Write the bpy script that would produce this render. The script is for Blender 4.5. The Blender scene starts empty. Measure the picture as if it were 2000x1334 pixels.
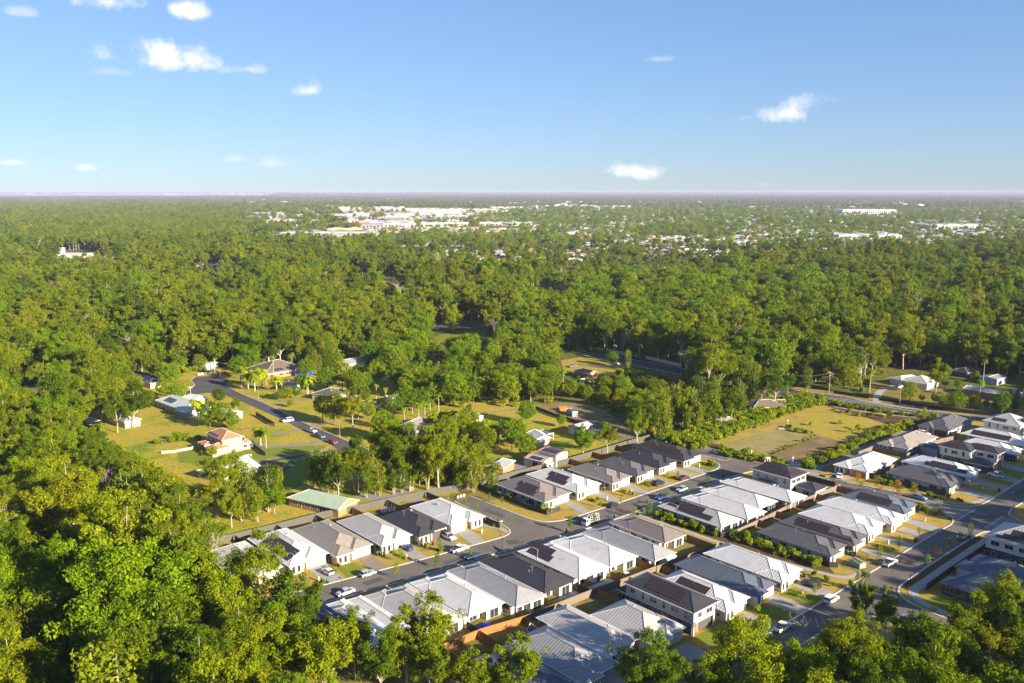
import bpy, bmesh, math, random
import numpy as np
from mathutils import Vector, Matrix
R = math.radians
rnd = random.Random(7)
scene = bpy.context.scene
col = scene.collection

SKY_AIR, SKY_DUST, SKY_OZONE, SKY_STR = 1.0, .0, 3.0, .082
SKY_GAMMA, SKY_TINT = .64, (.68, .86, 1.20, 1)
SUN_STR = 5.0
EXPOSURE = 1.6
HAZE = 4.4e-5
HAZE_COL = (.62, .66, .92, 1)
CLOUD_COL = (4.9, 4.8, 4.9, 1)
CLOUDS = [(-20.75, 7.6, 3.3, 1.35, 1.0), (-19.9, 10.4, 1.4, .8, .95), (-24.0, 10.6, 3.2, .8, 1.0), (-16.2, 7.3, 1.6, .5, .6), (-12.8, 6.15, 1.4, .65, .65), (16.9, 4.7, 2.6, 1.1, .9),
          (8.1, 1.25, 1.9, .95, .9), (-29.4, 1.6, 1.2, .3, .5), (-25.6, 1.35, .9, .25, .45), (9.3, 8.1, 1.3, .25, .25), (-24.0, 6.8, 1.9, .45, .22), (-15.1, 1.75, 1.5, .5, .3), (15.85, .45, .6, .35, .35), (-17.1, 2.0, 1.1, .4, .25), (-28.2, 9.7, 1.0, .4, .35),
          (-75, 9, 5, 1.6, .9), (70, 12, 6, 1.8, .9), (130, 14, 6, 2, .8), (-140, 10, 7, 2, .8), (45, 20, 4, 1.2, .8)]
LEAF_GUM = [(.075, .125, .003), (.155, .215, .004), (.23, .27, .005), (.10, .165, .005), (.265, .28, .006)]
LEAF_BRIGHT = [(.12, .22, .003), (.18, .27, .003), (.24, .29, .003), (.09, .19, .005)]
LEAF_SHRUB = [(.14, .19, .008), (.28, .32, .006), (.18, .24, .010), (.34, .32, .008), (.11, .17, .010)]

# ------------------------------------------------------------------ camera
CAM_H = 95.0
PITCH = math.atan(292 / 1700)
cam_data = bpy.data.cameras.new('camera')
cam = bpy.data.objects.new('camera', cam_data)
col.objects.link(cam)
cam.location = (0, 0, CAM_H)
cam.rotation_euler = (math.pi / 2 - PITCH, 0, 0)
cam_data.sensor_width = 36
cam_data.lens = 36 * 0.85
cam_data.clip_start = 1
cam_data.clip_end = 200000
scene.camera = cam

# ------------------------------------------------------------------ world, sun, exposure
SUN_AZ = R(180 - 53)          # clockwise from +Y: behind the camera, to the right
SUN_EL = R(19.5)
world = bpy.data.worlds.new('World')
scene.world = world
world.use_nodes = True
wn = world.node_tree
wn.nodes.clear()
w_out = wn.nodes.new('ShaderNodeOutputWorld')
w_bg = wn.nodes.new('ShaderNodeBackground')
w_sky = wn.nodes.new('ShaderNodeTexSky')
w_sky.sky_type = 'NISHITA'
w_sky.sun_disc = False
w_sky.sun_elevation = SUN_EL
w_sky.sun_rotation = SUN_AZ
w_sky.altitude = 100
w_sky.air_density = SKY_AIR
w_sky.dust_density = SKY_DUST
w_sky.ozone_density = SKY_OZONE
w_bg.inputs['Strength'].default_value = SKY_STR
wn.links.new(w_bg.outputs[0], w_out.inputs[0])


def sky_clouds():
    """small fair-weather clouds: noise inside soft ellipses, placed by compass direction"""
    N, Lk = wn.nodes, wn.links
    tc = N.new('ShaderNodeTexCoord')
    sep = N.new('ShaderNodeSeparateXYZ')
    Lk.new(tc.outputs['Generated'], sep.inputs[0])

    def m(op, a, b=None, c=None):
        n = N.new('ShaderNodeMath'); n.operation = op
        for i, v in enumerate((a, b, c)):
            if v is None: continue
            if isinstance(v, (int, float)): n.inputs[i].default_value = v
            else: Lk.new(v, n.inputs[i])
        return n.outputs[0]
    az = m('ARCTAN2', sep.outputs[0], sep.outputs[1])
    el = m('ARCSINE', sep.outputs[2])
    noise = N.new('ShaderNodeTexNoise')
    noise.inputs['Scale'].default_value = 24; noise.inputs['Detail'].default_value = 7
    noise.inputs['Roughness'].default_value = .6
    mp = N.new('ShaderNodeMapping'); mp.inputs['Scale'].default_value = (1, 1, 1.15)
    Lk.new(tc.outputs['Generated'], mp.inputs[0]); Lk.new(mp.outputs[0], noise.inputs['Vector'])
    nz = m('MULTIPLY', m('SUBTRACT', noise.outputs[0], .5), 3.6)
    total = None
    # azimuth, elevation, half width, half height, strength (degrees)
    for a, e, w, h, s in CLOUDS:
        dx = m('DIVIDE', m('SUBTRACT', az, R(a)), R(w))
        dy0 = m('DIVIDE', m('SUBTRACT', el, R(e)), R(h))
        low = m('MULTIPLY', m('LESS_THAN', dy0, 0), .7)      # flatter base
        dy = m('MULTIPLY', dy0, m('ADD', low, 1.0))
        rr = m('SQRT', m('ADD', m('MULTIPLY', dx, dx), m('MULTIPLY', dy, dy)))
        v = m('ADD', m('SUBTRACT', 1.0, rr), nz)
        sm = N.new('ShaderNodeMapRange'); sm.interpolation_type = 'SMOOTHSTEP'
        Lk.new(v, sm.inputs[0]); sm.inputs[1].default_value = .0; sm.inputs[2].default_value = 1.15
        sm.inputs[4].default_value = s
        fade = N.new('ShaderNodeMapRange'); fade.interpolation_type = 'SMOOTHSTEP'
        Lk.new(rr, fade.inputs[0]); fade.inputs[1].default_value = 1.75; fade.inputs[2].default_value = .8
        cv = m('MULTIPLY', sm.outputs[0], fade.outputs[0])
        total = cv if total is None else m('MAXIMUM', total, cv)
    tint = N.new('ShaderNodeMix'); tint.data_type = 'RGBA'; tint.blend_type = 'MULTIPLY'; tint.inputs[0].default_value = 1
    gam = N.new('ShaderNodeGamma'); gam.inputs[1].default_value = SKY_GAMMA
    Lk.new(w_sky.outputs[0], gam.inputs[0]); Lk.new(gam.outputs[0], tint.inputs[6]); tint.inputs[7].default_value = SKY_TINT
    mix = N.new('ShaderNodeMix'); mix.data_type = 'RGBA'
    Lk.new(total, mix.inputs[0]); Lk.new(tint.outputs[2], mix.inputs[6])
    mix.inputs[7].default_value = CLOUD_COL
    return mix.outputs[2]


wn.links.new(sky_clouds(), w_bg.inputs[0])
sun_d = bpy.data.lights.new('sun', 'SUN')
sun_d.energy = SUN_STR
sun_d.angle = R(.5)
sun_d.color = (1.0, .86, .66)
sun = bpy.data.objects.new('sun', sun_d)
col.objects.link(sun)
sd = Vector((math.sin(SUN_AZ) * math.cos(SUN_EL), math.cos(SUN_AZ) * math.cos(SUN_EL), math.sin(SUN_EL)))
sun.rotation_euler = sd.to_track_quat('Z', 'Y').to_euler()
sun.location = sd * 300
vs = scene.view_settings
scene.display_settings.display_device = 'sRGB'
vs.view_transform = 'Standard'
vs.look = 'None'
vs.exposure = EXPOSURE
vs.gamma = 1
vs.use_curve_mapping = False
cy = scene.cycles
cy.max_bounces = 8
cy.diffuse_bounces = 4
cy.glossy_bounces = 2
cy.transmission_bounces = 5
cy.transparent_max_bounces = 4
cy.volume_bounces = 0
cy.caustics_reflective = False
cy.caustics_refractive = False
cy.use_denoising = True


# ------------------------------------------------------------------ materials
def hexc(h):
    h = h.lstrip('#'); return tuple(((int(h[i:i + 2], 16) / 255) ** 2.2) for i in (0, 2, 4))


def mat(name, c, rough=.7, spec=.3, metal=0):
    m = bpy.data.materials.new(name); m.use_nodes = True
    b = m.node_tree.nodes['Principled BSDF']
    b.inputs['Base Color'].default_value = (*c, 1)
    b.inputs['Roughness'].default_value = rough
    b.inputs['Specular IOR Level'].default_value = spec
    b.inputs['Metallic'].default_value = metal
    return m


def nodes(m): return m.node_tree.nodes, m.node_tree.links, m.node_tree.nodes['Principled BSDF']


def noisy(name, stops, scale, detail=4, rough=.85, coord='Object', bump=0, scale2=None, amt2=.35, c2=None, spec=.2):
    """colour ramp over noise, optionally broken up by a second finer noise"""
    m = mat(name, (1, 1, 1), rough, spec)
    N, L, b = nodes(m)
    tc = N.new('ShaderNodeTexCoord')
    nz = N.new('ShaderNodeTexNoise'); nz.inputs['Scale'].default_value = scale; nz.inputs['Detail'].default_value = detail
    nz.inputs['Roughness'].default_value = .62
    L.new(tc.outputs[coord], nz.inputs['Vector'])
    cr = N.new('ShaderNodeValToRGB')
    els = cr.color_ramp.elements
    while len(els) < len(stops): els.new(.5)
    for e, (p, c) in zip(els, stops): e.position = p; e.color = (*c, 1)
    L.new(nz.outputs[0], cr.inputs[0])
    out = cr.outputs[0]
    if scale2:
        n2 = N.new('ShaderNodeTexNoise'); n2.inputs['Scale'].default_value = scale2; n2.inputs['Detail'].default_value = 5
        L.new(tc.outputs[coord], n2.inputs['Vector'])
        mr = N.new('ShaderNodeMapRange'); mr.inputs[1].default_value = .35; mr.inputs[2].default_value = .65
        mr.inputs[3].default_value = 1 - amt2; mr.inputs[4].default_value = 1 + amt2
        L.new(n2.outputs[0], mr.inputs[0])
        mx = N.new('ShaderNodeMix'); mx.data_type = 'RGBA'; mx.blend_type = 'MULTIPLY'; mx.inputs[0].default_value = 1
        L.new(out, mx.inputs[6]); L.new(mr.outputs[0], mx.inputs[7]); out = mx.outputs[2]
    L.new(out, b.inputs['Base Color'])
    if bump:
        bp = N.new('ShaderNodeBump'); bp.inputs['Strength'].default_value = bump; bp.inputs['Distance'].default_value = .1
        L.new(nz.outputs[0] if not scale2 else n2.outputs[0], bp.inputs['Height']); L.new(bp.outputs[0], b.inputs['Normal'])
    return m


def leaf_mat(name, cols, trans=.35, var=.35):
    """leaf colour picked per tree, varied per leaf; light also passes through the leaf"""
    m = bpy.data.materials.new(name); m.use_nodes = True
    N, L, b = nodes(m)
    b.inputs['Roughness'].default_value = .75
    b.inputs['Specular IOR Level'].default_value = .08
    oi = N.new('ShaderNodeObjectInfo')
    cr = N.new('ShaderNodeValToRGB')
    els = cr.color_ramp.elements
    while len(els) < len(cols): els.new(.5)
    for i, (e, c) in enumerate(zip(els, cols)):
        e.position = i / (len(cols) - 1); e.color = (*c, 1)
    L.new(oi.outputs['Random'], cr.inputs[0])
    ge = N.new('ShaderNodeNewGeometry')
    mr = N.new('ShaderNodeMapRange'); mr.inputs[3].default_value = 1 - var; mr.inputs[4].default_value = 1 + var
    L.new(ge.outputs['Random Per Island'], mr.inputs[0])
    mx = N.new('ShaderNodeMix'); mx.data_type = 'RGBA'; mx.blend_type = 'MULTIPLY'; mx.inputs[0].default_value = 1
    L.new(cr.outputs[0], mx.inputs[6]); L.new(mr.outputs[0], mx.inputs[7])
    L.new(mx.outputs[2], b.inputs['Base Color'])
    t = N.new('ShaderNodeBsdfTranslucent'); L.new(mx.outputs[2], t.inputs[0])
    ms = N.new('ShaderNodeMixShader'); ms.inputs[0].default_value = trans
    L.new(b.outputs[0], ms.inputs[1]); L.new(t.outputs[0], ms.inputs[2])
    L.new(ms.outputs[0], N['Material Output'].inputs[0])
    return m


def ribbed(name, c, pitch=.76, rough=.45, tile=False):
    """sheet-metal roof: ribs run down the slope (UV x runs along the eave, in metres)"""
    m = mat(name, c, rough, .45)
    N, L, b = nodes(m)
    uv = N.new('ShaderNodeUVMap')
    sep = N.new('ShaderNodeSeparateXYZ'); L.new(uv.outputs[0], sep.inputs[0])
    mu = N.new('ShaderNodeMath'); mu.operation = 'MULTIPLY'; mu.inputs[1].default_value = 1 / pitch
    L.new(sep.outputs[1 if tile else 0], mu.inputs[0])
    fr = N.new('ShaderNodeMath'); fr.operation = 'FRACT'; L.new(mu.outputs[0], fr.inputs[0])
    pp = N.new('ShaderNodeMath'); pp.operation = 'PINGPONG'; pp.inputs[1].default_value = .5
    L.new(fr.outputs[0], pp.inputs[0])
    hs = N.new('ShaderNodeMapRange'); hs.interpolation_type = 'SMOOTHSTEP'
    hs.inputs[1].default_value = .12; hs.inputs[2].default_value = .34
    L.new(pp.outputs[0], hs.inputs[0])
    bp = N.new('ShaderNodeBump'); bp.inputs['Strength'].default_value = .3; bp.inputs['Distance'].default_value = .08
    L.new(hs.outputs[0], bp.inputs['Height']); L.new(bp.outputs[0], b.inputs['Normal'])
    nz = N.new('ShaderNodeTexNoise'); nz.inputs['Scale'].default_value = .7; nz.inputs['Detail'].default_value = 5
    tc = N.new('ShaderNodeTexCoord'); L.new(tc.outputs['Object'], nz.inputs['Vector'])
    mr = N.new('ShaderNodeMapRange'); mr.inputs[1].default_value = .3; mr.inputs[2].default_value = .7
    mr.inputs[3].default_value = .9; mr.inputs[4].default_value = 1.07
    L.new(nz.outputs[0], mr.inputs[0])
    m3 = N.new('ShaderNodeMapRange'); m3.inputs[3].default_value = .93; m3.inputs[4].default_value = 1.02
    L.new(hs.outputs[0], m3.inputs[0])
    m4 = N.new('ShaderNodeMath'); m4.operation = 'MULTIPLY'; L.new(mr.outputs[0], m4.inputs[0]); L.new(m3.outputs[0], m4.inputs[1])
    mx = N.new('ShaderNodeMix'); mx.data_type = 'RGBA'; mx.blend_type = 'MULTIPLY'; mx.inputs[0].default_value = 1
    mx.inputs[6].default_value = (*c, 1); L.new(m4.outputs[0], mx.inputs[7]); L.new(mx.outputs[2], b.inputs['Base Color'])
    return m


M = {}
for k, c in dict(white=(.58, .57, .55), pale=(.40, .39, .37), shale=(.28, .28, .285), dune=(.26, .23, .20), basalt=(.105, .10, .105),
                 taupe=(.19, .165, .15), dark=(.045, .043, .046), slate=(.10, .12, .15), green=(.36, .46, .33),
                 mint=(.50, .58, .50), peach=(.52, .27, .16), brown=(.14, .11, .085), blue=(.42, .47, .62), red=(.16, .05, .04),
                 bottle=(.03, .10, .085)).items():
    M['r_' + k] = ribbed('roof_' + k, c)
M['r_peach'] = ribbed('roof_peach_tile', (.48, .19, .085), .42, .8, True)
M['r_brown'] = ribbed('roof_brown_tile', (.145, .11, .08), .42, .85, True)
for k, c in dict(white=(.62, .61, .58), cream=(.54, .49, .41), grey=(.34, .34, .35), sand=(.50, .45, .37), char=(.09, .085, .085),
                 timber=(.42, .20, .08), block=(.52, .50, .47), mint=(.60, .68, .50), steel=(.30, .36, .42)).items():
    M['w_' + k] = noisy('wall_' + k, [(.3, tuple(x * .93 for x in c)), (.7, c)], 1.2, 4, .85, bump=.1)


def brick_mat(name, c1, c2, mortar):
    m = mat(name, c1, .9, .1)
    N, L, b = nodes(m)
    tc = N.new('ShaderNodeTexCoord'); br = N.new('ShaderNodeTexBrick')
    mp = N.new('ShaderNodeMapping'); mp.inputs['Rotation'].default_value = (R(90), 0, R(20))
    L.new(tc.outputs['Object'], mp.inputs[0]); L.new(mp.outputs[0], br.inputs['Vector'])
    br.inputs['Scale'].default_value = 2.0
    br.inputs['Color1'].default_value = (*c1, 1); br.inputs['Color2'].default_value = (*c2, 1); br.inputs['Mortar'].default_value = (*mortar, 1)
    L.new(br.outputs[0], b.inputs['Base Color'])
    return m


M['w_brick'] = brick_mat('wall_orange_brick', (.42, .22, .09), (.34, .17, .07), (.36, .27, .18))
M['w_pink'] = brick_mat('wall_peach_brick', (.58, .40, .27), (.52, .34, .22), (.52, .42, .33))
M['w_darkbrick'] = brick_mat('wall_dark_brick', (.075, .068, .062), (.06, .055, .05), (.09, .085, .08))
M['glass'] = mat('window_glass', (.03, .035, .045), .08, .8)
M['frame'] = mat('window_frame', (.55, .55, .55), .5)
M['trimw'] = mat('white_trim', (.78, .77, .75), .5)
M['trimd'] = mat('dark_trim', (.05, .05, .055), .5)
M['redtrim'] = mat('red_trim', (.35, .06, .03), .6)
M['pv'] = mat('solar_cell', (.045, .028, .024), .3, .5)
M['pvb'] = mat('solar_cell_blue', (.012, .018, .05), .18, .6)
M['alu'] = mat('aluminium', (.45, .45, .46), .4, .5, .5)
M['conc'] = noisy('concrete', [(.3, (.30, .285, .26)), (.7, (.39, .37, .34))], .8, 5, .9, scale2=6, amt2=.08)
M['drive'] = noisy('driveway_concrete', [(.3, (.27, .25, .225)), (.7, (.34, .32, .29))], .5, 5, .9, scale2=9, amt2=.1)
M['drive2'] = noisy('exposed_aggregate', [(.3, (.20, .165, .125)), (.7, (.26, .215, .165))], .5, 5, .9, scale2=12, amt2=.15)
M['kerb'] = noisy('kerb_concrete', [(.3, (.42, .40, .37)), (.7, (.52, .50, .46))], .6, 4, .85)
M['asphalt'] = noisy('asphalt', [(.3, (.115, .10, .086)), (.5, (.14, .123, .106)), (.7, (.175, .155, .132))], .12, 6, .9, scale2=3, amt2=.1)
M['patch'] = noisy('asphalt_patch', [(.3, (.07, .065, .06)), (.7, (.095, .088, .08))], .8, 5, .9)
M['asphalt2'] = noisy('old_asphalt', [(.3, (.07, .067, .072)), (.7, (.095, .09, .092))], .12, 5, .9, scale2=3, amt2=.1)
M['pave'] = noisy('grey_threshold_paving', [(.3, (.20, .185, .17)), (.7, (.24, .225, .205))], .6, 5, .9, scale2=5, amt2=.08)
M['line'] = mat('road_paint', (.75, .75, .73), .7)
M['lawn'] = noisy('dry_lawn', [(.32, (.14, .19, .012)), (.45, (.26, .25, .018)), (.56, (.36, .265, .035)), (.7, (.22, .235, .018))], .055, 6, .95, scale2=.9, amt2=.22, bump=.3)
M['verge'] = noisy('verge_grass', [(.3, (.16, .18, .02)), (.5, (.33, .235, .045)), (.7, (.37, .24, .06))], .22, 6, .95, scale2=2.5, amt2=.22, bump=.3)
M['greenlawn'] = noisy('green_lawn', [(.3, (.10, .155, .012)), (.5,(.17,.19,.015)), (.7, (.10, .18, .012))], .5, 4, .95, scale2=5, amt2=.2, bump=.3)
M['yard'] = noisy('yard_grass', [(.3, (.10, .10, .018)), (.5, (.19, .15, .035)), (.7, (.24, .17, .05))], .25, 6, .95, scale2=3, amt2=.25, bump=.3)
M['field'] = noisy('mown_field', [(.3, (.24, .21, .022)), (.5, (.33, .255, .035)), (.7, (.25, .19, .035))], .12, 6, .95, scale2=1.5, amt2=.25, bump=.4)
M['dryfield'] = noisy('dry_field', [(.3, (.19, .17, .05)), (.5, (.25, .21, .07)), (.7, (.30, .235, .10))], .15, 6, .95, scale2=1.8, amt2=.3, bump=.4)
M['baresoil'] = noisy('bare_soil', [(.3, (.13, .095, .045)), (.5,(.17,.12,.055)), (.72, (.27, .19, .08))], .12, 6, .95, scale2=1.5, amt2=.25, bump=.4)
M['dirt'] = noisy('bare_dirt', [(.3, (.15, .115, .055)), (.5,(.20,.16,.07)), (.7, (.26, .19, .11))], .2, 6, .95, scale2=1.5, amt2=.3, bump=.4)
M['gravel'] = noisy('gravel', [(.3, (.19, .17, .15)), (.7, (.27, .245, .22))], .4, 6, .95, scale2=8, amt2=.2)
M['sand'] = noisy('pale_path', [(.3, (.26, .23, .17)), (.7, (.36, .32, .25))], .4, 6, .95)
M['mulch'] = noisy('bark_mulch', [(.3, (.07, .042, .022)), (.7, (.13, .075, .04))], 2, 5, .95, bump=.4)
M['ground'] = noisy('forest_floor', [(.3, (.05, .07, .010)), (.5, (.10, .115, .016)), (.7, (.16, .14, .03))], .02, 7, .98, scale2=.4, amt2=.3)
M['timber'] = noisy('paling_timber', [(.3, (.22, .11, .035)), (.7, (.34, .18, .06))], 2.5, 4, .85)
M['oldtimber'] = noisy('weathered_timber', [(.3, (.15, .115, .085)), (.7, (.24, .19, .145))], 2.5, 4, .9)
M['darkfence'] = noisy('dark_steel_fence', [(.3, (.035, .037, .037)), (.7, (.05, .052, .05))], 1.5, 3, .6)
M['olive'] = noisy('olive_steel_fence', [(.3, (.085, .085, .068)), (.7, (.115, .113, .092))], 1.5, 3, .7)
M['palewall'] = noisy('rendered_wall', [(.3, (.50, .42, .30)), (.7, (.58, .50, .38))], 1.5, 3, .85)
M['bark'] = noisy('pale_gum_bark', [(.3, (.24, .20, .15)), (.5, (.42, .36, .28)), (.7, (.55, .48, .39))], 1.2, 5, .9)
M['barkdark'] = noisy('brown_bark', [(.3, (.09, .07, .05)), (.7, (.20, .155, .11))], 1.5, 5, .9)
M['leaf'] = leaf_mat('gum_leaves', LEAF_GUM, .42)
M['leafg'] = leaf_mat('bright_leaves', LEAF_BRIGHT, .4)
M['leafs'] = leaf_mat('shrub_leaves', LEAF_SHRUB, .32)
M['leafo'] = leaf_mat('golden_leaves', [(.36, .17, .02), (.30, .19, .02), (.24, .20, .02)], .32)
M['tyre'] = mat('tyre_rubber', (.02, .02, .02), .9)
M['rim'] = mat('wheel_rim', (.40, .40, .42), .3, .5, .7)
M['lamp'] = mat('headlight_lens', (.75, .78, .8), .1, .8)
M['tail'] = mat('tail_light', (.45, .02, .02), .2, .6)
M['black'] = mat('black_plastic', (.025, .025, .028), .5)
M['steel'] = mat('galvanised_steel', (.35, .36, .36), .45, .5, .4)
M['pole'] = mat('dark_pole', (.03, .03, .032), .5)
M['wood_pole'] = noisy('pole_timber', [(.3, (.24, .20, .155)), (.7, (.36, .31, .25))], 2, 4, .9)
for k, c in dict(car_white=(.78, .78, .78), car_silver=(.42, .45, .5), car_blue=(.02, .07, .24), car_navy=(.03, .05, .10),
                 car_black=(.02, .02, .022), car_maroon=(.10, .035, .04), car_sky=(.14, .26, .44), car_red=(.38, .015, .02),
                 car_grey=(.12, .13, .15)).items():
    m_ = mat(k, c, .3, .5); m_.node_tree.nodes['Principled BSDF'].inputs['Coat Weight'].default_value = .5; M[k] = m_
for k, c in dict(lid_red=(.60, .02, .02), lid_yellow=(.75, .42, .02), lid_green=(.03, .36, .12), bin_green=(.02, .055, .035),
                 blue_plastic=(.01, .07, .55), tarp_blue=(.01, .04, .45), skip_green=(.25, .36, .20), orange=(.65, .14, .02),
                 pool=(.03, .22, .55), turf=(.015, .13, .015), trailer_blue=(.02, .04, .18)).items():
    M[k] = mat(k, c, .5)


# ------------------------------------------------------------------ object helpers
def put(name, me, parent=None, loc=None, rz=0, m=None, rot=None, scale=None):
    o = bpy.data.objects.new(name, me)
    col.objects.link(o)
    if parent is not None: o.parent = parent
    if loc is not None: o.location = loc
    if rot is not None: o.rotation_euler = rot
    elif rz: o.rotation_euler = (0, 0, rz)
    if scale is not None: o.scale = scale
    return o


def tag(o, label=None, cat=None, group=None, kind=None):
    if label: o['label'] = label
    if cat: o['category'] = cat
    if group: o['group'] = group
    if kind: o['kind'] = kind
    return o


def empty(name, loc, rz=0):
    return put(name, None, None, loc, rz)


class MB:
    """collects faces with material slots and UVs, builds one mesh"""
    def __init__(s): s.v = []; s.f = []; s.mi = []; s.uv = []

    def face(s, pts, mi=0, uv=None):
        b = len(s.v); s.v += [tuple(p) for p in pts]; s.f.append(tuple(range(b, b + len(pts)))); s.mi.append(mi)
        s.uv += uv if uv else [(0, 0)] * len(pts)

    def box(s, x0, x1, y0, y1, z0, z1, mi=0):
        P = [(x0, y0, z0), (x1, y0, z0), (x1, y1, z0), (x0, y1, z0), (x0, y0, z1), (x1, y0, z1), (x1, y1, z1), (x0, y1, z1)]
        for q in ((3, 2, 1, 0), (4, 5, 6, 7), (0, 1, 5, 4), (1, 2, 6, 5), (2, 3, 7, 6), (3, 0, 4, 7)): s.face([P[i] for i in q], mi)

    def prism(s, pts, z0, z1, mi=0, top=True):
        n = len(pts)
        for i in range(n):
            a, b = pts[i], pts[(i + 1) % n]
            s.face([(a[0], a[1], z0), (b[0], b[1], z0), (b[0], b[1], z1), (a[0], a[1], z1)], mi)
        if top: s.face([(p[0], p[1], z1) for p in pts], mi)

    def bar(s, a, b, r, mi=0, n=4):
        a = Vector(a); b = Vector(b); d = (b - a)
        if d.length < 1e-6: return
        d.normalize(); u = d.orthogonal().normalized(); w = d.cross(u)
        ra, rb = (r if isinstance(r, tuple) else (r, r))
        A = [a + (u * math.cos(t) + w * math.sin(t)) * ra for t in [2 * math.pi * i / n for i in range(n)]]
        B = [b + (u * math.cos(t) + w * math.sin(t)) * rb for t in [2 * math.pi * i / n for i in range(n)]]
        for i in range(n): s.face([A[i], A[(i + 1) % n], B[(i + 1) % n], B[i]], mi)
        s.face(A[::-1], mi); s.face(B, mi)

    def cyl(s, x, y, z0, z1, r, mi=0, n=12, r2=None):
        r2 = r if r2 is None else r2
        A = [(x + r * math.cos(2 * math.pi * i / n), y + r * math.sin(2 * math.pi * i / n), z0) for i in range(n)]
        B = [(x + r2 * math.cos(2 * math.pi * i / n), y + r2 * math.sin(2 * math.pi * i / n), z1) for i in range(n)]
        for i in range(n): s.face([A[i], A[(i + 1) % n], B[(i + 1) % n], B[i]], mi)
        s.face(B, mi)

    def mesh(s, name, mats):
        me = bpy.data.meshes.new(name); me.from_pydata(s.v, [], s.f)
        for m in (mats if isinstance(mats, (list, tuple)) else [mats]): me.materials.append(m)
        me.polygons.foreach_set('material_index', s.mi)
        u = me.uv_layers.new(name='UVMap')
        u.data.foreach_set('uv', [c for p in s.uv for c in p])
        me.update()
        return me


PHI = R(48.6)
SD = (math.sin(PHI), math.cos(PHI)); TD = (math.cos(PHI), -math.sin(PHI))


def W(s, t): return (s * SD[0] + t * TD[0], s * SD[1] + t * TD[1])      # estate grid -> world


def inpoly(p, poly):
    x, y = p; c = False; n = len(poly); j = n - 1
    for i in range(n):
        xi, yi = poly[i]; xj, yj = poly[j]
        if (yi > y) != (yj > y) and x < (xj - xi) * (y - yi) / (yj - yi) + xi: c = not c
        j = i
    return c


def sheet(name, pts, z, m, kind='structure', thick=0):
    """flat polygon of ground cover; pts in world xy"""
    bm = bmesh.new()
    vs_ = [bm.verts.new((p[0], p[1], z)) for p in pts]
    f = bm.faces.new(vs_)
    bm.normal_update()
    if f.normal.z < 0: f.normal_flip()
    if thick:
        r = bmesh.ops.extrude_face_region(bm, geom=[f])
        for v in [g for g in r['geom'] if isinstance(g, bmesh.types.BMVert)]: v.co.z += thick
    bmesh.ops.triangulate(bm, faces=bm.faces[:])
    me = bpy.data.meshes.new(name); bm.to_mesh(me); bm.free(); me.materials.append(m)
    o = put(name, me)
    if kind: o['kind'] = kind
    return o


def smooth_line(pts, it=2):
    for _ in range(it):
        q = [pts[0]]
        for a, b in zip(pts, pts[1:]):
            q += [(a[0] * .75 + b[0] * .25, a[1] * .75 + b[1] * .25), (a[0] * .25 + b[0] * .75, a[1] * .25 + b[1] * .75)]
        q.append(pts[-1]); pts = q
    return pts


def ribbon(name, pts, width, z, m, thick=0, kind='structure', sm=2):
    pts = smooth_line(pts, sm) if sm else pts
    Lp, Rp = [], []
    for i, p in enumerate(pts):
        a = pts[max(0, i - 1)]; b = pts[min(len(pts) - 1, i + 1)]
        d = Vector((b[0] - a[0], b[1] - a[1])).normalized(); n = Vector((-d.y, d.x)) * width / 2
        Lp.append((p[0] + n.x, p[1] + n.y)); Rp.append((p[0] - n.x, p[1] - n.y))
    mb = MB()
    for i in range(len(pts) - 1):
        mb.face([(*Rp[i], z + thick), (*Rp[i + 1], z + thick), (*Lp[i + 1], z + thick), (*Lp[i], z + thick)])
        if thick:
            mb.face([(*Rp[i], z), (*Rp[i + 1], z), (*Rp[i + 1], z + thick), (*Rp[i], z + thick)])
            mb.face([(*Lp[i + 1], z), (*Lp[i], z), (*Lp[i], z + thick), (*Lp[i + 1], z + thick)])
    o = put(name, mb.mesh(name, m))
    if kind: o['kind'] = kind
    return o

# ================================================================== GROUND AND ROADS
def gnd():
    mb = MB(); e = 90000
    mb.face([(-e, -400, 0), (e, -400, 0), (e, 90000, 0), (-e, 90000, 0)])
    tag(put('ground', mb.mesh('ground', M['ground'])), kind='structure')


gnd()
st = lambda pts: [W(*p) for p in pts]
EST = [(70, -212), (80, -223), (131, -218.5), (143, -217.2), (157, -214.8), (172, -211.6), (220, -210), (256, -210.5), (262, -222), (385, -222), (392, -135), (470, -120), (470, -40), (60, -40), (60, -150)]
sheet('estate_verge', st(EST), .02, M['verge'])
sheet('back_yards', st([(82, -219), (131, -216.5), (172, -210), (256, -209), (256, -196), (172, -198), (152, -202), (82, -205)]), .035, M['yard'])
sheet('back_yards', st([(70, -146), (188, -146), (188, -119), (70, -119)]), .035, M['yard'])
sheet('back_yards', st([(196.5, -146), (258, -146), (258, -119), (200.5, -119)]), .035, M['yard'])
sheet('back_yards', st([(271.5, -147.5), (372, -149), (372, -124), (276, -124)]), .035, M['yard'])

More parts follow.
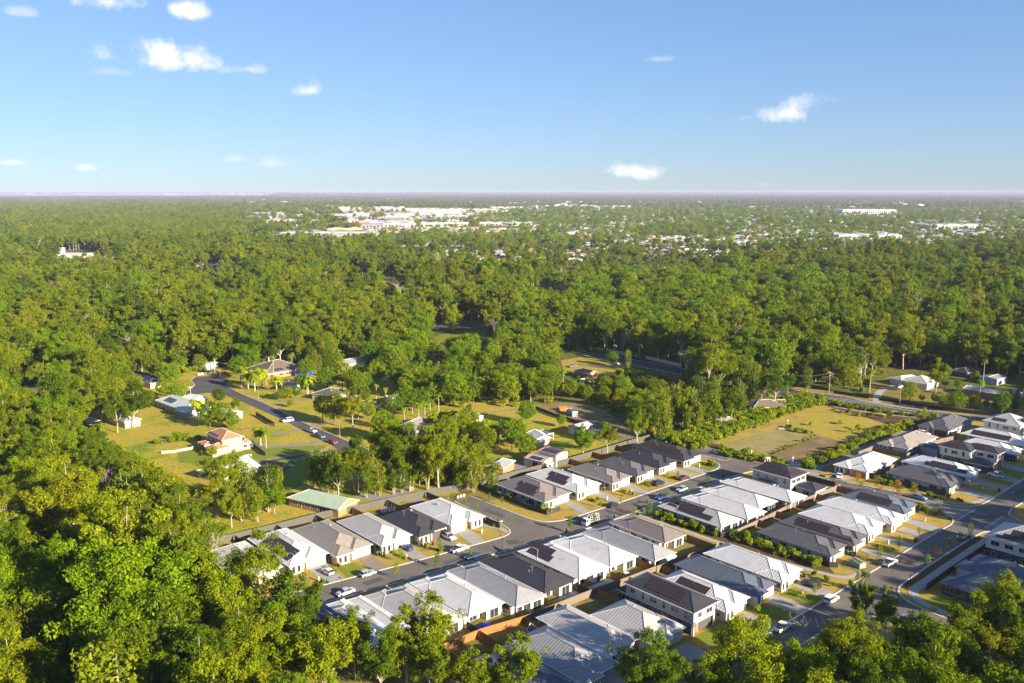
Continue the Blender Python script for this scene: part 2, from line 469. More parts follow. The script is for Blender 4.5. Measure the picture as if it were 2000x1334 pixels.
FARK = [(60, -187), (80, -183.6), (94, -181.2), (111, -179), (123, -177.2), (138.5, -175.8), (145, -174.9), (151.4, -174.3), (155.0, -176), (156.2, -180.7), (156.6, -186), (157.6, -205.8)]
STUBE = [(164.4, -206.2), (164.6, -196), (165, -188), (165, -180.7), (166.2, -175.6), (169, -173.2), (173, -172), (180, -171.6), (195, -171.2), (243, -170.6), (248.5, -171.6), (251.6, -174.5), (253.7, -181), (256.4, -196)]
CROSSE = [(263, -197), (262.6, -182), (262.8, -165), (264.3, -148.2), (264.2, -136.3), (266.2, -125.5), (269.1, -113.4), (268.8, -106.6), (270.2, -99.5), (275.4, -95.9), (300, -96.4), (470, -98)]
ST2R = [(470, -88), (291, -88.4), (278, -88.8), (273, -86.5), (270.8, -80), (270.5, -60)]
ST2M = [(259.3, -60), (259.2, -82), (257, -86.5), (252, -87.7), (205, -87.4), (200.5, -86.4), (197.6, -84.1), (195.2, -79.4), (193.5, -60)]
ST2L = [(184.5, -60), (185.5, -79), (183.8, -83.8), (180, -87), (173, -88), (118, -88)]
ST2U = [(118, -95.2), (162, -95.2), (249, -95.8), (254, -95.5), (258.4, -96.6), (261.4, -99.8), (262.1, -104.5), (260.6, -118), (259, -135), (258.4, -148), (257, -158.5), (253.5, -161.6), (247, -162.4), (231, -163.4), (205, -163.1), (183, -162.5), (171, -163.2), (162.4, -164.6), (140.6, -167.2), (129, -168.3), (110, -170), (95, -171.9), (60, -177)]


def rnd_edge(e): return smooth_line(e, 2)


EDGES = [rnd_edge(e) for e in (FARK, STUBE, CROSSE, ST2R, ST2M, ST2L, ST2U)]
sheet('road', st([p for e in EDGES for p in e]), .04, M['asphalt'])
for e in EDGES: ribbon('kerb', st(e), .42, .03, M['kerb'], .12, sm=0)
sheet('threshold_paving', st([(257.8, -95.9), (272.8, -95.9), (268.4, -100.6), (268.2, -109), (262.6, -109), (262.2, -102)]), .052, M['pave'])
sheet('threshold_paving', st([(257.6, -88.0), (272.7, -88.0), (270.6, -80), (270.4, -60), (259.4, -60), (259.3, -82)]), .052, M['pave'])
mb = MB()
for k in range(8):
    for t in (-95.75, -88.1): mb.face([(*W(258.9 + k * 1.7, t - .25), 0), (*W(259.7 + k * 1.7, t - .25), 0), (*W(259.7 + k * 1.7, t + .15), 0), (*W(258.9 + k * 1.7, t + .15), 0)])
for a, b in (((262.3, -175.2), (261.4, -175.2)), ((260.6, -175), (259.7, -175)), ((258.9, -174.8), (258, -174.8)), ((257.2, -174.6), (256.3, -174.6))):
    mb.face([(*W(a[0], a[1] - .12), 0), (*W(b[0], b[1] - .12), 0), (*W(b[0], b[1] + .12), 0), (*W(a[0], a[1] + .12), 0)])
mb.face([(*W(255.1, -184), 0), (*W(255.4, -184), 0), (*W(255.9, -175.2), 0), (*W(255.6, -175.2), 0)])
mb.face([(*W(265.8, -118), 0), (*W(266, -118), 0), (*W(266.6, -101), 0), (*W(266.4, -101), 0)])
o = put('road_marking', mb.mesh('road_marking', M['line'])); o.location.z = .066; o['kind'] = 'structure'
# footpaths
ribbon('footpath', st([(192, -161.8), (191.7, -150), (192.2, -135), (193.3, -120), (194.8, -107), (196.2, -100), (198.5, -97.4), (204, -97.3)]), 1.5, .06, M['conc'], .03)
ribbon('footpath', st([(196.2, -60), (197.4, -78), (200.5, -83), (205, -84), (250, -84.3), (256.5, -83), (257.3, -60)]), 2.2, .06, M['conc'], .03)
ribbon('footpath', st([(90, -169.9), (110, -168.1), (129, -166.5), (141, -165.3), (162, -162.7), (171, -161.5), (190, -160.9), (231, -161.6), (247, -160.5)]), 1.3, .06, M['conc'], .03)
ribbon('footpath', st([(265, -197), (264.6, -182), (264.8, -165), (266.3, -148), (266.2, -136), (268.2, -126), (271, -113), (271.2, -106.6), (273, -101), (278, -98.2), (284, -97.8)]), 1.4, .06, M['conc'], .03)
ribbon('footpath', st([(153.6, -176.2), (153.9, -180), (152.4, -182.6), (153, -186)]), 1.5, .06, M['conc'], .03)
sheet('nature_strip', st([(203, -87.1), (250, -87.4), (250, -85.6), (203, -85.3)]), .05, M['mulch'])


for s_, t_, w_, l_, r_ in ((108, -174.5, 2.2, 5, .05), (131, -171, 1.6, 7, .02), (150, -170, 3, 3, .4), (176, -168, 2, 9, 0), (199, -167.5, 1.5, 4, .1), (232, -166, 2.4, 6, 0), (160.5, -190, 2, 8, 1.5), (258, -185, 2.6, 4, .9), (222, -91.5, 2, 12, .02), (190, -91, 2.6, 5, .1), (150, -91, 2, 8, 0), (300, -92.5, 1.8, 9, 0), (330, -92, 2.6, 6, 0), (266, -92, 2, 3, .3)):
    c_, n_ = math.cos(r_), math.sin(r_)
    sheet('road_patch', st([(s_ + a * l_ / 2 * c_ - b * w_ / 2 * n_, t_ + a * l_ / 2 * n_ + b * w_ / 2 * c_) for a, b in ((-1, -1), (1, -1), (1, 1), (-1, 1))]), .047, M['patch'])
for s_, t_ in ((125, -172), (152, -168), (186, -167), (228, -167), (176, -90.5), (210, -92), (243, -91), (284, -92.5), (160, -183), (193, -92.8)):
    sheet('manhole_cover', st([(s_ + .38 * math.cos(q * .785), t_ + .38 * math.sin(q * .785)) for q in range(8)]), .053, M['mulch'])


def drive(pts, m='drive'): return sheet('driveway', st(pts), .055, M[m])


for p in ([(99.6, -191.5), (104.8, -191.5), (103.3, -180.3), (98, -181.1)], [(123.4, -188.5), (127.6, -188), (126.6, -177), (122.6, -177.4)],
          [(142.6, -186), (147, -185), (144.9, -175), (140.5, -175.8)], [(182.2, -183.5), (185.4, -183.2), (183.4, -171.6), (179.4, -171.7)],
          [(195, -182), (199, -182), (197.6, -171.3), (193.2, -171.3)], [(207.3, -181), (211.4, -181), (210, -171), (206, -171)],
          [(219, -180.5), (223.2, -180.5), (222, -170.9), (218.2, -170.9)], [(231.5, -181), (236.2, -181), (235.3, -170.8), (231.2, -170.8)],
          [(238.2, -179.5), (242.3, -179.5), (241.4, -170.8), (237.6, -170.8)],
          [(183.6, -104.5), (188, -104.5), (188, -95.4), (183.4, -95.4)], [(171, -104), (176.5, -105.4), (176.7, -95.4), (171.5, -95.4)],
          [(158.5, -104.5), (163.5, -104.5), (163.5, -95.4), (158.8, -95.4)], [(137, -105), (142, -105), (142, -95.4), (137, -95.4)],
          [(116, -107), (121, -107), (121, -95.4), (116, -95.4)],
          [(216.2, -104), (220.4, -104), (219.8, -95.8), (215.8, -95.8)], [(228, -105), (232, -105), (231.2, -95.9), (227, -95.9)],
          [(237.5, -104), (242, -104), (240.9, -95.8), (236.6, -95.8)], [(245.8, -106.6), (250.6, -106.6), (248.6, -95.9), (243.8, -95.8)],
          [(284, -107), (290, -107), (288.6, -96.4), (284, -96.4)], [(297.5, -108), (302.5, -108), (301.5, -96.5), (297, -96.5)],
          [(308, -108), (313.5, -108), (312, -96.6), (307.6, -96.6)], [(322, -107), (328, -107), (327, -96.7), (322, -96.7)],
          [(265.8, -142), (273, -141.5), (273, -135), (266.2, -135.5)]): drive(p)
for p in ([(112.6, -190.8), (116.6, -190.2), (115.4, -178.6), (110.9, -179)], [(133.8, -187), (139.4, -186), (137.6, -175.9), (133.2, -176.3)]): drive(p, 'drive2')
for s in (90, 106, 117, 127, 137, 149, 160, 170, 181.5, 201, 212.5, 222.5, 233): drive([(s, -163.2), (s + 3.6, -163.4), (s + 3.6, -156.5), (s, -156.5)])
for p in ([(238.6, -179), (249, -179), (250, -173.4), (246, -171.2), (242.6, -171)], [(105.4, -187.6), (110.4, -187.4), (109.6, -179.4), (104.2, -180.2)],
          [(165.4, -104.5), (170.4, -104.5), (171, -96), (165, -96)], [(177.2, -104), (183, -103.8), (182.8, -96), (177.4, -96)],
          [(145, -105), (152, -105), (152, -96), (145, -96)], [(304.8, -107), (307.4, -107), (307.2, -97.4), (303.4, -97.2)], [(314, -106.6), (321.6, -106.6), (321.6, -97.5), (314, -97.5)],
          [(198.5, -79), (204.8, -79), (204.8, -70), (199, -70)]):
    sheet('front_lawn', st(p), .048, M['greenlawn'])
sheet('artificial_turf', st([(133.2, -136.6), (137, -136.8), (137, -134.2), (133.2, -134)]), .085, M['turf'])
sheet('patio', st([(133.5, -137.6), (141.6, -137.8), (141.6, -133.4), (133.5, -133.6)]), .06, M['conc'])
sheet('patio', st([(143.5, -137), (153, -137), (153, -134), (143.5, -134)]), .06, M['conc'])
sheet('garden_bed', st([(263.2, -196), (270, -197), (272, -186), (264, -184)]), .05, M['mulch'])
sheet('garden_bed', st([(194.2, -158), (196.1, -158), (196.1, -146), (200, -128), (200.4, -104), (197.6, -101), (196.2, -106), (194.2, -120), (193.4, -140)]), .05, M['mulch'])
sheet('bare_front_yard', st([(203.2, -103.5), (212.2, -103.3), (211.8, -96.2), (203.2, -96.2)]), .05, M['dirt'])
sheet('concrete_forecourt', st([(250.6, -140), (257.6, -140), (258.6, -131.5), (250.6, -131.5)]), .05, M['conc'])


# ================================================================== HOUSES
def win_mesh(w, h, mull=1, frame='frame'):
    mb = MB(); t = .06
    mb.box(-w / 2, w / 2, -.03, .03, 0, h, 0)
    for z0, z1 in ((-t, 0), (h, h + t)): mb.box(-w / 2 - t, w / 2 + t, -.07, .05, z0, z1, 1)
    for x in (-w / 2 - t, w / 2): mb.box(x, x + t, -.07, .05, 0, h, 1)
    for i in range(1, mull + 1):
        x = -w / 2 + w * i / (mull + 1); mb.box(x - .03, x + .03, -.06, .04, 0, h, 1)
    return mb.mesh('window', [M['glass'], M[frame]])


WIN = {k: win_mesh(*v) for k, v in dict(wide=(2.0, 1.1, 1), tall=(.8, 1.7, 0), sq=(1.2, 1.1, 1), slide=(2.4, 2.05, 1), small=(.8, .6, 0), triple=(3.0, 1.4, 2)).items()}
WIN_F = win_mesh(2.0, 1.1, 1, 'trimd')


def door_mesh(w=4.8, h=2.15, mk='w_cream'):
    mb = MB()
    mb.box(-w / 2, w / 2, -.03, .04, 0, h, 0)
    for i in range(1, 5): mb.box(-w / 2, w / 2, -.055, -.03, i * h / 5 - .03, i * h / 5 + .02, 0)
    return mb.mesh('garage_door', M[mk])


GD = {k: door_mesh(mk=k) for k in ('w_cream', 'w_white', 'w_grey', 'w_sand', 'w_char', 'w_timber')}
mb = MB(); mb.box(-.45, .45, -.04, .04, 0, 2.1); mb.box(.3, .36, -.09, -.04, .95, 1.15); FD = mb.mesh('front_door', M['w_timber'])
mb = MB()
mb.box(0, 1.66, 0, 1.0, .04, .075, 1); mb.box(.03, 1.63, .03, .97, .075, .082, 0)
for x in (.8,): mb.box(x, x + .02, .03, .97, .0822, .0842, 1)
PV = {'pv': mb.mesh('solar_panel', [M['pv'], M['trimd']]), 'pvb': mb.mesh('solar_panel', [M['pvb'], M['alu']])}
mb = MB(); mb.cyl(0, 0, 0, .35, .07, 0, 8); mb.cyl(0, 0, .35, .5, .15, 0, 8); VENT = mb.mesh('roof_vent', M['steel'])
mb = MB(); mb.cyl(0, 0, 0, .3, .17, 0, 10); mb.cyl(0, 0, .3, .62, .28, 0, 10, .2); WHIRL = mb.mesh('whirlybird_vent', M['steel'])
mb = MB(); mb.bar((0, 0, 0), (0, 0, 1.7), .03); mb.bar((-.7, 0, 1.6), (.7, 0, 1.6), .02)
for x in (-.6, -.3, 0, .3, .6): mb.bar((x, -.35, 1.6), (x, .35, 1.6), .012)
ANT = mb.mesh('antenna', M['steel'])
mb = MB(); mb.box(-.4, .4, -.16, .16, .1, .72, 0); mb.cyl(0, -.17, .2, .21, .2, 1); AC = mb.mesh('air_conditioner', [M['trimw'], M['black']])
mb = MB(); mb.cyl(0, 0, 0, 1.75, .32, 0, 12); mb.cyl(0, 0, 1.75, 1.85, .26, 0, 12); HW = mb.mesh('water_heater', M['alu'])
TAN = math.tan(R(24))


PILLAR = {}
for k in ('w_white', 'w_cream', 'trimw'):
    mb = MB(); mb.box(0, .3, 0, .34, 0, 2.6); PILLAR[k] = mb.mesh('porch_pillar', M[k])


def hip(mb, x0, x1, y0, y1, z, tan=TAN, gable=None, lift=0):
    """one hipped (or gabled) roof volume; returns ridge height"""
    z += lift; w, l = x1 - x0, y1 - y0; f = .17
    for a, b in (((x0, y0), (x1, y0)), ((x1, y0), (x1, y1)), ((x1, y1), (x0, y1)), ((x0, y1), (x0, y0))):
        mb.face([(*a, z), (*b, z), (*b, z + f), (*a, z + f)], 1)
    mb.face([(x0, y0, z), (x0, y1, z), (x1, y1, z), (x1, y0, z)], 1)
    z += f
    if l >= w:
        h = w / 2 * tan; ra = (w / 2 if gable in (None, 'end') else 0); rb = (w / 2 if gable in (None, 'start') else 0); xm = (x0 + x1) / 2
        A = (xm, y0 + ra, z + h); B = (xm, y1 - rb, z + h)
        q = [((x0, y1, z), (x0, y0, z), A, B), ((x1, y0, z), (x1, y1, z), B, A)]
        e = [((x0, y0, z), (x1, y0, z), A), ((x1, y1, z), (x0, y1, z), B)]
        gab = [gable in ('both', 'start'), gable in ('both', 'end')]
    else:
        h = l / 2 * tan; ra = (l / 2 if gable in (None, 'end') else 0); rb = (l / 2 if gable in (None, 'start') else 0); ym = (y0 + y1) / 2
        A = (x0 + ra, ym, z + h); B = (x1 - rb, ym, z + h)
        q = [((x0, y0, z), (x1, y0, z), B, A), ((x1, y1, z), (x0, y1, z), A, B)]
        e = [((x0, y1, z), (x0, y0, z), A), ((x1, y0, z), (x1, y1, z), B)]
        gab = [gable in ('both', 'start'), gable in ('both', 'end')]

    def uvs(pts):
        o = Vector(pts[0]); d = (Vector(pts[1]) - o).normalized(); r = []
        n = d.cross(Vector(pts[2]) - o).normalized(); u = n.cross(d)
        for p in pts: v = Vector(p) - o; r.append((v.dot(d), v.dot(u)))
        return r
    for p in q: mb.face(p, 0, uvs(p))
    for p, g in zip(e, gab): mb.face(p, 2 if g else 0, uvs(p))
    return h, A, B, q, e, gab


def caps(mb, A, B, e, gab):
    for p, q in ((A, B),): mb.bar((p[0], p[1], p[2] + .02), (q[0], q[1], q[2] + .02), .09, 0, 4)
    for (a, b, c), g in zip(e, gab):
        for s in (a, b): mb.bar((s[0], s[1], s[2] + .02), (c[0], c[1], c[2] + .02), .07 if not g else .09, 0, 4)


def house(label, org, ang, Wd, Ln, roof='white', wall='cream', eave=2.6, step=1.0, garage='x0', gdoor='w_cream', arrays=(), pvk='pv',
          gable=None, wings=True, extra=(), name='house', cat='house', seed=0, back=1.9, brick=None, tan=TAN, wallh=None, trim='trimw', soffit=.45):
    """org: world corner of local (0,0); y runs from the back wall to the street front"""
    rr = random.Random(seed * 13 + 5)
    root = empty(name, (org[0], org[1], .03), ang); tag(root, label, cat)
    i = soffit
    g0 = garage == 'x0'
    Lm = Ln - (2.4 if wings else 0)
    xm = Wd * .52
    mbr, mbc, mbg = MB(), MB(), MB()
    vols = [(0, Wd, 0, Lm, 0)]
    if wings:
        ga = (0, Wd * .54) if g0 else (Wd * .46, Wd)
        po = (Wd * .50, Wd) if g0 else (0, Wd * .50)
        gl, pl = (Ln - step, Ln) if g0 else (Ln - step, Ln)
        ow = .015
        vols.append((ga[0] - (ow if g0 else 0), ga[1] + (0 if g0 else ow), Ln - 9.5, gl, .008))
        vols.append((po[0] - (0 if g0 else ow), po[1] + (ow if g0 else 0), Ln - 7.5, pl, .016))
    main = None
    for k, (a, b, c, d, lf) in enumerate(vols):
        h, A, B, q, e, gb = hip(mbr, a, b, c, d, eave, tan, gable if k == 0 else None, lf)
        caps(mbc, A, B, e, gb)
        if k == 0: main = (h, A, B)
        z = eave + .06 + lf
        for x0, x1, y0, y1 in ((a - .11, b + .11, c - .11, c), (a - .11, b + .11, d, d + .11), (a - .11, a, c, d), (b, b + .11, c, d)):
            mbg.box(x0, x1, y0, y1, z, z + .11)
    wm = M[brick] if brick else M['w_' + wall]
    rm = mbr.mesh('roof', [M['r_' + roof], M[trim], wm])
    ro = put('roof', rm, root)
    cm = bpy.data.materials.get('cap_' + roof)
    if not cm:
        base = M['r_' + roof].node_tree.nodes
        c = [n for n in base if n.type == 'MIX'][0].inputs[6].default_value
        cm = mat('cap_' + roof, tuple(x * 1.06 for x in c[:3]), .5, .3)
    put('ridge_cap', mbc.mesh('ridge_cap', cm), ro)
    put('gutter', mbg.mesh('gutter', cm if roof in ('dark', 'basalt', 'slate', 'brown') else M[trim]), ro)
    # walls: one outline with a recessed porch at the front and a covered patio at the back
    wb = MB(); zt = eave + .02
    if wings:
        fg, fp = Ln - step - i, Ln - i
        out = [(i, i + (back if not g0 else 0)), (xm, i + (back if not g0 else 0)), (xm, i + (back if g0 else 0)), (Wd - i, i + (back if g0 else 0))]
        if g0: out += [(Wd - i, fp), (xm + 1.7, fp), (xm + 1.7, fp - 1.6), (xm, fp - 1.6), (xm, fg), (i, fg)]
        else: out += [(Wd - i, fg), (xm, fg), (xm, fp - 1.6), (xm - 1.7, fp - 1.6), (xm - 1.7, fp), (i, fp)]
    else: out = [(i, i), (Wd - i, i), (Wd - i, Lm - i), (i, Lm - i)]
    q = [out[0]]
    for p in out[1:]:
        if abs(p[0] - q[-1][0]) + abs(p[1] - q[-1][1]) > .01: q.append(p)
    wb.prism(q, 0, zt, 0, False)
    wo = put('wall', wb.mesh('wall', wm), root)
    out = q

    def window(kind, x, y, a, z): put('window', WIN[kind] if isinstance(kind, str) else kind, root, (x, y, z), a)
    # windows along the outline; outward angle from the edge direction
    n = len(out); wk = ['wide', 'sq', 'small', 'wide', 'slide', 'sq', 'tall']
    if wings:
        for k in range(n):
            a, b = out[k], out[(k + 1) % n]
            L_ = math.hypot(b[0] - a[0], b[1] - a[1]); an = math.atan2(b[1] - a[1], b[0] - a[0])
            front = abs(a[1] - b[1]) < .01 and a[1] > Ln - 4
            if L_ > 8 and not front:
                c = int(L_ / 3.4)
                for j in range(c):
                    kd = rr.choice(wk[:4] if j % 3 else ['slide', 'tall', 'wide'])
                    t = (j + .5 + rr.uniform(-.15, .15)) / c
                    window(kd, a[0] + (b[0] - a[0]) * t, a[1] + (b[1] - a[1]) * t, an, .05 if kd == 'slide' else (.95 if kd != 'tall' else .5))
            elif L_ > 2.4 and not front and a[1] < 5:
                window('slide' if L_ > 3.4 else 'sq', (a[0] + b[0]) / 2, (a[1] + b[1]) / 2, an, .05 if L_ > 3.4 else .95)
        gx = (i + xm) / 2 if g0 else (xm + Wd - i) / 2
        put('garage_door', GD[gdoor], root, (gx, fg + .0, 0), math.pi)
        px_ = xm + .85 if g0 else xm - .85
        put('front_door', FD, root, (px_, fp - 1.6, 0), math.pi)
        wx = (xm + 1.7 + Wd - i) / 2 if g0 else (i + xm - 1.7) / 2
        for dx in ((-.75, .75) if Wd > 10 else (0,)): window('tall', wx + dx, fp, math.pi, .45)
        for xa, yb_ in ((xm + (1.45 if g0 else -1.75), fp), (xm - .15, fg)):
            put('porch_pillar', PILLAR['w_white' if wall != 'white' else 'w_cream'], root, (xa, yb_ - .3, 0), scale=(1, 1, (zt - .03) / 2.6))
        pb = MB(); bx = Wd - .55 if g0 else .35
        pb.box(bx, bx + .2, .35, .55, 0, zt); put('patio_post', pb.mesh('patio_post', M['trimw']), root)
        sx, sa = (Wd - i, R(90)) if g0 else (i, R(-90))
        put('air_conditioner', AC, root, (sx + (.35 if g0 else -.35), rr.uniform(4, 7), 0), sa)
    h, A, B = main
    # roof fittings
    def slope_pt(side, u, v):
        """side L (x=0) or R (x=W) slope: u metres along y, v metres up the slope"""
        ca = 1 / math.sqrt(1 + tan * tan); dz = v * ca * tan; dx = v * ca
        return (dx if side == 'L' else Wd - dx, u, eave + .17 + dz)
    sa = math.atan(tan)
    put('roof_vent', VENT, ro, slope_pt(rr.choice('LR'), Lm * rr.uniform(.3, .6), Wd * .33))
    if rr.random() < .5: put('whirlybird_vent', WHIRL, ro, slope_pt('L' if g0 else 'R', Lm * rr.uniform(.3, .5), Wd * .4))
    if rr.random() < .45: put('antenna', ANT, ro, slope_pt(rr.choice('LR'), Lm * rr.uniform(.3, .6), Wd * .36))
    for (side, u0, v0, nu, nv) in arrays:
        for a_ in range(nu):
            for b_ in range(nv):
                u = u0 + a_ * 1.70; v = v0 + b_ * 1.04
                if side in 'LR':
                    p = slope_pt(side, u, v)
                    if side == 'L': mt = Matrix.Rotation(R(90), 4, 'Z') @ Matrix.Rotation(0, 4, 'X')
                    rot = Matrix.Rotation(-sa, 4, 'Y') @ Matrix.Rotation(R(90), 4, 'Z') if side == 'L' else Matrix.Rotation(sa, 4, 'Y') @ Matrix.Rotation(R(90), 4, 'Z')
                    # panel x runs along +y, panel y runs -x : shift so the lower edge is at v
                    off = Vector((0, -1.0 if side == 'L' else 0, 0))
                    p = Vector(p) + rot.to_3x3() @ off
                else:
                    ca = math.cos(sa); dz = v * math.sin(sa); dy = v * ca
                    y = (Lm - dy) if side == 'F' else dy
                    rot = Matrix.Rotation(-sa, 4, 'X') if side == 'F' else Matrix.Rotation(sa, 4, 'X')
                    p = Vector((u, y, eave + .17 + dz))
                    if side == 'F': p = p + rot.to_3x3() @ Vector((0, -1.0, 0))
                so = put('solar_panel', PV[pvk], root, p)
                so.rotation_euler = rot.to_euler()
    for f in extra: f(root, ro)
    return root


def tp(label, s0, s1, t0, t1, **k):      # front towards +t ; x=W side is the low-s side
    return house(label, W(s1, t0), math.atan2(-SD[1], -SD[0]), s1 - s0, t1 - t0, **k)


def tm(label, s0, s1, t0, t1, **k):      # front towards -t ; x=0 side is the low-s side
    return house(label, W(s0, t1), math.atan2(SD[1], SD[0]), s1 - s0, t1 - t0, **k)


def sm_(label, s0, s1, t0, t1, **k):     # front towards -s
    return house(label, W(s1, t1), math.atan2(-TD[1], -TD[0]), t1 - t0, s1 - s0, **k)


def storey(label, s0, s1, t0, t1, roof, wall, wall2, front='t+', arrays=(), low=(), seed=0, pvk='pv', gdoor='w_cream'):
    """two-storey house: upper block under a hip roof plus lower wings given as local rectangles"""
    if front == 't+': org, ang, Wd, Ln = W(s1, t0), math.atan2(-SD[1], -SD[0]), s1 - s0, t1 - t0
    else: org, ang, Wd, Ln = W(s0, t1), math.atan2(SD[1], SD[0]), s1 - s0, t1 - t0
    rr = random.Random(seed)
    root = empty('two_storey_house', (*org, .03), ang); tag(root, label, 'house')
    ev = 5.5; i = .5
    mbr, mbc, mbg = MB(), MB(), MB()
    h, A, B, q, e, gb = hip(mbr, 0, Wd, 0, Ln, ev); caps(mbc, A, B, e, gb)
    for x0, x1, y0, y1 in ((-.11, Wd + .11, -.11, 0), (-.11, Wd + .11, Ln, Ln + .11), (-.11, 0, 0, Ln), (Wd, Wd + .11, 0, Ln)): mbg.box(x0, x1, y0, y1, ev + .06, ev + .17)
    ro = put('roof', mbr.mesh('roof', [M['r_' + roof], M['trimw'], M['w_' + wall]]), root)
    c = [n for n in M['r_' + roof].node_tree.nodes if n.type == 'MIX'][0].inputs[6].default_value
    cm = bpy.data.materials.get('cap_' + roof) or mat('cap_' + roof, tuple(x * 1.06 for x in c[:3]), .5)
    put('ridge_cap', mbc.mesh('ridge_cap', cm), ro); put('gutter', mbg.mesh('gutter', M['trimw']), ro)
    wb = MB(); wb.prism([(i, i), (Wd - i, i), (Wd - i, Ln - i), (i, Ln - i)], 2.75, ev + .02, 0, False); wb.face([(i, i, 2.75), (i, Ln - i, 2.75), (Wd - i, Ln - i, 2.75), (Wd - i, i, 2.75)])
    put('upper_wall', wb.mesh('upper_wall', M['w_' + wall]), root)
    wb = MB(); j = i + .06; wb.prism([(j, j), (Wd - j, j), (Wd - j, Ln - j - .6), (j, Ln - j - .6)], 0, 2.76, 0, False)
    put('lower_wall', wb.mesh('lower_wall', M['w_' + wall2] if wall2 in ('darkbrick', 'pink') or True else None), root)
    bb = MB()
    bb.box(i - .05, Wd - i + .05, i - .05, Ln - i + .05, 2.7, 2.82); put('floor_band', bb.mesh('floor_band', M['trimw']), root)
    for z, kinds, ins, jf in ((.95, ('wide', 'sq', 'slide'), j, .6), (3.75, ('wide', 'sq', 'tall'), i, 0)):
        for side in range(4):
            L_ = Wd if side in (0, 2) else Ln
            c_ = max(2, int(L_ / 3.3))
            for k in range(c_):
                t = (k + .5) / c_ * (L_ - 2) + 1
                kd = rr.choice(kinds); zz = .05 if kd == 'slide' else (z - .3 if kd == 'tall' else z)
                pos = [(t, ins, 0), (Wd - ins, t, R(90)), (t, Ln - ins - jf, math.pi), (ins, t, R(-90))][side]
                if side == 2 and z < 2: continue
                put('window', WIN[kd], root, (pos[0], pos[1], zz), pos[2])
    put('garage_door', GD[gdoor], root, (Wd * .3, Ln - j - .6, 0), math.pi)
    put('front_door', FD, root, (Wd * .7, Ln - j - .6, 0), math.pi)
    for x in (i + .1, Wd - i - .35): put('porch_pillar', PILLAR['trimw'], root, (x, Ln - i - .32, 0), scale=(1, 1, 1.03))
    for (a, b, c1, d) in low:
        m1, m2 = MB(), MB()
        _, A, B, q, e, gb = hip(m1, a, b, c1, d, 2.62); caps(m2, A, B, e, gb)
        lr = put('lower_roof', m1.mesh('lower_roof', [M['r_' + roof], M['trimw'], M['w_' + wall]]), root); put('ridge_cap', m2.mesh('ridge_cap', cm), lr)
        m3 = MB(); m3.prism([(a + .4, c1 + .4), (b - .4, c1 + .4), (b - .4, d - .4), (a + .4, d - .4)], 0, 2.64, 0, False)
        put('wing_wall', m3.mesh('wing_wall', M['w_' + wall2]), root)
        put('window', WIN['wide'], root, ((a + b) / 2, c1 + .4, .9), 0); put('window', WIN['wide'], root, (a + .4, (c1 + d) / 2, .9), R(-90)); put('window', WIN['wide'], root, (b - .4, (c1 + d) / 2, .9), R(90))
    sa = math.atan(TAN)
    for (side, u0, v0, nu, nv) in arrays:
        for a_ in range(nu):
            for b_ in range(nv):
                u = u0 + a_ * 1.7; v = v0 + b_ * 1.04; ca = math.cos(sa)
                if side in 'LR':
                    rot = Matrix.Rotation(-sa if side == 'L' else sa, 4, 'Y') @ Matrix.Rotation(R(90), 4, 'Z')
                    p = Vector((v * ca if side == 'L' else Wd - v * ca, u, ev + .17 + v * math.sin(sa))) + rot.to_3x3() @ Vector((0, -1.0 if side == 'L' else 0, 0))
                else:
                    rot = Matrix.Rotation(sa, 4, 'X'); y = v * ca
                    if side == 'F': rot = Matrix.Rotation(-sa, 4, 'X'); y = Ln - v * ca
                    p = Vector((u, y, ev + .17 + v * math.sin(sa)))
                    if side == 'F': p = p + rot.to_3x3() @ Vector((0, -1.0, 0))
                so = put('solar_panel', PV[pvk], root, p); so.rotation_euler = rot.to_euler()
    return root


def skylight(x, y, z):
    def f(root, ro):
        mb = MB(); mb.box(-.5, .5, -.5, .5, 0, .15, 0); put('skylight', mb.mesh('skylight', M['glass']), ro, (x, y, z))
    return f


# Row beyond the first street, fronts facing the street
tp('white roof half hidden behind the tall gums at the left end of the far row', 80.6, 92.4, -213, -190.5, roof='white', wall='white', seed=1)
tp('white roofed house with a long brown solar array beside the leftmost gums', 93.6, 105.1, -214.1, -190.3, roof='white', wall='white', seed=2, arrays=[('R', 6.0, .9, 9, 4)], gdoor='w_white')
tp('taupe roofed house with green striped front garden, second from the gums', 105.4, 116.9, -212, -187.6, roof='dune', wall='cream', seed=3)
tp('pale grey roofed house with the blue hatchback on its driveway', 118, 128.5, -209.2, -186, roof='pale', wall='white', seed=4, gdoor='w_white')
tp('dark roofed house with a canopy ute parked under its carport', 128.8, 139.9, -204.2, -184.4, roof='dark', wall='sand', seed=5, gdoor='w_char')
tp('white house with parapet wall at the corner of the short dead-end street', 140.4, 152.0, -205.2, -184.2, roof='white', wall='white', seed=6, gdoor='w_white', garage='x1')
tp('taupe roofed corner house with two rows of solar panels by the dead-end street', 172.8, 185.2, -204.0, -181.2, roof='taupe', wall='grey', seed=7, arrays=[('R', 8.5, .7, 5, 2), ('R', 7.4, 2.8, 5, 2)], gdoor='w_grey')
tp('white roofed house with a brown solar array next to the corner house', 186.5, 198.4, -204.6, -180.8, roof='white', wall='white', seed=8, arrays=[('R', 8.6, .9, 5, 2), ('R', 7.6, 3.0, 5, 2)], gdoor='w_white')
tp('sandy taupe roofed house with a timber side gate, no solar panels', 201, 211.4, -199.6, -179.2, roof='taupe', wall='sand', seed=9, gdoor='w_sand')
tp('grey brown roofed house with the black four-wheel drive on its lawn', 212.7, 223.3, -198.5, -178.9, roof='basalt', wall='sand', seed=10, gdoor='w_sand')
tp('charcoal roofed house with a single flue, second from the hedge corner', 225, 236.3, -200, -179.6, roof='dark', wall='cream', seed=11)
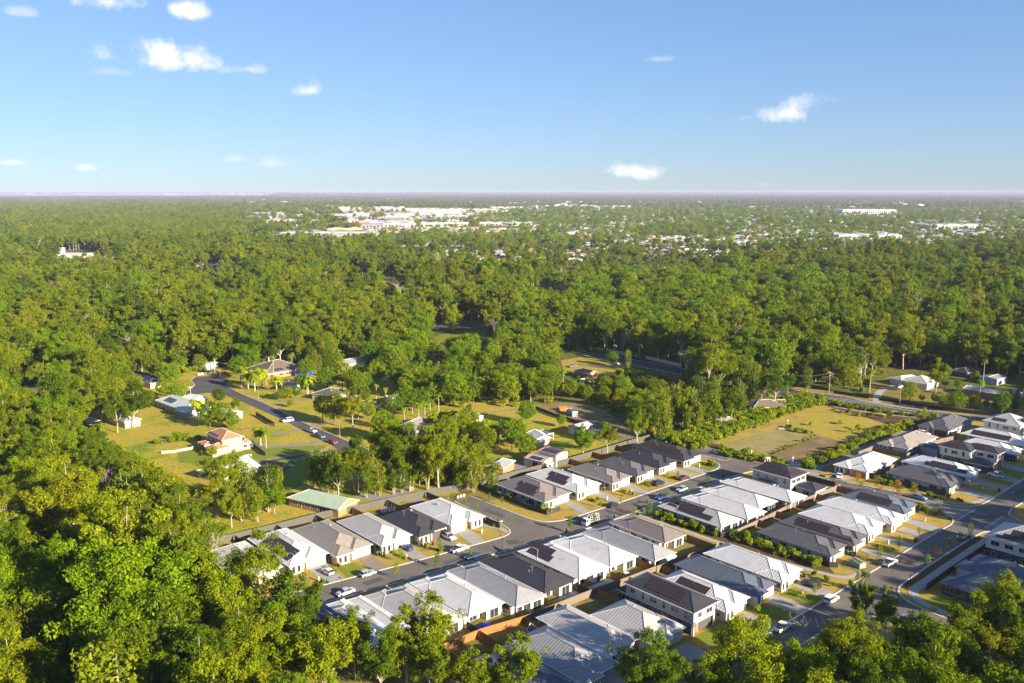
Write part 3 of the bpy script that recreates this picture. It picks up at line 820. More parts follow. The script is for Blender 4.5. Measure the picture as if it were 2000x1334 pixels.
tp('charcoal roofed house with brown solar panels at the far end of the row', 237.6, 249.6, -203.1, -179, roof='dark', wall='grey', seed=12, arrays=[('R', 8, 1.6, 7, 3)], gdoor='w_grey', garage='x0')
# Row on the near side of the first street, backs towards the viewer
tm('white roofed house covered in dark blue solar panels behind the gum crown', 85.2, 94.9, -166.2, -142.8, roof='white', wall='white', seed=13, arrays=[('L', 4.5, .8, 10, 3)], pvk='pvb')
tm('narrow white roofed house squeezed beside the blue solar panelled one', 95.15, 98.7, -165, -139.5, roof='white', wall='white', seed=14, wings=False, back=0)
tm('large white house with paired sliding windows above the orange fence', 98.95, 110.3, -164, -140.6, roof='pale', wall='cream', seed=15, garage='x1')
tm('white hip roofed house with potted plants on its back patio', 110.9, 121.3, -162.8, -140.2, roof='white', wall='sand', seed=16, garage='x1')
tm('blue grey roofed house with one large roof ventilator in the near row', 121.7, 131.0, -162.4, -136.6, roof='shale', wall='white', seed=17, garage='x1')
tm('near-black roofed house beside the small square of artificial turf', 131.5, 141.4, -161.6, -137.6, roof='dark', wall='sand', seed=18, garage='x1')
tm('white roofed house with grey solar panels in the middle of the near row', 142.7, 153.3, -159.6, -137.3, roof='white', wall='white', seed=19, arrays=[('L', 11.5, .9, 5, 2), ('L', 12.6, 3.0, 5, 2)], garage='x1')
tm('bright white roofed house between the solar roof and the blue grey roof', 153.6, 164, -158.6, -137, roof='white', wall='white', seed=20, garage='x1')
tm('long blue grey roofed house beside the green garden shed', 164.8, 173.2, -157.3, -132, roof='shale', wall='white', seed=21, garage='x1')
tm('taupe grey roofed house beside the narrow walking path', 175.7, 184.6, -157.6, -137.6, roof='taupe', wall='white', seed=22, garage='x1')
tm('pale blue roofed house with three brown solar strips beside the path hedge', 196.2, 205.9, -156.8, -134.2, roof='pale', wall='steel', seed=23, arrays=[('L', 8.5, 2.9, 7, 2), ('L', 9.6, .8, 4, 2), ('L', 4.6, .8, 3, 2), ('L', 17.0, 1.6, 2, 2)], garage='x1')
tm('white roofed house directly behind the pale blue solar house', 207, 216.5, -156.5, -132.8, roof='white', wall='grey', seed=24, garage='x1')
tm('white roofed house in the middle of the three plain white roofs', 216.8, 226.6, -156.7, -135.4, roof='white', wall='darkbrick', brick='w_darkbrick', seed=25, garage='x1')
tm('long white roof beside the big two-storey solar house', 228.4, 237.3, -157.6, -131.9, roof='white', wall='grey', seed=26, garage='x1')
storey('two-storey house with dark hip roof and brown solar strips at the junction', 240.2, 250.5, -154, -139.2, 'dark', 'grey', 'grey', 't-', arrays=[('L', 2.2, .9, 6, 2), ('L', 5.4, 3.1, 4, 2), ('B', 2.6, .9, 3, 2)],
       low=[(2.6, 9.6, -7.2, .2), (-2.4, .55, 5, 12)], seed=27)
# Row C, fronts facing the wide right-hand street
tp('slate roofed house in deep shade at the bottom edge', 100.6, 109.9, -126, -103.5, roof='slate', wall='grey', seed=28)
tp('large pale grey roof with stepped gables at the bottom centre', 110.4, 121.5, -126.3, -104.6, roof='shale', wall='grey', seed=29, gdoor='w_grey')
tp('long pale grey roof running behind the stepped gable house', 121.9, 131.4, -130.3, -108.4, roof='pale', wall='grey', seed=30)
tp('pale grey roof with one skylight beside the two-storey house', 131.7, 143.3, -123.3, -104.9, roof='pale', wall='white', seed=31, extra=[skylight(4.2, 14, 4.0)])
storey('two-storey house with black solar covered roof and corner balcony', 144.8, 153.6, -125.2, -105, 'dark', 'grey', 'char', 't+', arrays=[('R', 5.5, 1.2, 6, 3)], low=[(1, 8, -3, .3)], seed=32, pvk='pv', gdoor='w_char')
tp('small white roofed house with a black solar array behind the two-storey roof', 155.2, 165.6, -124.6, -103.8, roof='white', wall='white', seed=33, arrays=[('R', 5, 1.5, 5, 3)])
tp('charcoal roofed house with small white trimmed front gables', 166.8, 176.4, -127.8, -103.6, roof='slate', wall='white', seed=34)
tp('white roofed house with the black wagon on its driveway', 177.9, 188.4, -127, -103.8, roof='white', wall='white', seed=35, extra=[skylight(3, 17, 3.8)])
tp('long dark taupe roofed house behind the green skip bin', 200.9, 210.9, -126, -104, roof='basalt', wall='grey', seed=36)
tp('dark roofed house with a very long double row of brown solar panels', 212, 221, -126.1, -103.4, roof='basalt', wall='cream', seed=37, arrays=[('R', 4.5, .8, 10, 1), ('R', 4.0, 1.9, 6, 2)])
tp('white ribbed roof house immediately behind the brown solar roof', 221.9, 233.2, -125.9, -104.4, roof='white', wall='cream', seed=38)
tp('white ribbed roof house with cream rendered front, next to the slate roof', 234.1, 243.6, -126.8, -103.6, roof='white', wall='cream', seed=39)
tp('slate grey roofed house with a solar array on the corner of the side street', 244.7, 255.4, -125, -105.1, roof='slate', wall='white', seed=40, arrays=[('R', 4.5, 1.1, 6, 3)])
tp('dark brown roofed corner house with white side wall and black fence', 278, 290.4, -126.8, -105.8, roof='basalt', wall='cream', seed=41)
tp('white roofed house with stepped brown solar array behind the dark corner house', 293.7, 304.2, -128.9, -105.8, roof='white', wall='white', seed=42, arrays=[('R', 7.5, 1.0, 8, 2), ('R', 9, 3.1, 5, 1)], gdoor='w_white')
storey('two-storey brown brick and white house with patchy solar panels, rear block', 312.8, 322.6, -124.4, -113.5, 'dark', 'white', 'darkbrick', 't+', arrays=[('R', 2, 1.1, 3, 2)], seed=43)
storey('two-storey front block with brown hip roof and orange garage wing', 317.3, 324.4, -118.2, -106, 'dark', 'white', 'darkbrick', 't+', arrays=[('R', 2.5, .9, 3, 2)], low=[(7.6, 14.4, 4, 12)], seed=44, gdoor='w_timber')
tp('white roofed house with square gables beyond the two-storey brown house', 331.6, 341.4, -125, -105.2, roof='white', wall='darkbrick', brick='w_darkbrick', seed=45)
tp('white walled house with a wide brown solar array near the right edge', 346.2, 357.5, -130, -107, roof='white', wall='white', seed=46, arrays=[('R', 3.5, .9, 8, 3)])
storey('white two-storey house with small solar squares at the far right', 362, 376, -128, -114, 'pale', 'white', 'white', 't+', arrays=[('R', 3, 1.2, 3, 2), ('F', 2, 1.2, 3, 2)], seed=47)
# Row facing the short side street
sm_('white roofed house with orange garage door beside the white sedan', 272.6, 295.2, -142.6, -130.9, roof='white', wall='pale' if 'w_pale' in M else 'white', seed=48, gdoor='w_timber')
sm_('pale hip roofed house with a shaded garden in the middle of the far corner', 309, 334.5, -144.9, -133.6, roof='dune', wall='white', seed=49)
sm_('dark taupe roofed house with a dark garage door backing onto the main road', 345.4, 370, -146.2, -134.3, roof='basalt', wall='cream', seed=50, gdoor='w_char')
tp('low dark annex with a black solar roof and white doors', 316.8, 323.4, -133.2, -125.8, roof='slate', wall='steel', seed=51, wings=False, back=0, arrays=[('R', 1.5, .8, 3, 1)])
# right of the wide street
storey('two-storey pale roofed house with stepped brown solar panels at the right edge', 237, 251.5, -80.8, -62, 'pale', 'white', 'darkbrick', 't+', arrays=[('R', 2.5, .9, 6, 1), ('R', 4.0, 2.0, 4, 1), ('R', 5.5, 3.1, 2, 2)], seed=52)
tm('slate blue roofed house behind the black garden fence on the right', 218.4, 231, -80.6, -62, roof='slate', wall='cream', seed=53, garage='x1')
tm('low slate and grey roofed house partly covered by the right-hand gum', 206.2, 218, -79, -62, roof='slate', wall='char', seed=54, garage='x1')

# ================================================================== FENCES
def fence_meshes(kind, h):
    mb = MB(); pm = MB(); rr = random.Random(h)
    if kind in ('timber', 'oldtimber'):
        n = 16; w = 2.4 / n
        for k in range(n): mb.box(k * w + .006, (k + 1) * w - .006, -.012 + rr.uniform(-.006, .006), .012, .03, h + rr.uniform(-.025, .025))
        for z in (.35, h - .3): mb.box(0, 2.4, .013, .06, z, z + .08)
        pm.box(-.05, .05, .014, .11, 0, h - .08)
    elif kind in ('darkfence', 'olive'):
        n = 12; w = 2.36 / n
        for k in range(n): mb.box(.02 + k * w, .02 + (k + 1) * w, -.02 if k % 2 else 0, -.005 if k % 2 else .015, .04, h - .04)
        mb.box(.02, 2.38, -.03, .03, h - .04, h + .02)
        pm.box(-.03, .03, -.035, .035, 0, h + .05)
    elif kind == 'palewall':
        mb.box(.15, 2.4, -.07, .07, 0, h); pm.box(-.15, .15, -.12, .12, 0, h + .12)
    else:   # open wire / rail
        for z in (.35, .75, h - .05): mb.box(0, 2.4, -.02, .02, z, z + .05)
        for k in range(12): mb.box(.1 + k * .2, .125 + k * .2, -.01, .01, .1, h - .05)
        pm.box(-.05, .05, -.05, .05, 0, h + .05)
    m = M[{'wire': 'oldtimber', 'rail': 'trimd'}.get(kind, kind)]
    return mb.mesh('fence_panel', m), pm.mesh('fence_post', m)


FM = {}


def fence(label, pts, kind='timber', h=1.8, group=None, cat='fence'):
    key = (kind, h)
    if key not in FM: FM[key] = fence_meshes(kind, h)
    pme, qme = FM[key]
    root = empty('fence', (pts[0][0], pts[0][1], .03)); tag(root, label, cat, group)
    o = Vector(pts[0])
    for a, b in zip(pts, pts[1:]):
        a = Vector(a); b = Vector(b); d = b - a; L_ = d.length; n = max(1, round(L_ / 2.4)); an = math.atan2(d.y, d.x); sx = L_ / n / 2.4
        for k in range(n):
            p = a + d * (k / n) - o
            put('fence_panel', pme, root, (p.x, p.y, 0), an, scale=(sx, 1, 1))
            put('fence_post', qme, root, (p.x, p.y, 0), an)
    p = Vector(pts[-1]) - o; put('fence_post', qme, root, (p.x, p.y, 0), an)
    return root


F = lambda label, pts, kind='timber', h=1.8, group=None: fence(label, st(pts), kind, h, group)
F('dark steel fence behind the far row, between the lawns and the white roofs', [(84, -222.5), (106.6, -220.6), (119.1, -220.3), (131.4, -218.2), (142.8, -217), (157, -214.8), (168.5, -211.8)], 'olive', 2.1)
F('olive fence behind the corner solar house and the grey roofs', [(170, -211.6), (189.3, -211), (211.3, -209.5), (242, -210), (256.5, -210)], 'olive', 2.1)
F('dark side fence running down beside the white parapet house', [(153.4, -214.8), (153.6, -186.5), (153.8, -179.8)], 'darkfence', 1.8)
F('dark fence between the planted verge and the corner solar house', [(170.5, -210.8), (170.2, -186), (171.2, -178.6), (176.5, -178.2)], 'darkfence', 1.5)
for k, (s, a, b, lab) in enumerate([(93.0, -221, -214, 'leftmost short fence between the white roofs'), (105.15, -220.4, -191, 'dark dividing fence between the white solar roof and the taupe roof'),
                                    (117.4, -220, -188.4, 'dark dividing fence between the taupe and the pale grey roof'), (128.65, -218.4, -205, 'brown fence between the bare yard and the pale grey house')]):
    F(lab, [(s, a), (s, b)], 'darkfence' if k < 3 else 'timber', 1.8)
F('brown fence between the blue playset yard and the bare yard', [(140.1, -217), (140.1, -204)], 'oldtimber', 1.8)
for s, lab in ((199.6, 'brown timber fence end beside the white garden shed'), (212, 'brown fence between the first two grey brown roofs'), (224, 'brown fence beside the charcoal flue roof'), (236.9, 'brown fence beside the last solar roof of the far row')):
    F(lab, [(s, -209.8), (s, -200)], 'timber', 1.8)
F('short timber gate fence beside the sandy taupe house', [(199.2, -182.4), (199.2, -186)], 'timber', 1.8)
# between rows B and C
F('bright orange timber fence behind the large white house', [(84, -136.2), (99, -136.0), (110.6, -135.8)], 'timber', 1.9)
F('orange timber fence with the soccer goal yard in front of it', [(110.6, -135.8), (121.8, -133.8)], 'timber', 1.9)
F('grey timber fence behind the artificial turf yard', [(121.8, -133.8), (131.6, -133.4), (143.3, -132.9)], 'oldtimber', 1.9)
F('pale grey timber fence behind the white roofs of the near row', [(143.3, -132.9), (154, -131.8), (164.4, -131.3)], 'oldtimber', 1.9)
F('pale fence behind the green garden shed, stepped in height', [(164.4, -131.1), (176, -130.2), (188.8, -129.9)], 'oldtimber', 1.9)
F('long weathered fence behind the pale blue and white roofs', [(200.3, -131.8), (215, -132.2), (230, -132.9)], 'oldtimber', 1.9)
F('weathered fence from the white roofs up to the two-storey house', [(230, -132.9), (244.3, -132.4), (258, -132)], 'oldtimber', 1.9)
F('black fence round the back yard of the two-storey house at the junction', [(252.2, -150), (258.2, -146), (258.4, -134)], 'darkfence', 1.9)
F('black fence beside the two-storey house facing the junction', [(239.2, -156.4), (239.2, -152)], 'darkfence', 1.9)
B_SIDE = [(98.8, -140.6, -136, 'dark fence stub beside the orange fence corner'), (110.6, -140.5, -135.8, 'dark brown fence beside the blue tarpaulin'), (121.6, -137, -133.8, 'dark fence beside the potted plant patio'),
          (131.3, -137.4, -133.5, 'dark fence on the left of the artificial turf yard'), (142.3, -137.4, -133, 'black fence on the right of the artificial turf yard'), (153.5, -137, -132, 'grey fence between the two white roof back yards'),
          (164.4, -137.6, -131.4, 'brown fence beside the square pergola frame'), (174.6, -138, -130.4, 'grey fence behind the green shed'), (186.9, -139, -130, 'dark fence between the taupe grey house and the walking path'),
          (206.5, -134, -132, 'fence stub behind the pale blue solar house'), (216.7, -136, -132.2, 'fence stub between the first two white roofs'), (227.5, -136, -132.6, 'fence between the second and third white roofs'),
          (239, -138, -132.6, 'fence beside the long white roof')]
for s, a, b, lab in B_SIDE: F(lab, [(s, a), (s, b)], 'timber' if s > 120 and s != 142.3 else 'darkfence', 1.8)
C_SIDE = [(100.1, -135.8, -125, 'orange brown fence left of the small worn lawn'), (110.1, -135.6, -126.6, 'red brown fence between the worn lawn and the goal yard'), (121.7, -133.6, -128, 'dark brown fence behind the soccer goal'),
          (131.6, -133.2, -124, 'grey fence left of the shaded square lawn'), (144.0, -132.6, -125.4, 'red brown fence right of the shaded square lawn'), (154.6, -131.6, -124.8, 'pale fence beside the two-storey roof'),
          (166.2, -131, -128, 'fence stub beside the small white solar roof'), (177.1, -130.1, -127, 'orange lit fence stub beside the charcoal roof'), (189.2, -129.8, -127, 'orange lit fence end beside the walking path'),
          (211.4, -132.2, -126, 'red brown fence left of the brown solar roof yard'), (221.4, -132.4, -126, 'red brown fence behind the brown solar roof'), (233.7, -132.8, -126.5, 'red brown fence behind the white ribbed roof'),
          (244.1, -132.5, -125, 'brown fence beside the slate solar roof'), (256.2, -132.1, -123.5, 'dark timber fence at the corner of the side street')]
for s, a, b, lab in C_SIDE: F(lab, [(s, a), (s, b)], 'timber', 1.8)
F('dark open rail fence along the walking path beside the white skylight house', [(188.9, -129), (189.6, -104.6)], 'rail', 1.3)
F('dark fence along the walking path beside the taupe grey roof', [(185.6, -156), (187.6, -131)], 'rail', 1.3)
F('dark low fence between the hedge and the long taupe roof', [(199.9, -130), (200.2, -104), (201.6, -102.4)], 'darkfence', 1.5)
F('dark fence between the hedge and the pale blue solar house', [(195.7, -156), (195.7, -134), (200.2, -131)], 'darkfence', 1.6)
F('long black fence beside the side street and the dark corner house', [(276.8, -134.5), (276.6, -127), (276.2, -112), (277.6, -107)], 'darkfence', 1.8)
F('brown fence across the corner beside the slate solar house', [(256.2, -105.6), (259.6, -108.6)], 'timber', 1.7)
F('grey timber fence behind the dark corner house', [(277, -130.8), (295, -130.2), (305, -129.4), (322, -133.2)], 'oldtimber', 1.8)
F('brown fence between the corner yard and the white solar house', [(292.2, -130.2), (292.4, -126)], 'timber', 1.8)
F('grey fence around the shaded garden behind the pale hip roof', [(297, -145.8), (308, -145.8), (308, -133.2), (320, -132.6)], 'oldtimber', 1.8)
F('olive timber fence between the pale hip roof and the dark annex', [(324, -134), (338, -133), (344, -131.5)], 'oldtimber', 1.8)
F('brown fence left of the far right white solar house', [(345.5, -133.5), (345.8, -124), (346, -112)], 'timber', 1.8)
F('timber fence along the back of the dark garage house', [(344.4, -147.8), (357, -148.4), (371.5, -147)], 'oldtimber', 1.8)
F('low brick red edging fence round the front garden with the white sedan', [(265.6, -143.6), (265.8, -141.6), (272, -136.4)], 'timber', .7)
F('black fence around the slate blue roof on the right', [(205.4, -81.6), (219, -81.9), (233, -81.9), (252, -82.0)], 'darkfence', 1.8)
F('temporary wire site fence beside the skip bin', [(211.9, -102.5), (211.7, -97)], 'rail', 1.8)


# ================================================================== SMALL BUILDINGS AND OBJECTS
def shed(label, org, ang, w, l, h, roof, wall, gable='both', tan=.25, door=None, cat='shed', name='shed', trim='trimw', over=.15, windows=(), posts=False, arrays=None, wallm=None):
    root = empty(name, (org[0], org[1], .02), ang); tag(root, label, cat)
    mb, mc = MB(), MB(); r = hip(mb, 0, w, 0, l, h, tan, gable); caps(mc, r[1], r[2], r[4], r[5])
    wm = M[wallm] if wallm else M['w_' + wall]
    ro = put('roof', mb.mesh('roof', [M['r_' + roof], M[trim], wm]), root); put('ridge_cap', mc.mesh('ridge_cap', M[trim]), ro)
    if posts:
        for x in (.2, w - .3):
            for y in (.2, l - .3):
                p = MB(); p.box(x, x + .14, y, y + .14, 0, h); put('post', p.mesh('post', M['trimw']), root)
    else:
        wb = MB(); wb.prism([(over, over), (w - over, over), (w - over, l - over), (over, l - over)], 0, h + .02, 0, False)
        put('wall', wb.mesh('wall', wm), root)
    if door:
        for (x, y, a, dw, dh, k) in door:
            d = MB(); d.box(-dw / 2, dw / 2, -.04, .03, 0, dh)
            for q in range(1, 4): d.box(-dw / 2, dw / 2, -.06, -.04, q * dh / 4 - .02, q * dh / 4 + .02)
            put('door', d.mesh('door', M[k]), root, (x, y, 0), R(a))
    for (k, x, y, a, z) in windows: put('window', WIN[k], root, (x, y, z), R(a))
    if arrays:
        sa = math.atan(tan); ca = math.cos(sa)
        for (side, u0, v0, nu, nv, pk) in arrays:
            for a_ in range(nu):
                for b_ in range(nv):
                    u = u0 + a_ * 1.7; v = v0 + b_ * 1.04
                    along_y = l >= w
                    if along_y:
                        rot = Matrix.Rotation(-sa if side == 'L' else sa, 4, 'Y') @ Matrix.Rotation(R(90), 4, 'Z')
                        p = Vector((v * ca if side == 'L' else w - v * ca, u, h + .17 + v * math.sin(sa))) + rot.to_3x3() @ Vector((0, -1.0 if side == 'L' else 0, 0))
                    else:
                        rot = Matrix.Rotation(sa if side == 'L' else -sa, 4, 'X')
                        p = Vector((u, v * ca if side == 'L' else l - v * ca, h + .17 + v * math.sin(sa))) + rot.to_3x3() @ Vector((0, 0 if side == 'L' else -1.0, 0))
                    so = put('solar_panel', PV[pk], root, p); so.rotation_euler = rot.to_euler()
    return root


def bld(label, A, B, C, h, roof, wall, **k):
    """building whose eave runs A->B along its x axis, depth away from the viewer taken from C"""
    A, B, C = Vector(A), Vector(B), Vector(C); d = B - A; w = d.length; d.normalize(); n = Vector((-d.y, d.x))
    l = (C - B).dot(n)
    if l < 0: l = -l
    return shed(label, A, math.atan2(d.y, d.x), w, l, h, roof, wall, **k)


a_s = math.atan2(SD[1], SD[0])
shed('small white garden shed in front of the olive fence', W(200, -208.6), a_s, 3.2, 3.0, 2.2, 'pale', 'white', door=[(1.6, .15, 0, 1.2, 1.9, 'trimd')])
shed('pale green steel garden shed behind the blue grey roof', W(168.6, -131.0), a_s, 3.6, 3.0, 2.2, 'mint', 'mint')
for k, (s, t, lab) in enumerate([(157.5, -135.2, 'round white outdoor table on the shaded patio')]):
    mb = MB(); mb.cyl(0, 0, 0, .7, .08, 0, 8); mb.cyl(0, 0, .7, .76, .7, 0, 16)
    tag(put('outdoor_table', mb.mesh('outdoor_table', M['trimw']), None, (*W(s, t), .06)), lab, 'table')


def multi(name, label, cat, loc, rz, parts, group=None):
    r = empty(name, loc, rz); tag(r, label, cat, group)
    for pn, mb, m in parts: put(pn, mb.mesh(pn, m), r)
    return r


a, b = MB(), MB()
a.box(-2.1, 2.1, -1.5, 1.5, .35, .55)
for x in (-2, 2):
    for y in (-1.4, 1.4): b.box(x - .05, x + .05, y - .05, y + .05, 0, .5)
multi('pool_cover', 'square of bright blue tarpaulin beside the orange fence', 'tarpaulin', (*W(113.2, -137.6), .04), a_s, [('cover', a, M['tarp_blue']), ('leg', b, M['trimd'])])
a, b = MB(), MB()
for p, q in (((-1.5, 0, 0), (-1.5, 0, 1.6)), ((1.5, 0, 0), (1.5, 0, 1.6)), ((-1.5, 0, 1.6), (1.5, 0, 1.6)), ((-1.5, .9, 0), (-1.5, 0, 1.5)), ((1.5, .9, 0), (1.5, 0, 1.5)), ((-1.5, .9, 0), (1.5, .9, 0))): a.bar(p, q, .07)
for k in range(7): b.bar((-1.4 + k * .46, .45, .7), (-1.4 + k * .46, .05, 1.5), .012)
multi('soccer_goal', 'small white framed soccer goal against the brown fence', 'goal', (*W(120.6, -129.6), .04), a_s + R(80), [('frame', a, M['trimw']), ('net', b, M['trimw'])])
a, b = MB(), MB()
for x in (-1.3, 1.3):
    a.bar((x, -1.1, 0), (x * .8, 0, 2.0), .05); a.bar((x, 1.1, 0), (x * .8, 0, 2.0), .05)
a.bar((-1.1, 0, 2), (1.1, 0, 2), .06); b.box(-.4, .4, -2.6, -.2, .7, .8); b.box(-.5, .5, -.5, .5, 1.0, 1.1)
b.bar((0, -.3, 1.5), (0, -2.8, .3), .28)
multi('playset', 'blue plastic slide and swing set in the yard beside the white roof', 'playset', (*W(146.5, -210.5), .04), a_s, [('frame', a, M['blue_plastic']), ('slide', b, M['blue_plastic'])])
a, b, c = MB(), MB(), MB()
for i_ in range(16):
    t0, t1 = 2 * math.pi * i_ / 16, 2 * math.pi * (i_ + 1) / 16
    a.bar((2.1 * math.cos(t0), 2.1 * math.sin(t0), .8), (2.1 * math.cos(t1), 2.1 * math.sin(t1), .8), .08)
    b.bar((2.1 * math.cos(t0), 2.1 * math.sin(t0), 0), (2.1 * math.cos(t0), 2.1 * math.sin(t0), 2.3 if i_ % 2 else .8), .03)
c.cyl(0, 0, .76, .8, 2.0, 0, 16)
multi('trampoline', 'round black trampoline in the yard behind the dark roof', 'trampoline', (*W(136.5, -211), .04), 0, [('rim', a, M['blue_plastic']), ('pole', b, M['steel']), ('mat', c, M['black'])])
a, b = MB(), MB()
a.prism([(-1.9, -1), (1.9, -1), (1.9, 1), (-1.9, 1)], .15, 1.5, 0, False)
for x in (-1.2, 0, 1.2): a.box(x - .06, x + .06, -1.08, 1.08, .1, 1.5)
a.box(-2.0, 2.0, -1.1, 1.1, 1.42, 1.54)
for k in range(26):
    x, y = rnd.uniform(-1.7, 1.7), rnd.uniform(-.8, .8); s_ = rnd.uniform(.15, .45); b.box(x - s_, x + s_, y - s_ * .5, y + s_ * .5, 1.3, 1.5 + rnd.uniform(0, .35))
multi('skip_bin', 'pale green skip bin heaped with rubble in the bare front yard', 'skip bin', (*W(206.4, -99.6), .05), a_s + R(70), [('bin', a, M['skip_green']), ('rubble', b, M['gravel'])])
a = MB()
for p, q in (((-1.6, -1.2), (1.6, -1.2)), ((1.6, -1.2), (1.6, 1.2)), ((1.6, 1.2), (-1.6, 1.2)), ((-1.6, 1.2), (-1.6, -1.2))):
    a.bar((*p, 2.2), (*q, 2.2), .08); a.bar((*p, 0), (*p, 2.2), .06)
multi('pergola', 'empty square pergola frame beside the brown fence', 'pergola', (*W(167, -135.2), .04), a_s, [('frame', a, M['oldtimber'])])
a, b, c = MB(), MB(), MB()
a.box(-.03, .03, -.45, -.39, 0, 2.1); a.box(-.03, .03, .39, .45, 0, 2.1)
b.box(-.05, .03, -.5, .5, .5, 2.2); c.cyl(0, 0, 0, .03, .3, 0, 16)
r = multi('estate_agent_sign', 'white sale board with a red disc on the shaded lawn', 'sign', (*W(174.6, -97.6), .05), a_s - R(60), [('post', a, M['trimw']), ('board', b, M['trimw'])])
put('red_disc', c.mesh('red_disc', M['lid_red']), r, (-.052, 0, 1.7), rot=(0, R(-90), 0))


# bins
def bin_meshes():
    b = MB(); b.face([(-.22, -.22, .06), (.22, -.22, .06), (.28, -.3, .98), (-.28, -.3, .98)]); b.face([(.22, -.22, .06), (.22, .22, .06), (.28, .34, .98), (.28, -.3, .98)])
    b.face([(.22, .22, .06), (-.22, .22, .06), (-.28, .34, .98), (.28, .34, .98)]); b.face([(-.22, .22, .06), (-.22, -.22, .06), (-.28, -.3, .98), (-.28, .34, .98)])
    l = MB(); l.box(-.31, .31, -.36, .36, .98, 1.05); l.box(-.25, .25, -.28, .28, 1.05, 1.1)
    w = MB(); w.bar((-.26, .3, .1), (.26, .3, .1), .1, 0, 8)
    return b.mesh('bin_body', M['bin_green']), l, w.mesh('wheel', M['tyre'])


BB, BL, BW = bin_meshes()
LIDS = {k: BL.mesh('lid', M['lid_' + k]) for k in ('red', 'yellow', 'green')}


def wbin(c, s, t, lab, body=None, rz=0):
    r = empty('wheelie_bin', (*W(s, t), .06), a_s + rz); tag(r, lab, 'bin', 'wheelie bins put out along the streets')
    put('bin_body', BB, r); put('lid', LIDS[c], r); put('wheel', BW, r); return r


for c, s, t, lab in [('green', 98.9, -180.7, 'green lidded bin on the kerb beside the white hatchback driveway'), ('red', 105.6, -188.2, 'red lidded bin beside the striped front garden'), ('yellow', 106.1, -187.4, 'yellow lidded bin beside the striped front garden'),
                     ('green', 117.2, -186.9, 'green lidded bin leftmost in the row of three beside the cream garage'), ('yellow', 117.8, -186.2, 'yellow lidded bin in the middle of the three beside the cream garage'), ('red', 118.4, -185.4, 'red lidded bin rightmost of the three beside the cream garage'),
                     ('green', 129.4, -183.8, 'green lidded bin under the eave of the dark roof'), ('yellow', 130.2, -183.2, 'yellow lidded bin under the eave of the dark roof'), ('red', 132.4, -182.6, 'red lidded bin beside the garden of the dark roofed house'),
                     ('red', 166.3, -165.0, 'lone red lidded bin at the kerb opposite the dead-end street'), ('green', 184.4, -163.3, 'lone green lidded bin beside the yellow green bushes'), ('red', 201.6, -165.2, 'red lidded bin standing on the road behind the blue hatchback'),
                     ('red', 203.6, -173, 'red lidded bin on the dry verge across from the blue hatchback'), ('yellow', 212.1, -182.4, 'yellow lidded bin behind the black four-wheel drive'), ('red', 212.9, -181.8, 'red lidded bin behind the black four-wheel drive'),
                     ('red', 240.2, -164.4, 'red lidded bin at the kerb before the junction'), ('yellow', 199.8, -181.8, 'yellow lidded bin beside the white solar house'),
                     ('green', 257.6, -97.6, 'green lidded bin beside the red one at the side street corner'), ('red', 257.4, -96.8, 'red lidded bin beside the green one at the side street corner'),
                     ('green', 233.2, -96.7, 'green lidded bin at the kerb in front of the cream fronted house'), ('red', 234.2, -96.9, 'red lidded bin behind the green one at the wide street kerb'),
                     ('red', 294.8, -97.4, 'red lidded bin on the verge of the far lawn'), ('red', 261.8, -136.6, 'red lidded bin at the kerb near the white sedan'), ('yellow', 277.9, -137.6, 'yellow lidded bin by the long black fence'),
                     ('yellow', 154.8, -103.6, 'yellow lidded bin left of three on the shaded turf'), ('green', 155.6, -103, 'green lidded bin in the middle of three on the shaded turf'), ('red', 157, -102.4, 'red lidded bin right of three on the shaded turf'),
                     ('red', 188.8, -106.6, 'red lidded bin nearest the house beside the black wagon'), ('yellow', 189.4, -105.8, 'yellow lidded bin in the middle beside the black wagon'), ('green', 190, -105, 'green lidded bin nearest the street beside the black wagon'),
                     ('green', 211.2, -104.8, 'green lidded bin behind the skip yard fence'), ('yellow', 211.6, -104, 'yellow lidded bin behind the skip yard fence'), ('red', 212, -103.2, 'red lidded bin behind the skip yard fence')]:
    wbin(c, s, t, lab, rz=R(rnd.uniform(-15, 15)))

# meter boxes / letterboxes
mb = MB(); mb.box(-.22, .22, -.15, .15, 0, 1.1); mb.box(-.25, .25, -.18, .18, 1.1, 1.18); LBX = mb.mesh('letterbox', M['palewall'])
for s, t, lab in [(97.9, -183.4, 'cream letterbox beside the white hatchback driveway'), (121.9, -180.3, 'letterbox with a white sign on the lawn by the mulch bed'), (147.8, -180.6, 'white letterbox on the golden lawn of the parapet house'), (194.2, -175.4, 'letterbox beside the white solar house driveway'), (204.8, -174.6, 'letterbox between two pale driveways'),
                  (217, -176, 'letterbox behind the black four-wheel drive'), (243.2, -176.6, 'letterbox on the bright green lawn'), (181.4, -100.6, 'square cream letterbox pillar on the green front lawn'), (232.6, -100.6, 'white letterbox between the ribbed white roofs'),
                  (226.3, -101, 'letterbox behind the mulch bed by the wide street'), (250.4, -101.6, 'letterbox beside the round bush near the corner'), (292.2, -101.2, 'white letterbox on the lawn by the far white garage'), (170.4, -98.6, 'grey letterbox beside the sale board')]:
    tag(put('letterbox', LBX, None, (*W(s, t), .05), a_s), lab, 'letterbox')


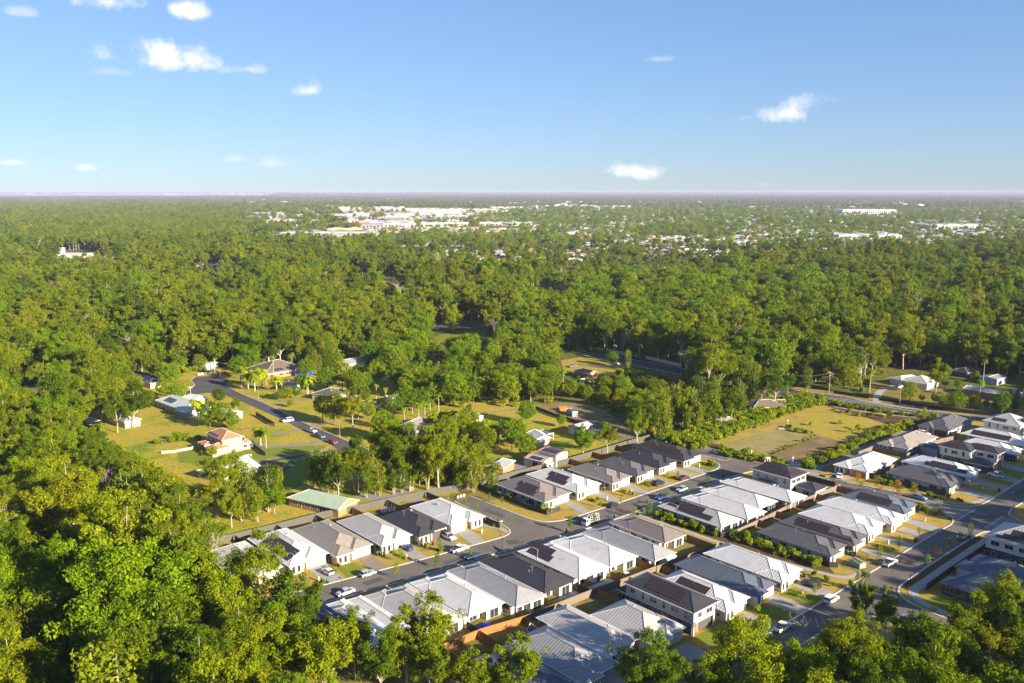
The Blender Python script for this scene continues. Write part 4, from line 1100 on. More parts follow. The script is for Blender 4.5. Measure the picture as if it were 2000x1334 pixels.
# lamps, signs, poles
def lamp(label, xy, h, rz=0, double=False, m='pole', cat='street lamp', group='street lamps'):
    r = empty('street_lamp', (*xy, .05), rz); tag(r, label, cat, group)
    p = MB(); p.cyl(0, 0, 0, h * .35, .10, 0, 8, .09); p.cyl(0, 0, h * .35, h, .06, 0, 8, .045); put('pole', p.mesh('pole', M[m]), r)
    b = MB(); b.bar((0, 0, h - .05), (.7, 0, h + .12), .035, 0, 6); put('arm', b.mesh('arm', M[m]), r)
    c = MB(); c.box(.55, 1.15, -.14, .14, h + .08, h + .2, 0); c.box(.6, 1.1, -.1, .1, h + .05, h + .079, 1); put('lamp_head', c.mesh('lamp_head', [M[m], M['lamp']]), r)


for (s, t), h, rz, lab in [((97.4, -171.4), 4.9, 90, 'slim lamp in front of the silver sedan'), ((142.7, -165.8), 4.9, 90, 'slim lamp beside the dark roof at the near kerb'), ((155.2, -182.2), 4.9, 0, 'slim lamp on the corner of the dead-end street'),
                           ((193.6, -162.2), 4.9, 90, 'slim lamp by the yellow green bushes'), ((247.4, -172.6), 5.2, 90, 'lamp beside the round golden bush at the junction'), ((264, -186), 5, 180, 'lamp by the hedge beyond the junction'),
                           ((271.4, -105.9), 6.8, 180, 'tall lamp beside the planted bed of the dark corner house'), ((259.2, -100.2), 6.5, 0, 'tall lamp in the bushes at the side street corner'), ((275.4, -86.6), 7, 100, 'tall lamp on the right side of the wide street'), ((206.4, -86), 7, 90, 'tall lamp on the footpath above the curved corner')]:
    lamp(lab, W(s, t), h, a_s + R(rz))


def sign(label, xy, h, w, m='trimw', rz=0):
    r = empty('street_sign', (*xy, .05), rz); tag(r, label, 'sign')
    p = MB(); p.cyl(0, 0, 0, h, .035, 0, 6); put('post', p.mesh('post', M['steel']), r)
    b = MB(); b.box(-w / 2, w / 2, -.02, .02, h - .1, h + .12); put('blade', b.mesh('blade', M[m]), r)


for (s, t), lab, h in [((153.4, -178.6), 'white street name blade at the dead-end corner', 2.6), ((256.9, -103.6), 'white street name blade above the corner bushes', 2.8), ((269.2, -98), 'slim sign post on the golden corner verge', 2.6), ((199.4, -81.4), 'sign post on the curved corner verge', 2.6),
                       ((272.9, -84.4), 'white street name blade on the right-hand corner', 2.8), ((247.9, -173.2), 'white street name blade by the round golden bush', 2.8), ((258.6, -197.4), 'white road end board beyond the junction', 1.2), ((262.4, -157.4), 'pale post sign beside the fenced path', 3.0)]:
    sign(lab, W(s, t), h, .9, rz=rnd.uniform(0, 3))
for k, s in enumerate((159.6, 160.8, 162)):
    mb = MB(); mb.box(-.35, .35, -.03, .03, .5, 1.15); mb.box(-.04, .04, -.03, .03, 0, .5)
    tag(put('road_end_sign', mb.mesh('road_end_sign', M['trimw']), None, (*W(s, -206.6), .05), a_s), 'small white board at the end of the dead-end street', 'sign', 'white boards closing the dead-end street')


def power_pole(label, xy, h, rz=0, trans=False):
    r = empty('power_pole', (*xy, 0), rz); tag(r, label, 'power pole')
    p = MB(); p.cyl(0, 0, 0, h, .19, 0, 8, .13); put('pole', p.mesh('pole', M['wood_pole']), r)
    c = MB(); c.box(-1.3, 1.3, -.07, .07, h - .9, h - .75); c.box(-.9, .9, -.06, .06, h - 2.1, h - 1.97)
    for x in (-1.2, -.5, .5, 1.2): c.cyl(x, 0, h - .75, h - .5, .06, 0, 6)
    put('crossarm', c.mesh('crossarm', M['wood_pole']), r)
    if trans: t = MB(); t.cyl(.45, 0, h - 3.6, h - 2.4, .33, 0, 10); put('transformer', t.mesh('transformer', M['steel']), r)
    l = MB(); l.bar((0, 0, h - 3), (1.8, .6, h - 1.6), .04); l.box(1.6, 2.3, .45, .75, h - 1.65, h - 1.5); put('lamp_arm', l.mesh('lamp_arm', M['steel']), r)
    return r


power_pole('timber power pole behind the white fence of the main road', (58.6, 489.0), 9.5, .6)
power_pole('timber power pole where the melaleuca stand meets the main road', (129.6, 399.3), 11.5, .4)
power_pole('leaning grey pole at the far verge of the main road', (151.4, 405.7), 11, .4)
power_pole('power pole beside the curved concrete driveway', (169.2, 415.5), 11, .4)
power_pole('power pole near the concrete crossover on the main road', (175.8, 384.3), 9.5, .4)
power_pole('power pole with a grey transformer at the left forest edge', (-245.6, 462.8), 9.5, 1.2, True)
power_pole('power pole in the tall gums left of the cul-de-sac', (-190.1, 489.0), 10.5, 1.2)
power_pole('power pole on the far green clearing', (-23.1, 597.2), 11, 1.2)


def wire(label, a, b, za, zb, sag=1.2):
    mb = MB(); a = Vector((*a, za)); b = Vector((*b, zb)); pts = []
    for i_ in range(13):
        t = i_ / 12; p = a.lerp(b, t); p.z -= sag * 4 * t * (1 - t); pts.append(p)
    for o_ in (-.5, .5):
        for p, q in zip(pts, pts[1:]): mb.bar(p + Vector((o_, 0, 0)), q + Vector((o_, 0, 0)), .035, 0, 3)
    tag(put('power_line', mb.mesh('power_line', M['steel'])), label, 'power line')


wire('pair of power lines running left from the transformer pole', (-245.6, 462.8), (-273.3, 404.6), 8.7, 8.7)
wire('pair of power lines between the transformer pole and the tall gums', (-245.6, 462.8), (-190.1, 489.0), 8.7, 9.7)
wire('power lines along the main road between the two right-hand poles', (169.2, 415.5), (175.8, 384.3), 10.2, 8.7)
wire('power lines from the melaleuca stand pole to the driveway pole', (129.6, 399.3), (151.4, 405.7), 10.7, 10.2)


# ================================================================== VEHICLES
PROFILE = dict(
    # x stations from rear to front: (x, bonnet/belt height, roof height or 0)
    hatch=(4.2, 1.75, [(0, .55, 0), (.04, .85, 0), (.15, .95, 1.0), (.55, .95, 1.45), (1.6, .95, 1.5), (2.4, .94, 1.42), (3.05, .93, .96), (3.2, .92, 0), (3.95, .8, 0), (4.2, .55, 0)]),
    sedan=(4.7, 1.8, [(0, .55, 0), (.04, .86, 0), (.85, .98, 0), (.95, .98, 1.0), (1.55, .96, 1.4), (2.4, .95, 1.44), (2.9, .94, 1.38), (3.55, .93, .97), (3.7, .92, 0), (4.45, .8, 0), (4.7, .55, 0)]),
    suv=(4.8, 1.9, [(0, .6, 0), (.04, 1.05, 0), (.12, 1.1, 1.15), (.35, 1.1, 1.72), (2.0, 1.1, 1.8), (2.9, 1.1, 1.72), (3.45, 1.08, 1.12), (3.6, 1.08, 0), (4.55, .98, 0), (4.8, .6, 0)]),
    ute=(5.3, 1.88, [(0, .65, 0), (.04, 1.1, 0), (1.6, 1.1, 0), (1.72, 1.1, 1.12), (1.9, 1.1, 1.7), (2.8, 1.1, 1.78), (3.3, 1.08, 1.7), (3.95, 1.06, 1.1), (4.1, 1.06, 0), (5.05, .96, 0), (5.3, .62, 0)]))


def car_meshes(kind):
    Lc, Wc, prof = PROFILE[kind]; lo = .3 if kind in ('suv', 'ute') else .22
    body, glass, roof = MB(), MB(), MB()
    rows = []
    for x, zb, zr in prof:
        tap = 1 - .10 * (abs(x / Lc - .5) * 2) ** 4
        hw = Wc / 2 * tap
        rows.append([(x, hw * .93, lo), (x, hw, lo + .22), (x, hw, zb * .8), (x, hw * .95, zb), (x, hw * .5, zb + .02)])
    for A, B in zip(rows, rows[1:]):
        for k in range(4):
            body.face([A[k], B[k], B[k + 1], A[k + 1]]); body.face([(p[0], -p[1], p[2]) for p in (A[k + 1], B[k + 1], B[k], A[k])])
        body.face([A[4], B[4], (B[4][0], -B[4][1], B[4][2]), (A[4][0], -A[4][1], A[4][2])])
        body.face([(A[0][0], -A[0][1], A[0][2]), (B[0][0], -B[0][1], B[0][2]), B[0], A[0]])
    for Rw, fl in ((rows[0], 1), (rows[-1], -1)):
        ring = Rw + [(p[0], -p[1], p[2]) for p in Rw[::-1]]
        body.face(ring if fl < 0 else ring[::-1])
    cab = [(x, zb, zr, Wc / 2 * (1 - .10 * (abs(x / Lc - .5) * 2) ** 4)) for x, zb, zr in prof if zr]
    n = len(cab); rt = [k for k in range(n) if cab[k][2] > max(c[2] for c in cab) - .12]
    for k in range(n - 1):
        (x0, b0, r0, w0), (x1, b1, r1, w1) = cab[k], cab[k + 1]
        t0, t1 = (w0 * .78 if k in rt else w0 * .86), (w1 * .78 if k + 1 in rt else w1 * .86)
        for s in (1, -1):
            p = [(x0, s * w0 * .94, b0), (x1, s * w1 * .94, b1), (x1, s * t1, r1), (x0, s * t0, r0)]
            glass.face(p if s < 0 else p[::-1])
        top = roof if (k in rt and k + 1 in rt) else glass
        top.face([(x0, -t0, r0), (x1, -t1, r1), (x1, t1, r1), (x0, t0, r0)])
        if top is roof:
            for s in (1, -1): roof.face([(x0, s * t0, r0 - .07), (x1, s * t1, r1 - .07), (x1, s * (t1 + .01), r1 + .01), (x0, s * (t0 + .01), r0 + .01)])
    for k in rt[:-1][1:2] + rt[-1:]:      # door pillars
        x0, b0, r0, w0 = cab[k]
        for s in (1, -1): roof.bar((x0, s * w0 * .95, b0), (x0, s * w0 * .79, r0), .05)
    wh = MB(); rim = MB(); wr = .36 if kind in ('suv', 'ute') else .31
    for i_ in range(12):
        t0, t1 = 2 * math.pi * i_ / 12, 2 * math.pi * (i_ + 1) / 12
        P = lambda t, r, y: (r * math.cos(t), y, r * math.sin(t))
        wh.face([P(t0, wr, -.11), P(t1, wr, -.11), P(t1, wr, .11), P(t0, wr, .11)]); wh.face([P(t0, wr, .11), P(t1, wr, .11), P(t1, wr * .62, .115), P(t0, wr * .62, .115)]); wh.face([P(t1, wr, -.11), P(t0, wr, -.11), P(t0, wr * .62, -.115), P(t1, wr * .62, -.115)])
        rim.face([P(t0, wr * .62, .1), P(t1, wr * .62, .1), (0, .12, 0)]); rim.face([P(t1, wr * .62, -.1), P(t0, wr * .62, -.1), (0, -.12, 0)])
    hl, tl = MB(), MB(); zf = prof[-2][1] - .16
    hl.box(-.12, .03, -.17, .17, -.08, .08); tl.box(-.03, .06, -.13, .13, -.12, .12)
    bp = MB(); bp.box(-.04, .1, -Wc * .42, Wc * .42, lo, lo + .22); bp.box(Lc - .1, Lc + .04, -Wc * .42, Wc * .42, lo, lo + .2)
    return dict(L=Lc, W=Wc, body=body, glass=glass.mesh('windows', M['glass']), roof=roof, wheel=wh.mesh('tyre', M['tyre']), rim=rim.mesh('rim', M['rim']), hl=hl.mesh('headlight', M['lamp']), tl=tl.mesh('tail_light', M['tail']), zf=zf, wr=wr,
                bumper=bp.mesh('bumper', M['black']), x0=Lc * .19, x1=Lc * .81, rear=prof[1][1] - .2)


CM = {}; CB = {}


def car(label, kind, colour, xy, rz, group=None, extra=None, cat=None):
    if kind not in CM: CM[kind] = car_meshes(kind)
    c = CM[kind]
    if (kind, colour) not in CB: CB[kind, colour] = (c['body'].mesh('body', M['car_' + colour]), c['roof'].mesh('roof_panel', M['car_' + colour]))
    r = empty('parked_' + {'suv': 'four_wheel_drive', 'hatch': 'hatchback'}.get(kind, kind), (*xy, .05), rz)
    tag(r, label, cat or ('ute' if kind == 'ute' else 'car'), group)
    h = c['L'] / 2
    put('body', CB[kind, colour][0], r, (-h, 0, 0)); put('roof_panel', CB[kind, colour][1], r, (-h, 0, 0)); put('windows', c['glass'], r, (-h, 0, 0)); put('bumper', c['bumper'], r, (-h, 0, 0))
    for x in (c['x0'], c['x1']):
        for y in (c['W'] / 2 - .1, -c['W'] / 2 + .1):
            w = put('wheel', c['wheel'], r, (x - h, y, c['wr'])); put('rim', c['rim'], w)
    for y in (c['W'] * .36, -c['W'] * .36):
        put('headlight', c['hl'], r, (h - .06, y, c['zf'])); put('tail_light', c['tl'], r, (-h - .0, y, c['rear']))
    if kind == 'ute':
        t = MB(); t.box(-h + .15, -h + 1.55, -.72, .72, 1.13, 1.135); put('tray', t.mesh('tray', M['black']), r)
    if extra: extra(r, h)
    return r


def canopy(r, h):
    m_ = MB(); m_.box(-h + .05, -h + 1.75, -.85, .85, 1.1, 1.85); put('canopy', m_.mesh('canopy', M['black']), r)
    m_ = MB()
    for y in (-.7, -.35, 0, .35, .7): m_.box(-.9, .9, y - .03, y + .03, 1.86, 1.92)
    put('roof_rack', m_.mesh('roof_rack', M['black']), r)


def flatbed(r, h):
    m_ = MB(); m_.box(-h - .2, -h + 1.7, -.95, .95, 1.02, 1.12)
    for y in (-.95, .92): m_.box(-h - .2, -h + 1.7, y, y + .03, 1.12, 1.4)
    put('flat_tray', m_.mesh('flat_tray', M['alu']), r)


aS, aT = a_s, math.atan2(TD[1], TD[0])
GC = 'vehicles parked in the new estate'
car('white hatchback on the pale driveway nearest the gums', 'hatch', 'white', W(101.8, -185.8), aT + math.pi, GC)
car('silver white hatchback parked at the kerb by the striped garden', 'hatch', 'silver', W(108.8, -178.2), aS, GC)
car('silver sedan parked behind the first slim lamp', 'sedan', 'silver', W(99.2, -172.9), aS + math.pi, GC)
car('bright blue hatchback on the grey driveway', 'hatch', 'blue', W(125.5, -185.2), aT + math.pi, GC)
car('white ute with black canopy under the dark roofed carport', 'ute', 'white', W(138.3, -183.6), aT, GC, canopy)
car('white dual cab ute parked at the far kerb', 'ute', 'white', W(135.4, -174.9), aS, GC)
car('dark navy sedan parked behind a small street tree', 'sedan', 'navy', W(135.3, -168.9), aS + math.pi, GC)
car('small black hatchback parked by the solar corner houses', 'hatch', 'black', W(191.4, -170.1), aS, GC)
car('black four-wheel drive parked on the dry front lawn', 'suv', 'black', W(217.6, -173.8), aS, GC)
car('dark maroon sedan parked at the far kerb', 'sedan', 'maroon', W(228.4, -171.9), aS, GC)
car('silver blue hatchback at the near kerb opposite the maroon sedan', 'hatch', 'silver', W(218.6, -165.2), aS + math.pi, GC)
car('royal blue hatchback parked at the near kerb behind a street tree', 'hatch', 'blue', W(207.9, -164.9), aS + math.pi, GC)
car('black wagon with brown doors on the driveway beside the coloured bins', 'suv', 'black', W(186.8, -101.4), aT + math.pi, GC)
car('white four-wheel drive at the kerb in front of the green lawn', 'suv', 'white', W(182.8, -93.9), aS, GC)
car('white ute half hidden by the gum crown at the bottom', 'ute', 'white', W(162.5, -94.2), aS, GC)
car('white dual cab parked beside the skip yard', 'ute', 'white', W(213.4, -94.4), aS, GC)
car('white sedan parked behind the young street tree on the right kerb', 'sedan', 'white', W(246.0, -89.3), aS, GC)
car('light blue hatchback on the side street by the black fence', 'hatch', 'sky', W(268.4, -111), aT, GC)
car('white sedan on the driveway beside the orange garage door', 'sedan', 'white', W(269.3, -138.4), aS + R(25), GC)
car('white flat tray ute on the driveway beside the red hatchback', 'ute', 'white', W(309.6, -103.6), aT + math.pi, GC, flatbed)
car('red hatchback behind the white flat tray ute', 'hatch', 'red', W(312.3, -104.6), aT + math.pi, GC)
car('white four-wheel drive in front of the dark garage house', 'suv', 'white', W(343.4, -142.6), aT, GC)
car('white wagon half hidden by the dark gum at the lower road edge', 'suv', 'white', W(185.6, -76.5), aT, GC)
car('black car in the shade at the bottom edge of the picture', 'sedan', 'black', W(123.4, -101.5), aT, GC)
AC_ = 'vehicles on the acreage street'
car('white four-wheel drive alone on the acreage road', 'suv', 'white', (-94.0, 354.0), 0.7 + math.pi, AC_)
car('white ute first in the line beside the round palm driveway', 'ute', 'white', (-80.4, 338.2), -.75, AC_)
car('grey ute parked close behind the white ute', 'ute', 'grey', (-75.5, 330.1), -.75, AC_)
car('red hatchback at the near end of the acreage road', 'hatch', 'red', (-68.7, 322.3), -.75, AC_)
car('red and white car by the far cul-de-sac fence', 'sedan', 'red', (-152.4, 450.7), .2, AC_)
car('grey car on the sunny lawn near the main road', 'sedan', 'grey', (33.3, 469.8), .6, AC_)
car('white car outside the white garage behind the main road', 'hatch', 'white', (191.0, 418.9), .5, AC_)

# the glazier's truck
tr = empty('parked_truck', (*W(175.9, -165.0), .05), aS + math.pi); tag(tr, 'white flat bed truck with a tall glass carrying frame', 'truck', GC)
a = MB(); a.box(1.3, 2.9, -.95, .95, .5, 1.3); a.face([(1.35, -.9, 1.3), (2.85, -.9, 1.3), (2.55, -.82, 2.1), (1.4, -.85, 2.1)]); a.face([(2.85, .9, 1.3), (1.35, .9, 1.3), (1.4, .85, 2.1), (2.55, .82, 2.1)])
a.box(1.4, 2.5, -.84, .84, 2.05, 2.15); a.face([(1.35, .9, 1.3), (1.35, -.9, 1.3), (1.4, -.85, 2.1), (1.4, .85, 2.1)]); put('cab', a.mesh('cab', M['car_white']), tr)
a = MB(); a.face([(2.86, -.85, 1.32), (2.86, .85, 1.32), (2.57, .78, 2.06), (2.57, -.78, 2.06)])
for s in (1, -1): a.face([(1.7, s * .93, 1.35), (2.7, s * .91, 1.35), (2.5, s * .86, 2.0), (1.7, s * .87, 2.0)])
put('windscreen', a.mesh('windscreen', M['glass']), tr)
a = MB(); a.box(-3.0, 1.2, -1.0, 1.0, .85, 1.0); put('tray', a.mesh('tray', M['alu']), tr)
a = MB()
for y in (-.85, .85):
    for x in (-2.8, -1.9, -1.0, -.1, .8): a.bar((x, y, 1.0), (x, y * .55, 2.7), .05)
    for z, f in ((1.6, .82), (2.2, .66), (2.7, .55)): a.bar((-2.8, y * f, z), (.8, y * f, z), .045)
for x in (-2.8, .8): a.bar((x, -.47, 2.7), (x, .47, 2.7), .05)
put('glass_frame', a.mesh('glass_frame', M['trimw']), tr)
a = MB()
for y in (-.6, .6): a.face([(-2.5, y, 1.05), (.5, y, 1.05), (.5, y * .75, 2.4), (-2.5, y * .75, 2.4)])
put('glass_sheet', a.mesh('glass_sheet', M['glass']), tr)
for x in (-1.9, 2.1):
    for y in (-.82, .82): w = put('wheel', (CM['suv'])['wheel'], tr, (x, y, .4), scale=(1.15, 1.15, 1.15)); put('rim', CM['suv']['rim'], w)
for y in (-.7, .7): put('headlight', CM['suv']['hl'], tr, (2.87, y, .85))
# box trailer
tl_ = empty('box_trailer', (*W(126.5, -103.4), .05), aT); tag(tl_, 'dark blue box trailer beside the shaded stepped gable house', 'trailer')
a = MB(); a.box(-1.2, 1.2, -.75, .75, .45, .5)
for y in (-.75, .72): a.box(-1.2, 1.2, y, y + .03, .5, .95)
for x in (-1.2, 1.17): a.box(x, x + .03, -.72, .72, .5, .95)
a.bar((1.2, 0, .45), (2.3, 0, .45), .05); put('tray', a.mesh('tray', M['trailer_blue']), tl_)
for y in (-.85, .85): put('wheel', CM['hatch']['wheel'], tl_, (0, y, .31))

# ================================================================== ACREAGE LOTS BEHIND THE ESTATE
sheet('acreage_lawn', [(-171.8, 345.1), (-177.8, 399.3), (-177.9, 441.7), (-162.2, 511.5), (-94.8, 528.8), (-71.2, 495.3), (-39.6, 439.2), (0.0, 384.3), (23.2, 384.3), (49.7, 333.7), (50.9, 327.9), (42.3, 318.2), (19.6, 296.8), (-10.5, 275.9), (-23.8, 268.9), (-41.1, 256.2), (-46.6, 251.4), (-66.1, 238.3), (-78.6, 225.7), (-82.6, 221.2), (-98.7, 249.7), (-128.5, 300.4)], .015, M['lawn'])
sheet('acreage_lawn', [(-212.8, 415.5), (-195.4, 433.0), (-177.9, 441.7), (-177.8, 399.3), (-171.8, 345.1), (-199.6, 374.9)], .013, M['lawn'])
sheet('shaded_dirt_yard', [(10.4, 381.4), (28.4, 391.2), (40.8, 374.9), (49.7, 333.7), (42.0, 320.9), (38.6, 333.7), (27.5, 349.1), (11.3, 374.9)], .028, M['dirt'])
sheet('sunny_lawn', [(28.1, 489.0), (40.4, 500.0), (60.1, 489.0), (62.8, 471.3), (58.9, 456.0), (38.1, 453.4), (27.8, 462.8)], .02, M['field'])
sheet('sunny_lawn', [(-52.8, 571.2), (-42.1, 588.3), (-17.8, 597.2), (-18.3, 559.0), (-32.5, 543.5), (-49.3, 551.1)], .02, M['greenlawn'])
sheet('sunny_lawn', [(41.7, 882.4), (54.5, 923.0), (58.6, 902.3), (53.0, 854.2)], .02, M['field'])
sheet('sunny_lawn', [(-203.5, 907.4), (-192.8, 961.7), (-167.2, 944.8), (-113.4, 961.7), (-100.1, 902.3), (-149.8, 845.2), (-181.7, 854.2)], .02, M['field'])
sheet('sunny_lawn', [(-550.1, 1663.1), (-518.2, 1771.5), (-486.9, 1680.3), (-509.5, 1567.2)], .02, M['greenlawn'])
sheet('sunny_lawn', [(171.0, 406.7), (180.9, 429.4), (197.6, 445.5), (208.4, 433.0), (211.7, 413.3), (229.9, 384.3), (238.1, 374.9), (208.0, 369.4), (193.5, 376.7), (168.8, 393.2)], .02, M['yard'])
sheet('acreage_lawn', [(-163.0, 337.4), (-133.2, 326.5), (-119.6, 291.6), (-136.6, 306.5), (-155.4, 320.9)], .017, M['lawn'])
sheet('sunny_lawn', [(-134.5, 757.0), (-109.6, 771.7), (-103.8, 736.0), (-128.5, 722.6)], .02, M['field'])
sheet('green_patch', [(-5.4, 357.3), (-2.2, 360.7), (1.3, 357.3), (0.0, 352.3), (-3.2, 352.3)], .03, M['greenlawn'])
sheet('green_patch', [(-125.0, 312.9), (-118.8, 325.1), (-93.1, 318.2), (-70.1, 319.6), (-71.8, 309.7), (-103.7, 297.4), (-118.2, 297.4)], .028, M['greenlawn'])
sheet('green_patch', [(-83.7, 297.4), (-73.7, 301.6), (-68.2, 278.0), (-71.9, 265.5), (-86.0, 283.3)], .028, M['greenlawn'])
# cul-de-sac and road
AR = [(-165.3, 444.2), (-164.5, 435.5), (-158.0, 424.7), (-157.3, 412.2), (-160.7, 406.7), (-163.4, 413.3), (-163.5, 404.6), (-160.2, 397.3), (-156.2, 399.3), (-146.1, 407.8), (-136.0, 402.5), (-121.4, 386.3), (-97.0, 357.3), (-85.8, 342.0), (-70.7, 322.3), (-57.5, 303.4), (-40.3, 286.0), (-36.0, 294.5), (-53.7, 314.2), (-60.9, 322.3), (-73.8, 337.4), (-88.4, 354.0), (-109.8, 383.4), (-127.8, 403.5), (-142.8, 423.5), (-144.2, 434.3), (-149.5, 444.2), (-154.8, 448.1)]
sheet('acreage_road', AR, .035, M['asphalt2'])
ribbon('kerb', [(-157.3, 412.2), (-158.0, 424.7), (-164.5, 435.5), (-165.3, 444.2)], .4, .02, M['kerb'], .1)
ribbon('kerb', [(-142.8, 423.5), (-127.8, 403.5), (-109.8, 383.4), (-88.4, 354.0), (-73.8, 337.4), (-60.9, 322.3), (-53.7, 314.2)], .35, .02, M['kerb'], .1)
ribbon('driveway', [(-73.0, 325.8), (-78.5, 322.3), (-85.7, 319.6), (-92.9, 317.5), (-97.8, 320.9), (-100.3, 323.7)], 3.2, .03, M['gravel'])
ribbon('driveway', [(-86.0, 341.2), (-91.3, 337.4), (-96.0, 333.7)], 2.6, .03, M['gravel'])
ribbon('driveway', [(-63.4, 312.9), (-73.3, 307.8), (-83.3, 302.8), (-90.4, 295.6), (-93.0, 292.2)], 3.6, .032, M['asphalt2'])
ribbon('driveway', [(-64.1, 316.9), (-75.7, 310.3), (-88.3, 301.0), (-94.6, 297.4)], 1.2, .034, M['gravel'])
sheet('turning_bay', [(-89.9, 293.9), (-81.2, 298.6), (-81.1, 293.3), (-82.2, 285.4), (-85.1, 283.3), (-87.5, 285.4)], .03, M['mulch'])
ribbon('driveway', [(-78.5, 301.0), (-78.6, 293.3), (-79.7, 286.0), (-83.5, 283.8)], 2.6, .036, M['asphalt2'])
ribbon('driveway', [(-83.3, 347.5), (-75.4, 353.2)], 3, .03, M['gravel'])
ribbon('driveway', [(-109.3, 381.4), (-103.4, 389.2), (-92.3, 394.2)], 2.2, .03, M['gravel'])
ribbon('driveway', [(-48.8, 264.1), (-38.6, 260.8), (-33.2, 270.3), (-37.5, 278.0)], 5, .03, M['gravel'])
sheet('gravel_yard', [(-2.7, 293.3), (3.7, 300.4), (10.9, 297.4), (10.6, 288.8), (-2.6, 278.0), (-6.8, 275.4), (-6.1, 286.0)], .03, M['gravel'])
ribbon('driveway', [(59.0, 480.0), (48.2, 472.7), (33.5, 465.6)], 2.6, .03, M['gravel'])
ribbon('driveway', [(167.0, 388.2), (174.2, 404.6), (181.3, 415.5), (192.3, 424.7)], 3.4, .03, M['conc'])
sheet('driveway', [(180.0, 384.3), (186.2, 390.2), (186.7, 386.3), (180.2, 379.6)], .03, M['conc'])
# main road
MRF = [(40.6, 521.8), (47.7, 511.5), (80.2, 481.5), (107.7, 448.1), (129.4, 415.5), (153.3, 403.5), (165.5, 385.3), (189.4, 368.6), (203.3, 360.7), (230.0, 344.3)]
MRN = [(225.1, 336.7), (199.5, 354.8), (182.0, 364.2), (151.8, 380.5), (125.1, 399.3), (104.2, 433.0), (85.5, 453.4), (47.7, 498.4), (39.2, 511.5)]
sheet('main_road', smooth_line(MRF) + smooth_line(MRN), .045, M['asphalt2'])
ribbon('kerb', MRF, .4, .02, M['kerb'], .1); ribbon('kerb', MRN, .5, .02, M['kerb'], .1)
sheet('main_road', [(-80.0, 611.1), (-52.9, 635.7), (-15.2, 640.9), (-16.7, 625.6), (-47.3, 611.1), (-74.1, 592.7)], .03, M['asphalt2'])
mb = MB()
cl = smooth_line([(127.6, 407.8), (156.3, 392.2), (183.7, 367.7), (201.2, 358.2), (227.5, 340.5)], 4); acc = 0
for a, b in zip(cl, cl[1:]):
    d = (Vector(b) - Vector(a)); L_ = d.length
    if L_ > .5:
        n = Vector((-d.y, d.x)).normalized(); u = d.normalized(); m_ = (Vector(a) + Vector(b)) / 2
        for o_ in (-1.6, 1.6):
            c_ = m_ + n * o_; q = [c_ - u * 1.3 - n * .2, c_ + u * 1.3 - n * .2, c_ + u * 1.3 + n * .2, c_ - u * 1.3 + n * .2]
            mb.face([(p.x, p.y, .056) for p in q])
tag(put('road_marking', mb.mesh('road_marking', M['line'])), kind='structure')
ribbon('footpath', [(140.4, 387.2), (146.5, 378.6), (156.6, 369.4), (172.8, 361.6)], 2.4, .05, M['sand'])
ribbon('dry_verge', [(130.5, 418.9), (154.9, 407.8), (167.2, 389.2), (191.2, 372.2), (205.1, 364.2), (232.0, 347.5)], 3, .022, M['dirt'])
sheet('verge_garden', [(140.1, 393.2), (149.0, 385.3), (174.4, 365.0), (181.4, 360.7), (165.5, 345.1), (156.3, 347.5), (150.0, 364.2), (138.0, 380.5)], .024, M['mulch'])
# fields
sheet('fenced_field', [(71.3, 314.2), (84.5, 325.1), (111.3, 345.1), (120.5, 333.7), (95.1, 307.8), (83.7, 311.6)], .03, M['dryfield'])
sheet('fenced_field', [(112.6, 347.5), (140.4, 383.4), (156.3, 347.5), (142.1, 333.7), (129.6, 322.3), (122.0, 334.5)], .03, M['field'])
sheet('bare_field', [(93.2, 307.2), (121.1, 333.0), (130.2, 320.9), (115.4, 304.7), (103.1, 295.6), (94.6, 297.4)], .03, M['baresoil'])
sheet('gravel_swale', [(101.7, 291.6), (121.0, 309.7), (138.5, 325.1), (165.5, 345.1), (165.1, 339.7), (144.7, 320.9), (121.2, 300.4), (102.5, 283.3)], .032, M['gravel'])
ribbon('driveway', [(98.1, 286.0), (100.6, 295.6), (99.5, 301.6)], 3.2, .036, M['conc'])
# buildings
P = 'both'


def merge(main, subs):
    """hang the parts of the wings under the main building, so that the whole is one thing"""
    for sb in subs:
        mm = main.matrix_basis.inverted() @ sb.matrix_basis
        for c in list(sb.children):
            mb_ = c.matrix_basis.copy(); c.parent = main; c.matrix_basis = mm @ mb_
        bpy.data.objects.remove(sb)
    return main


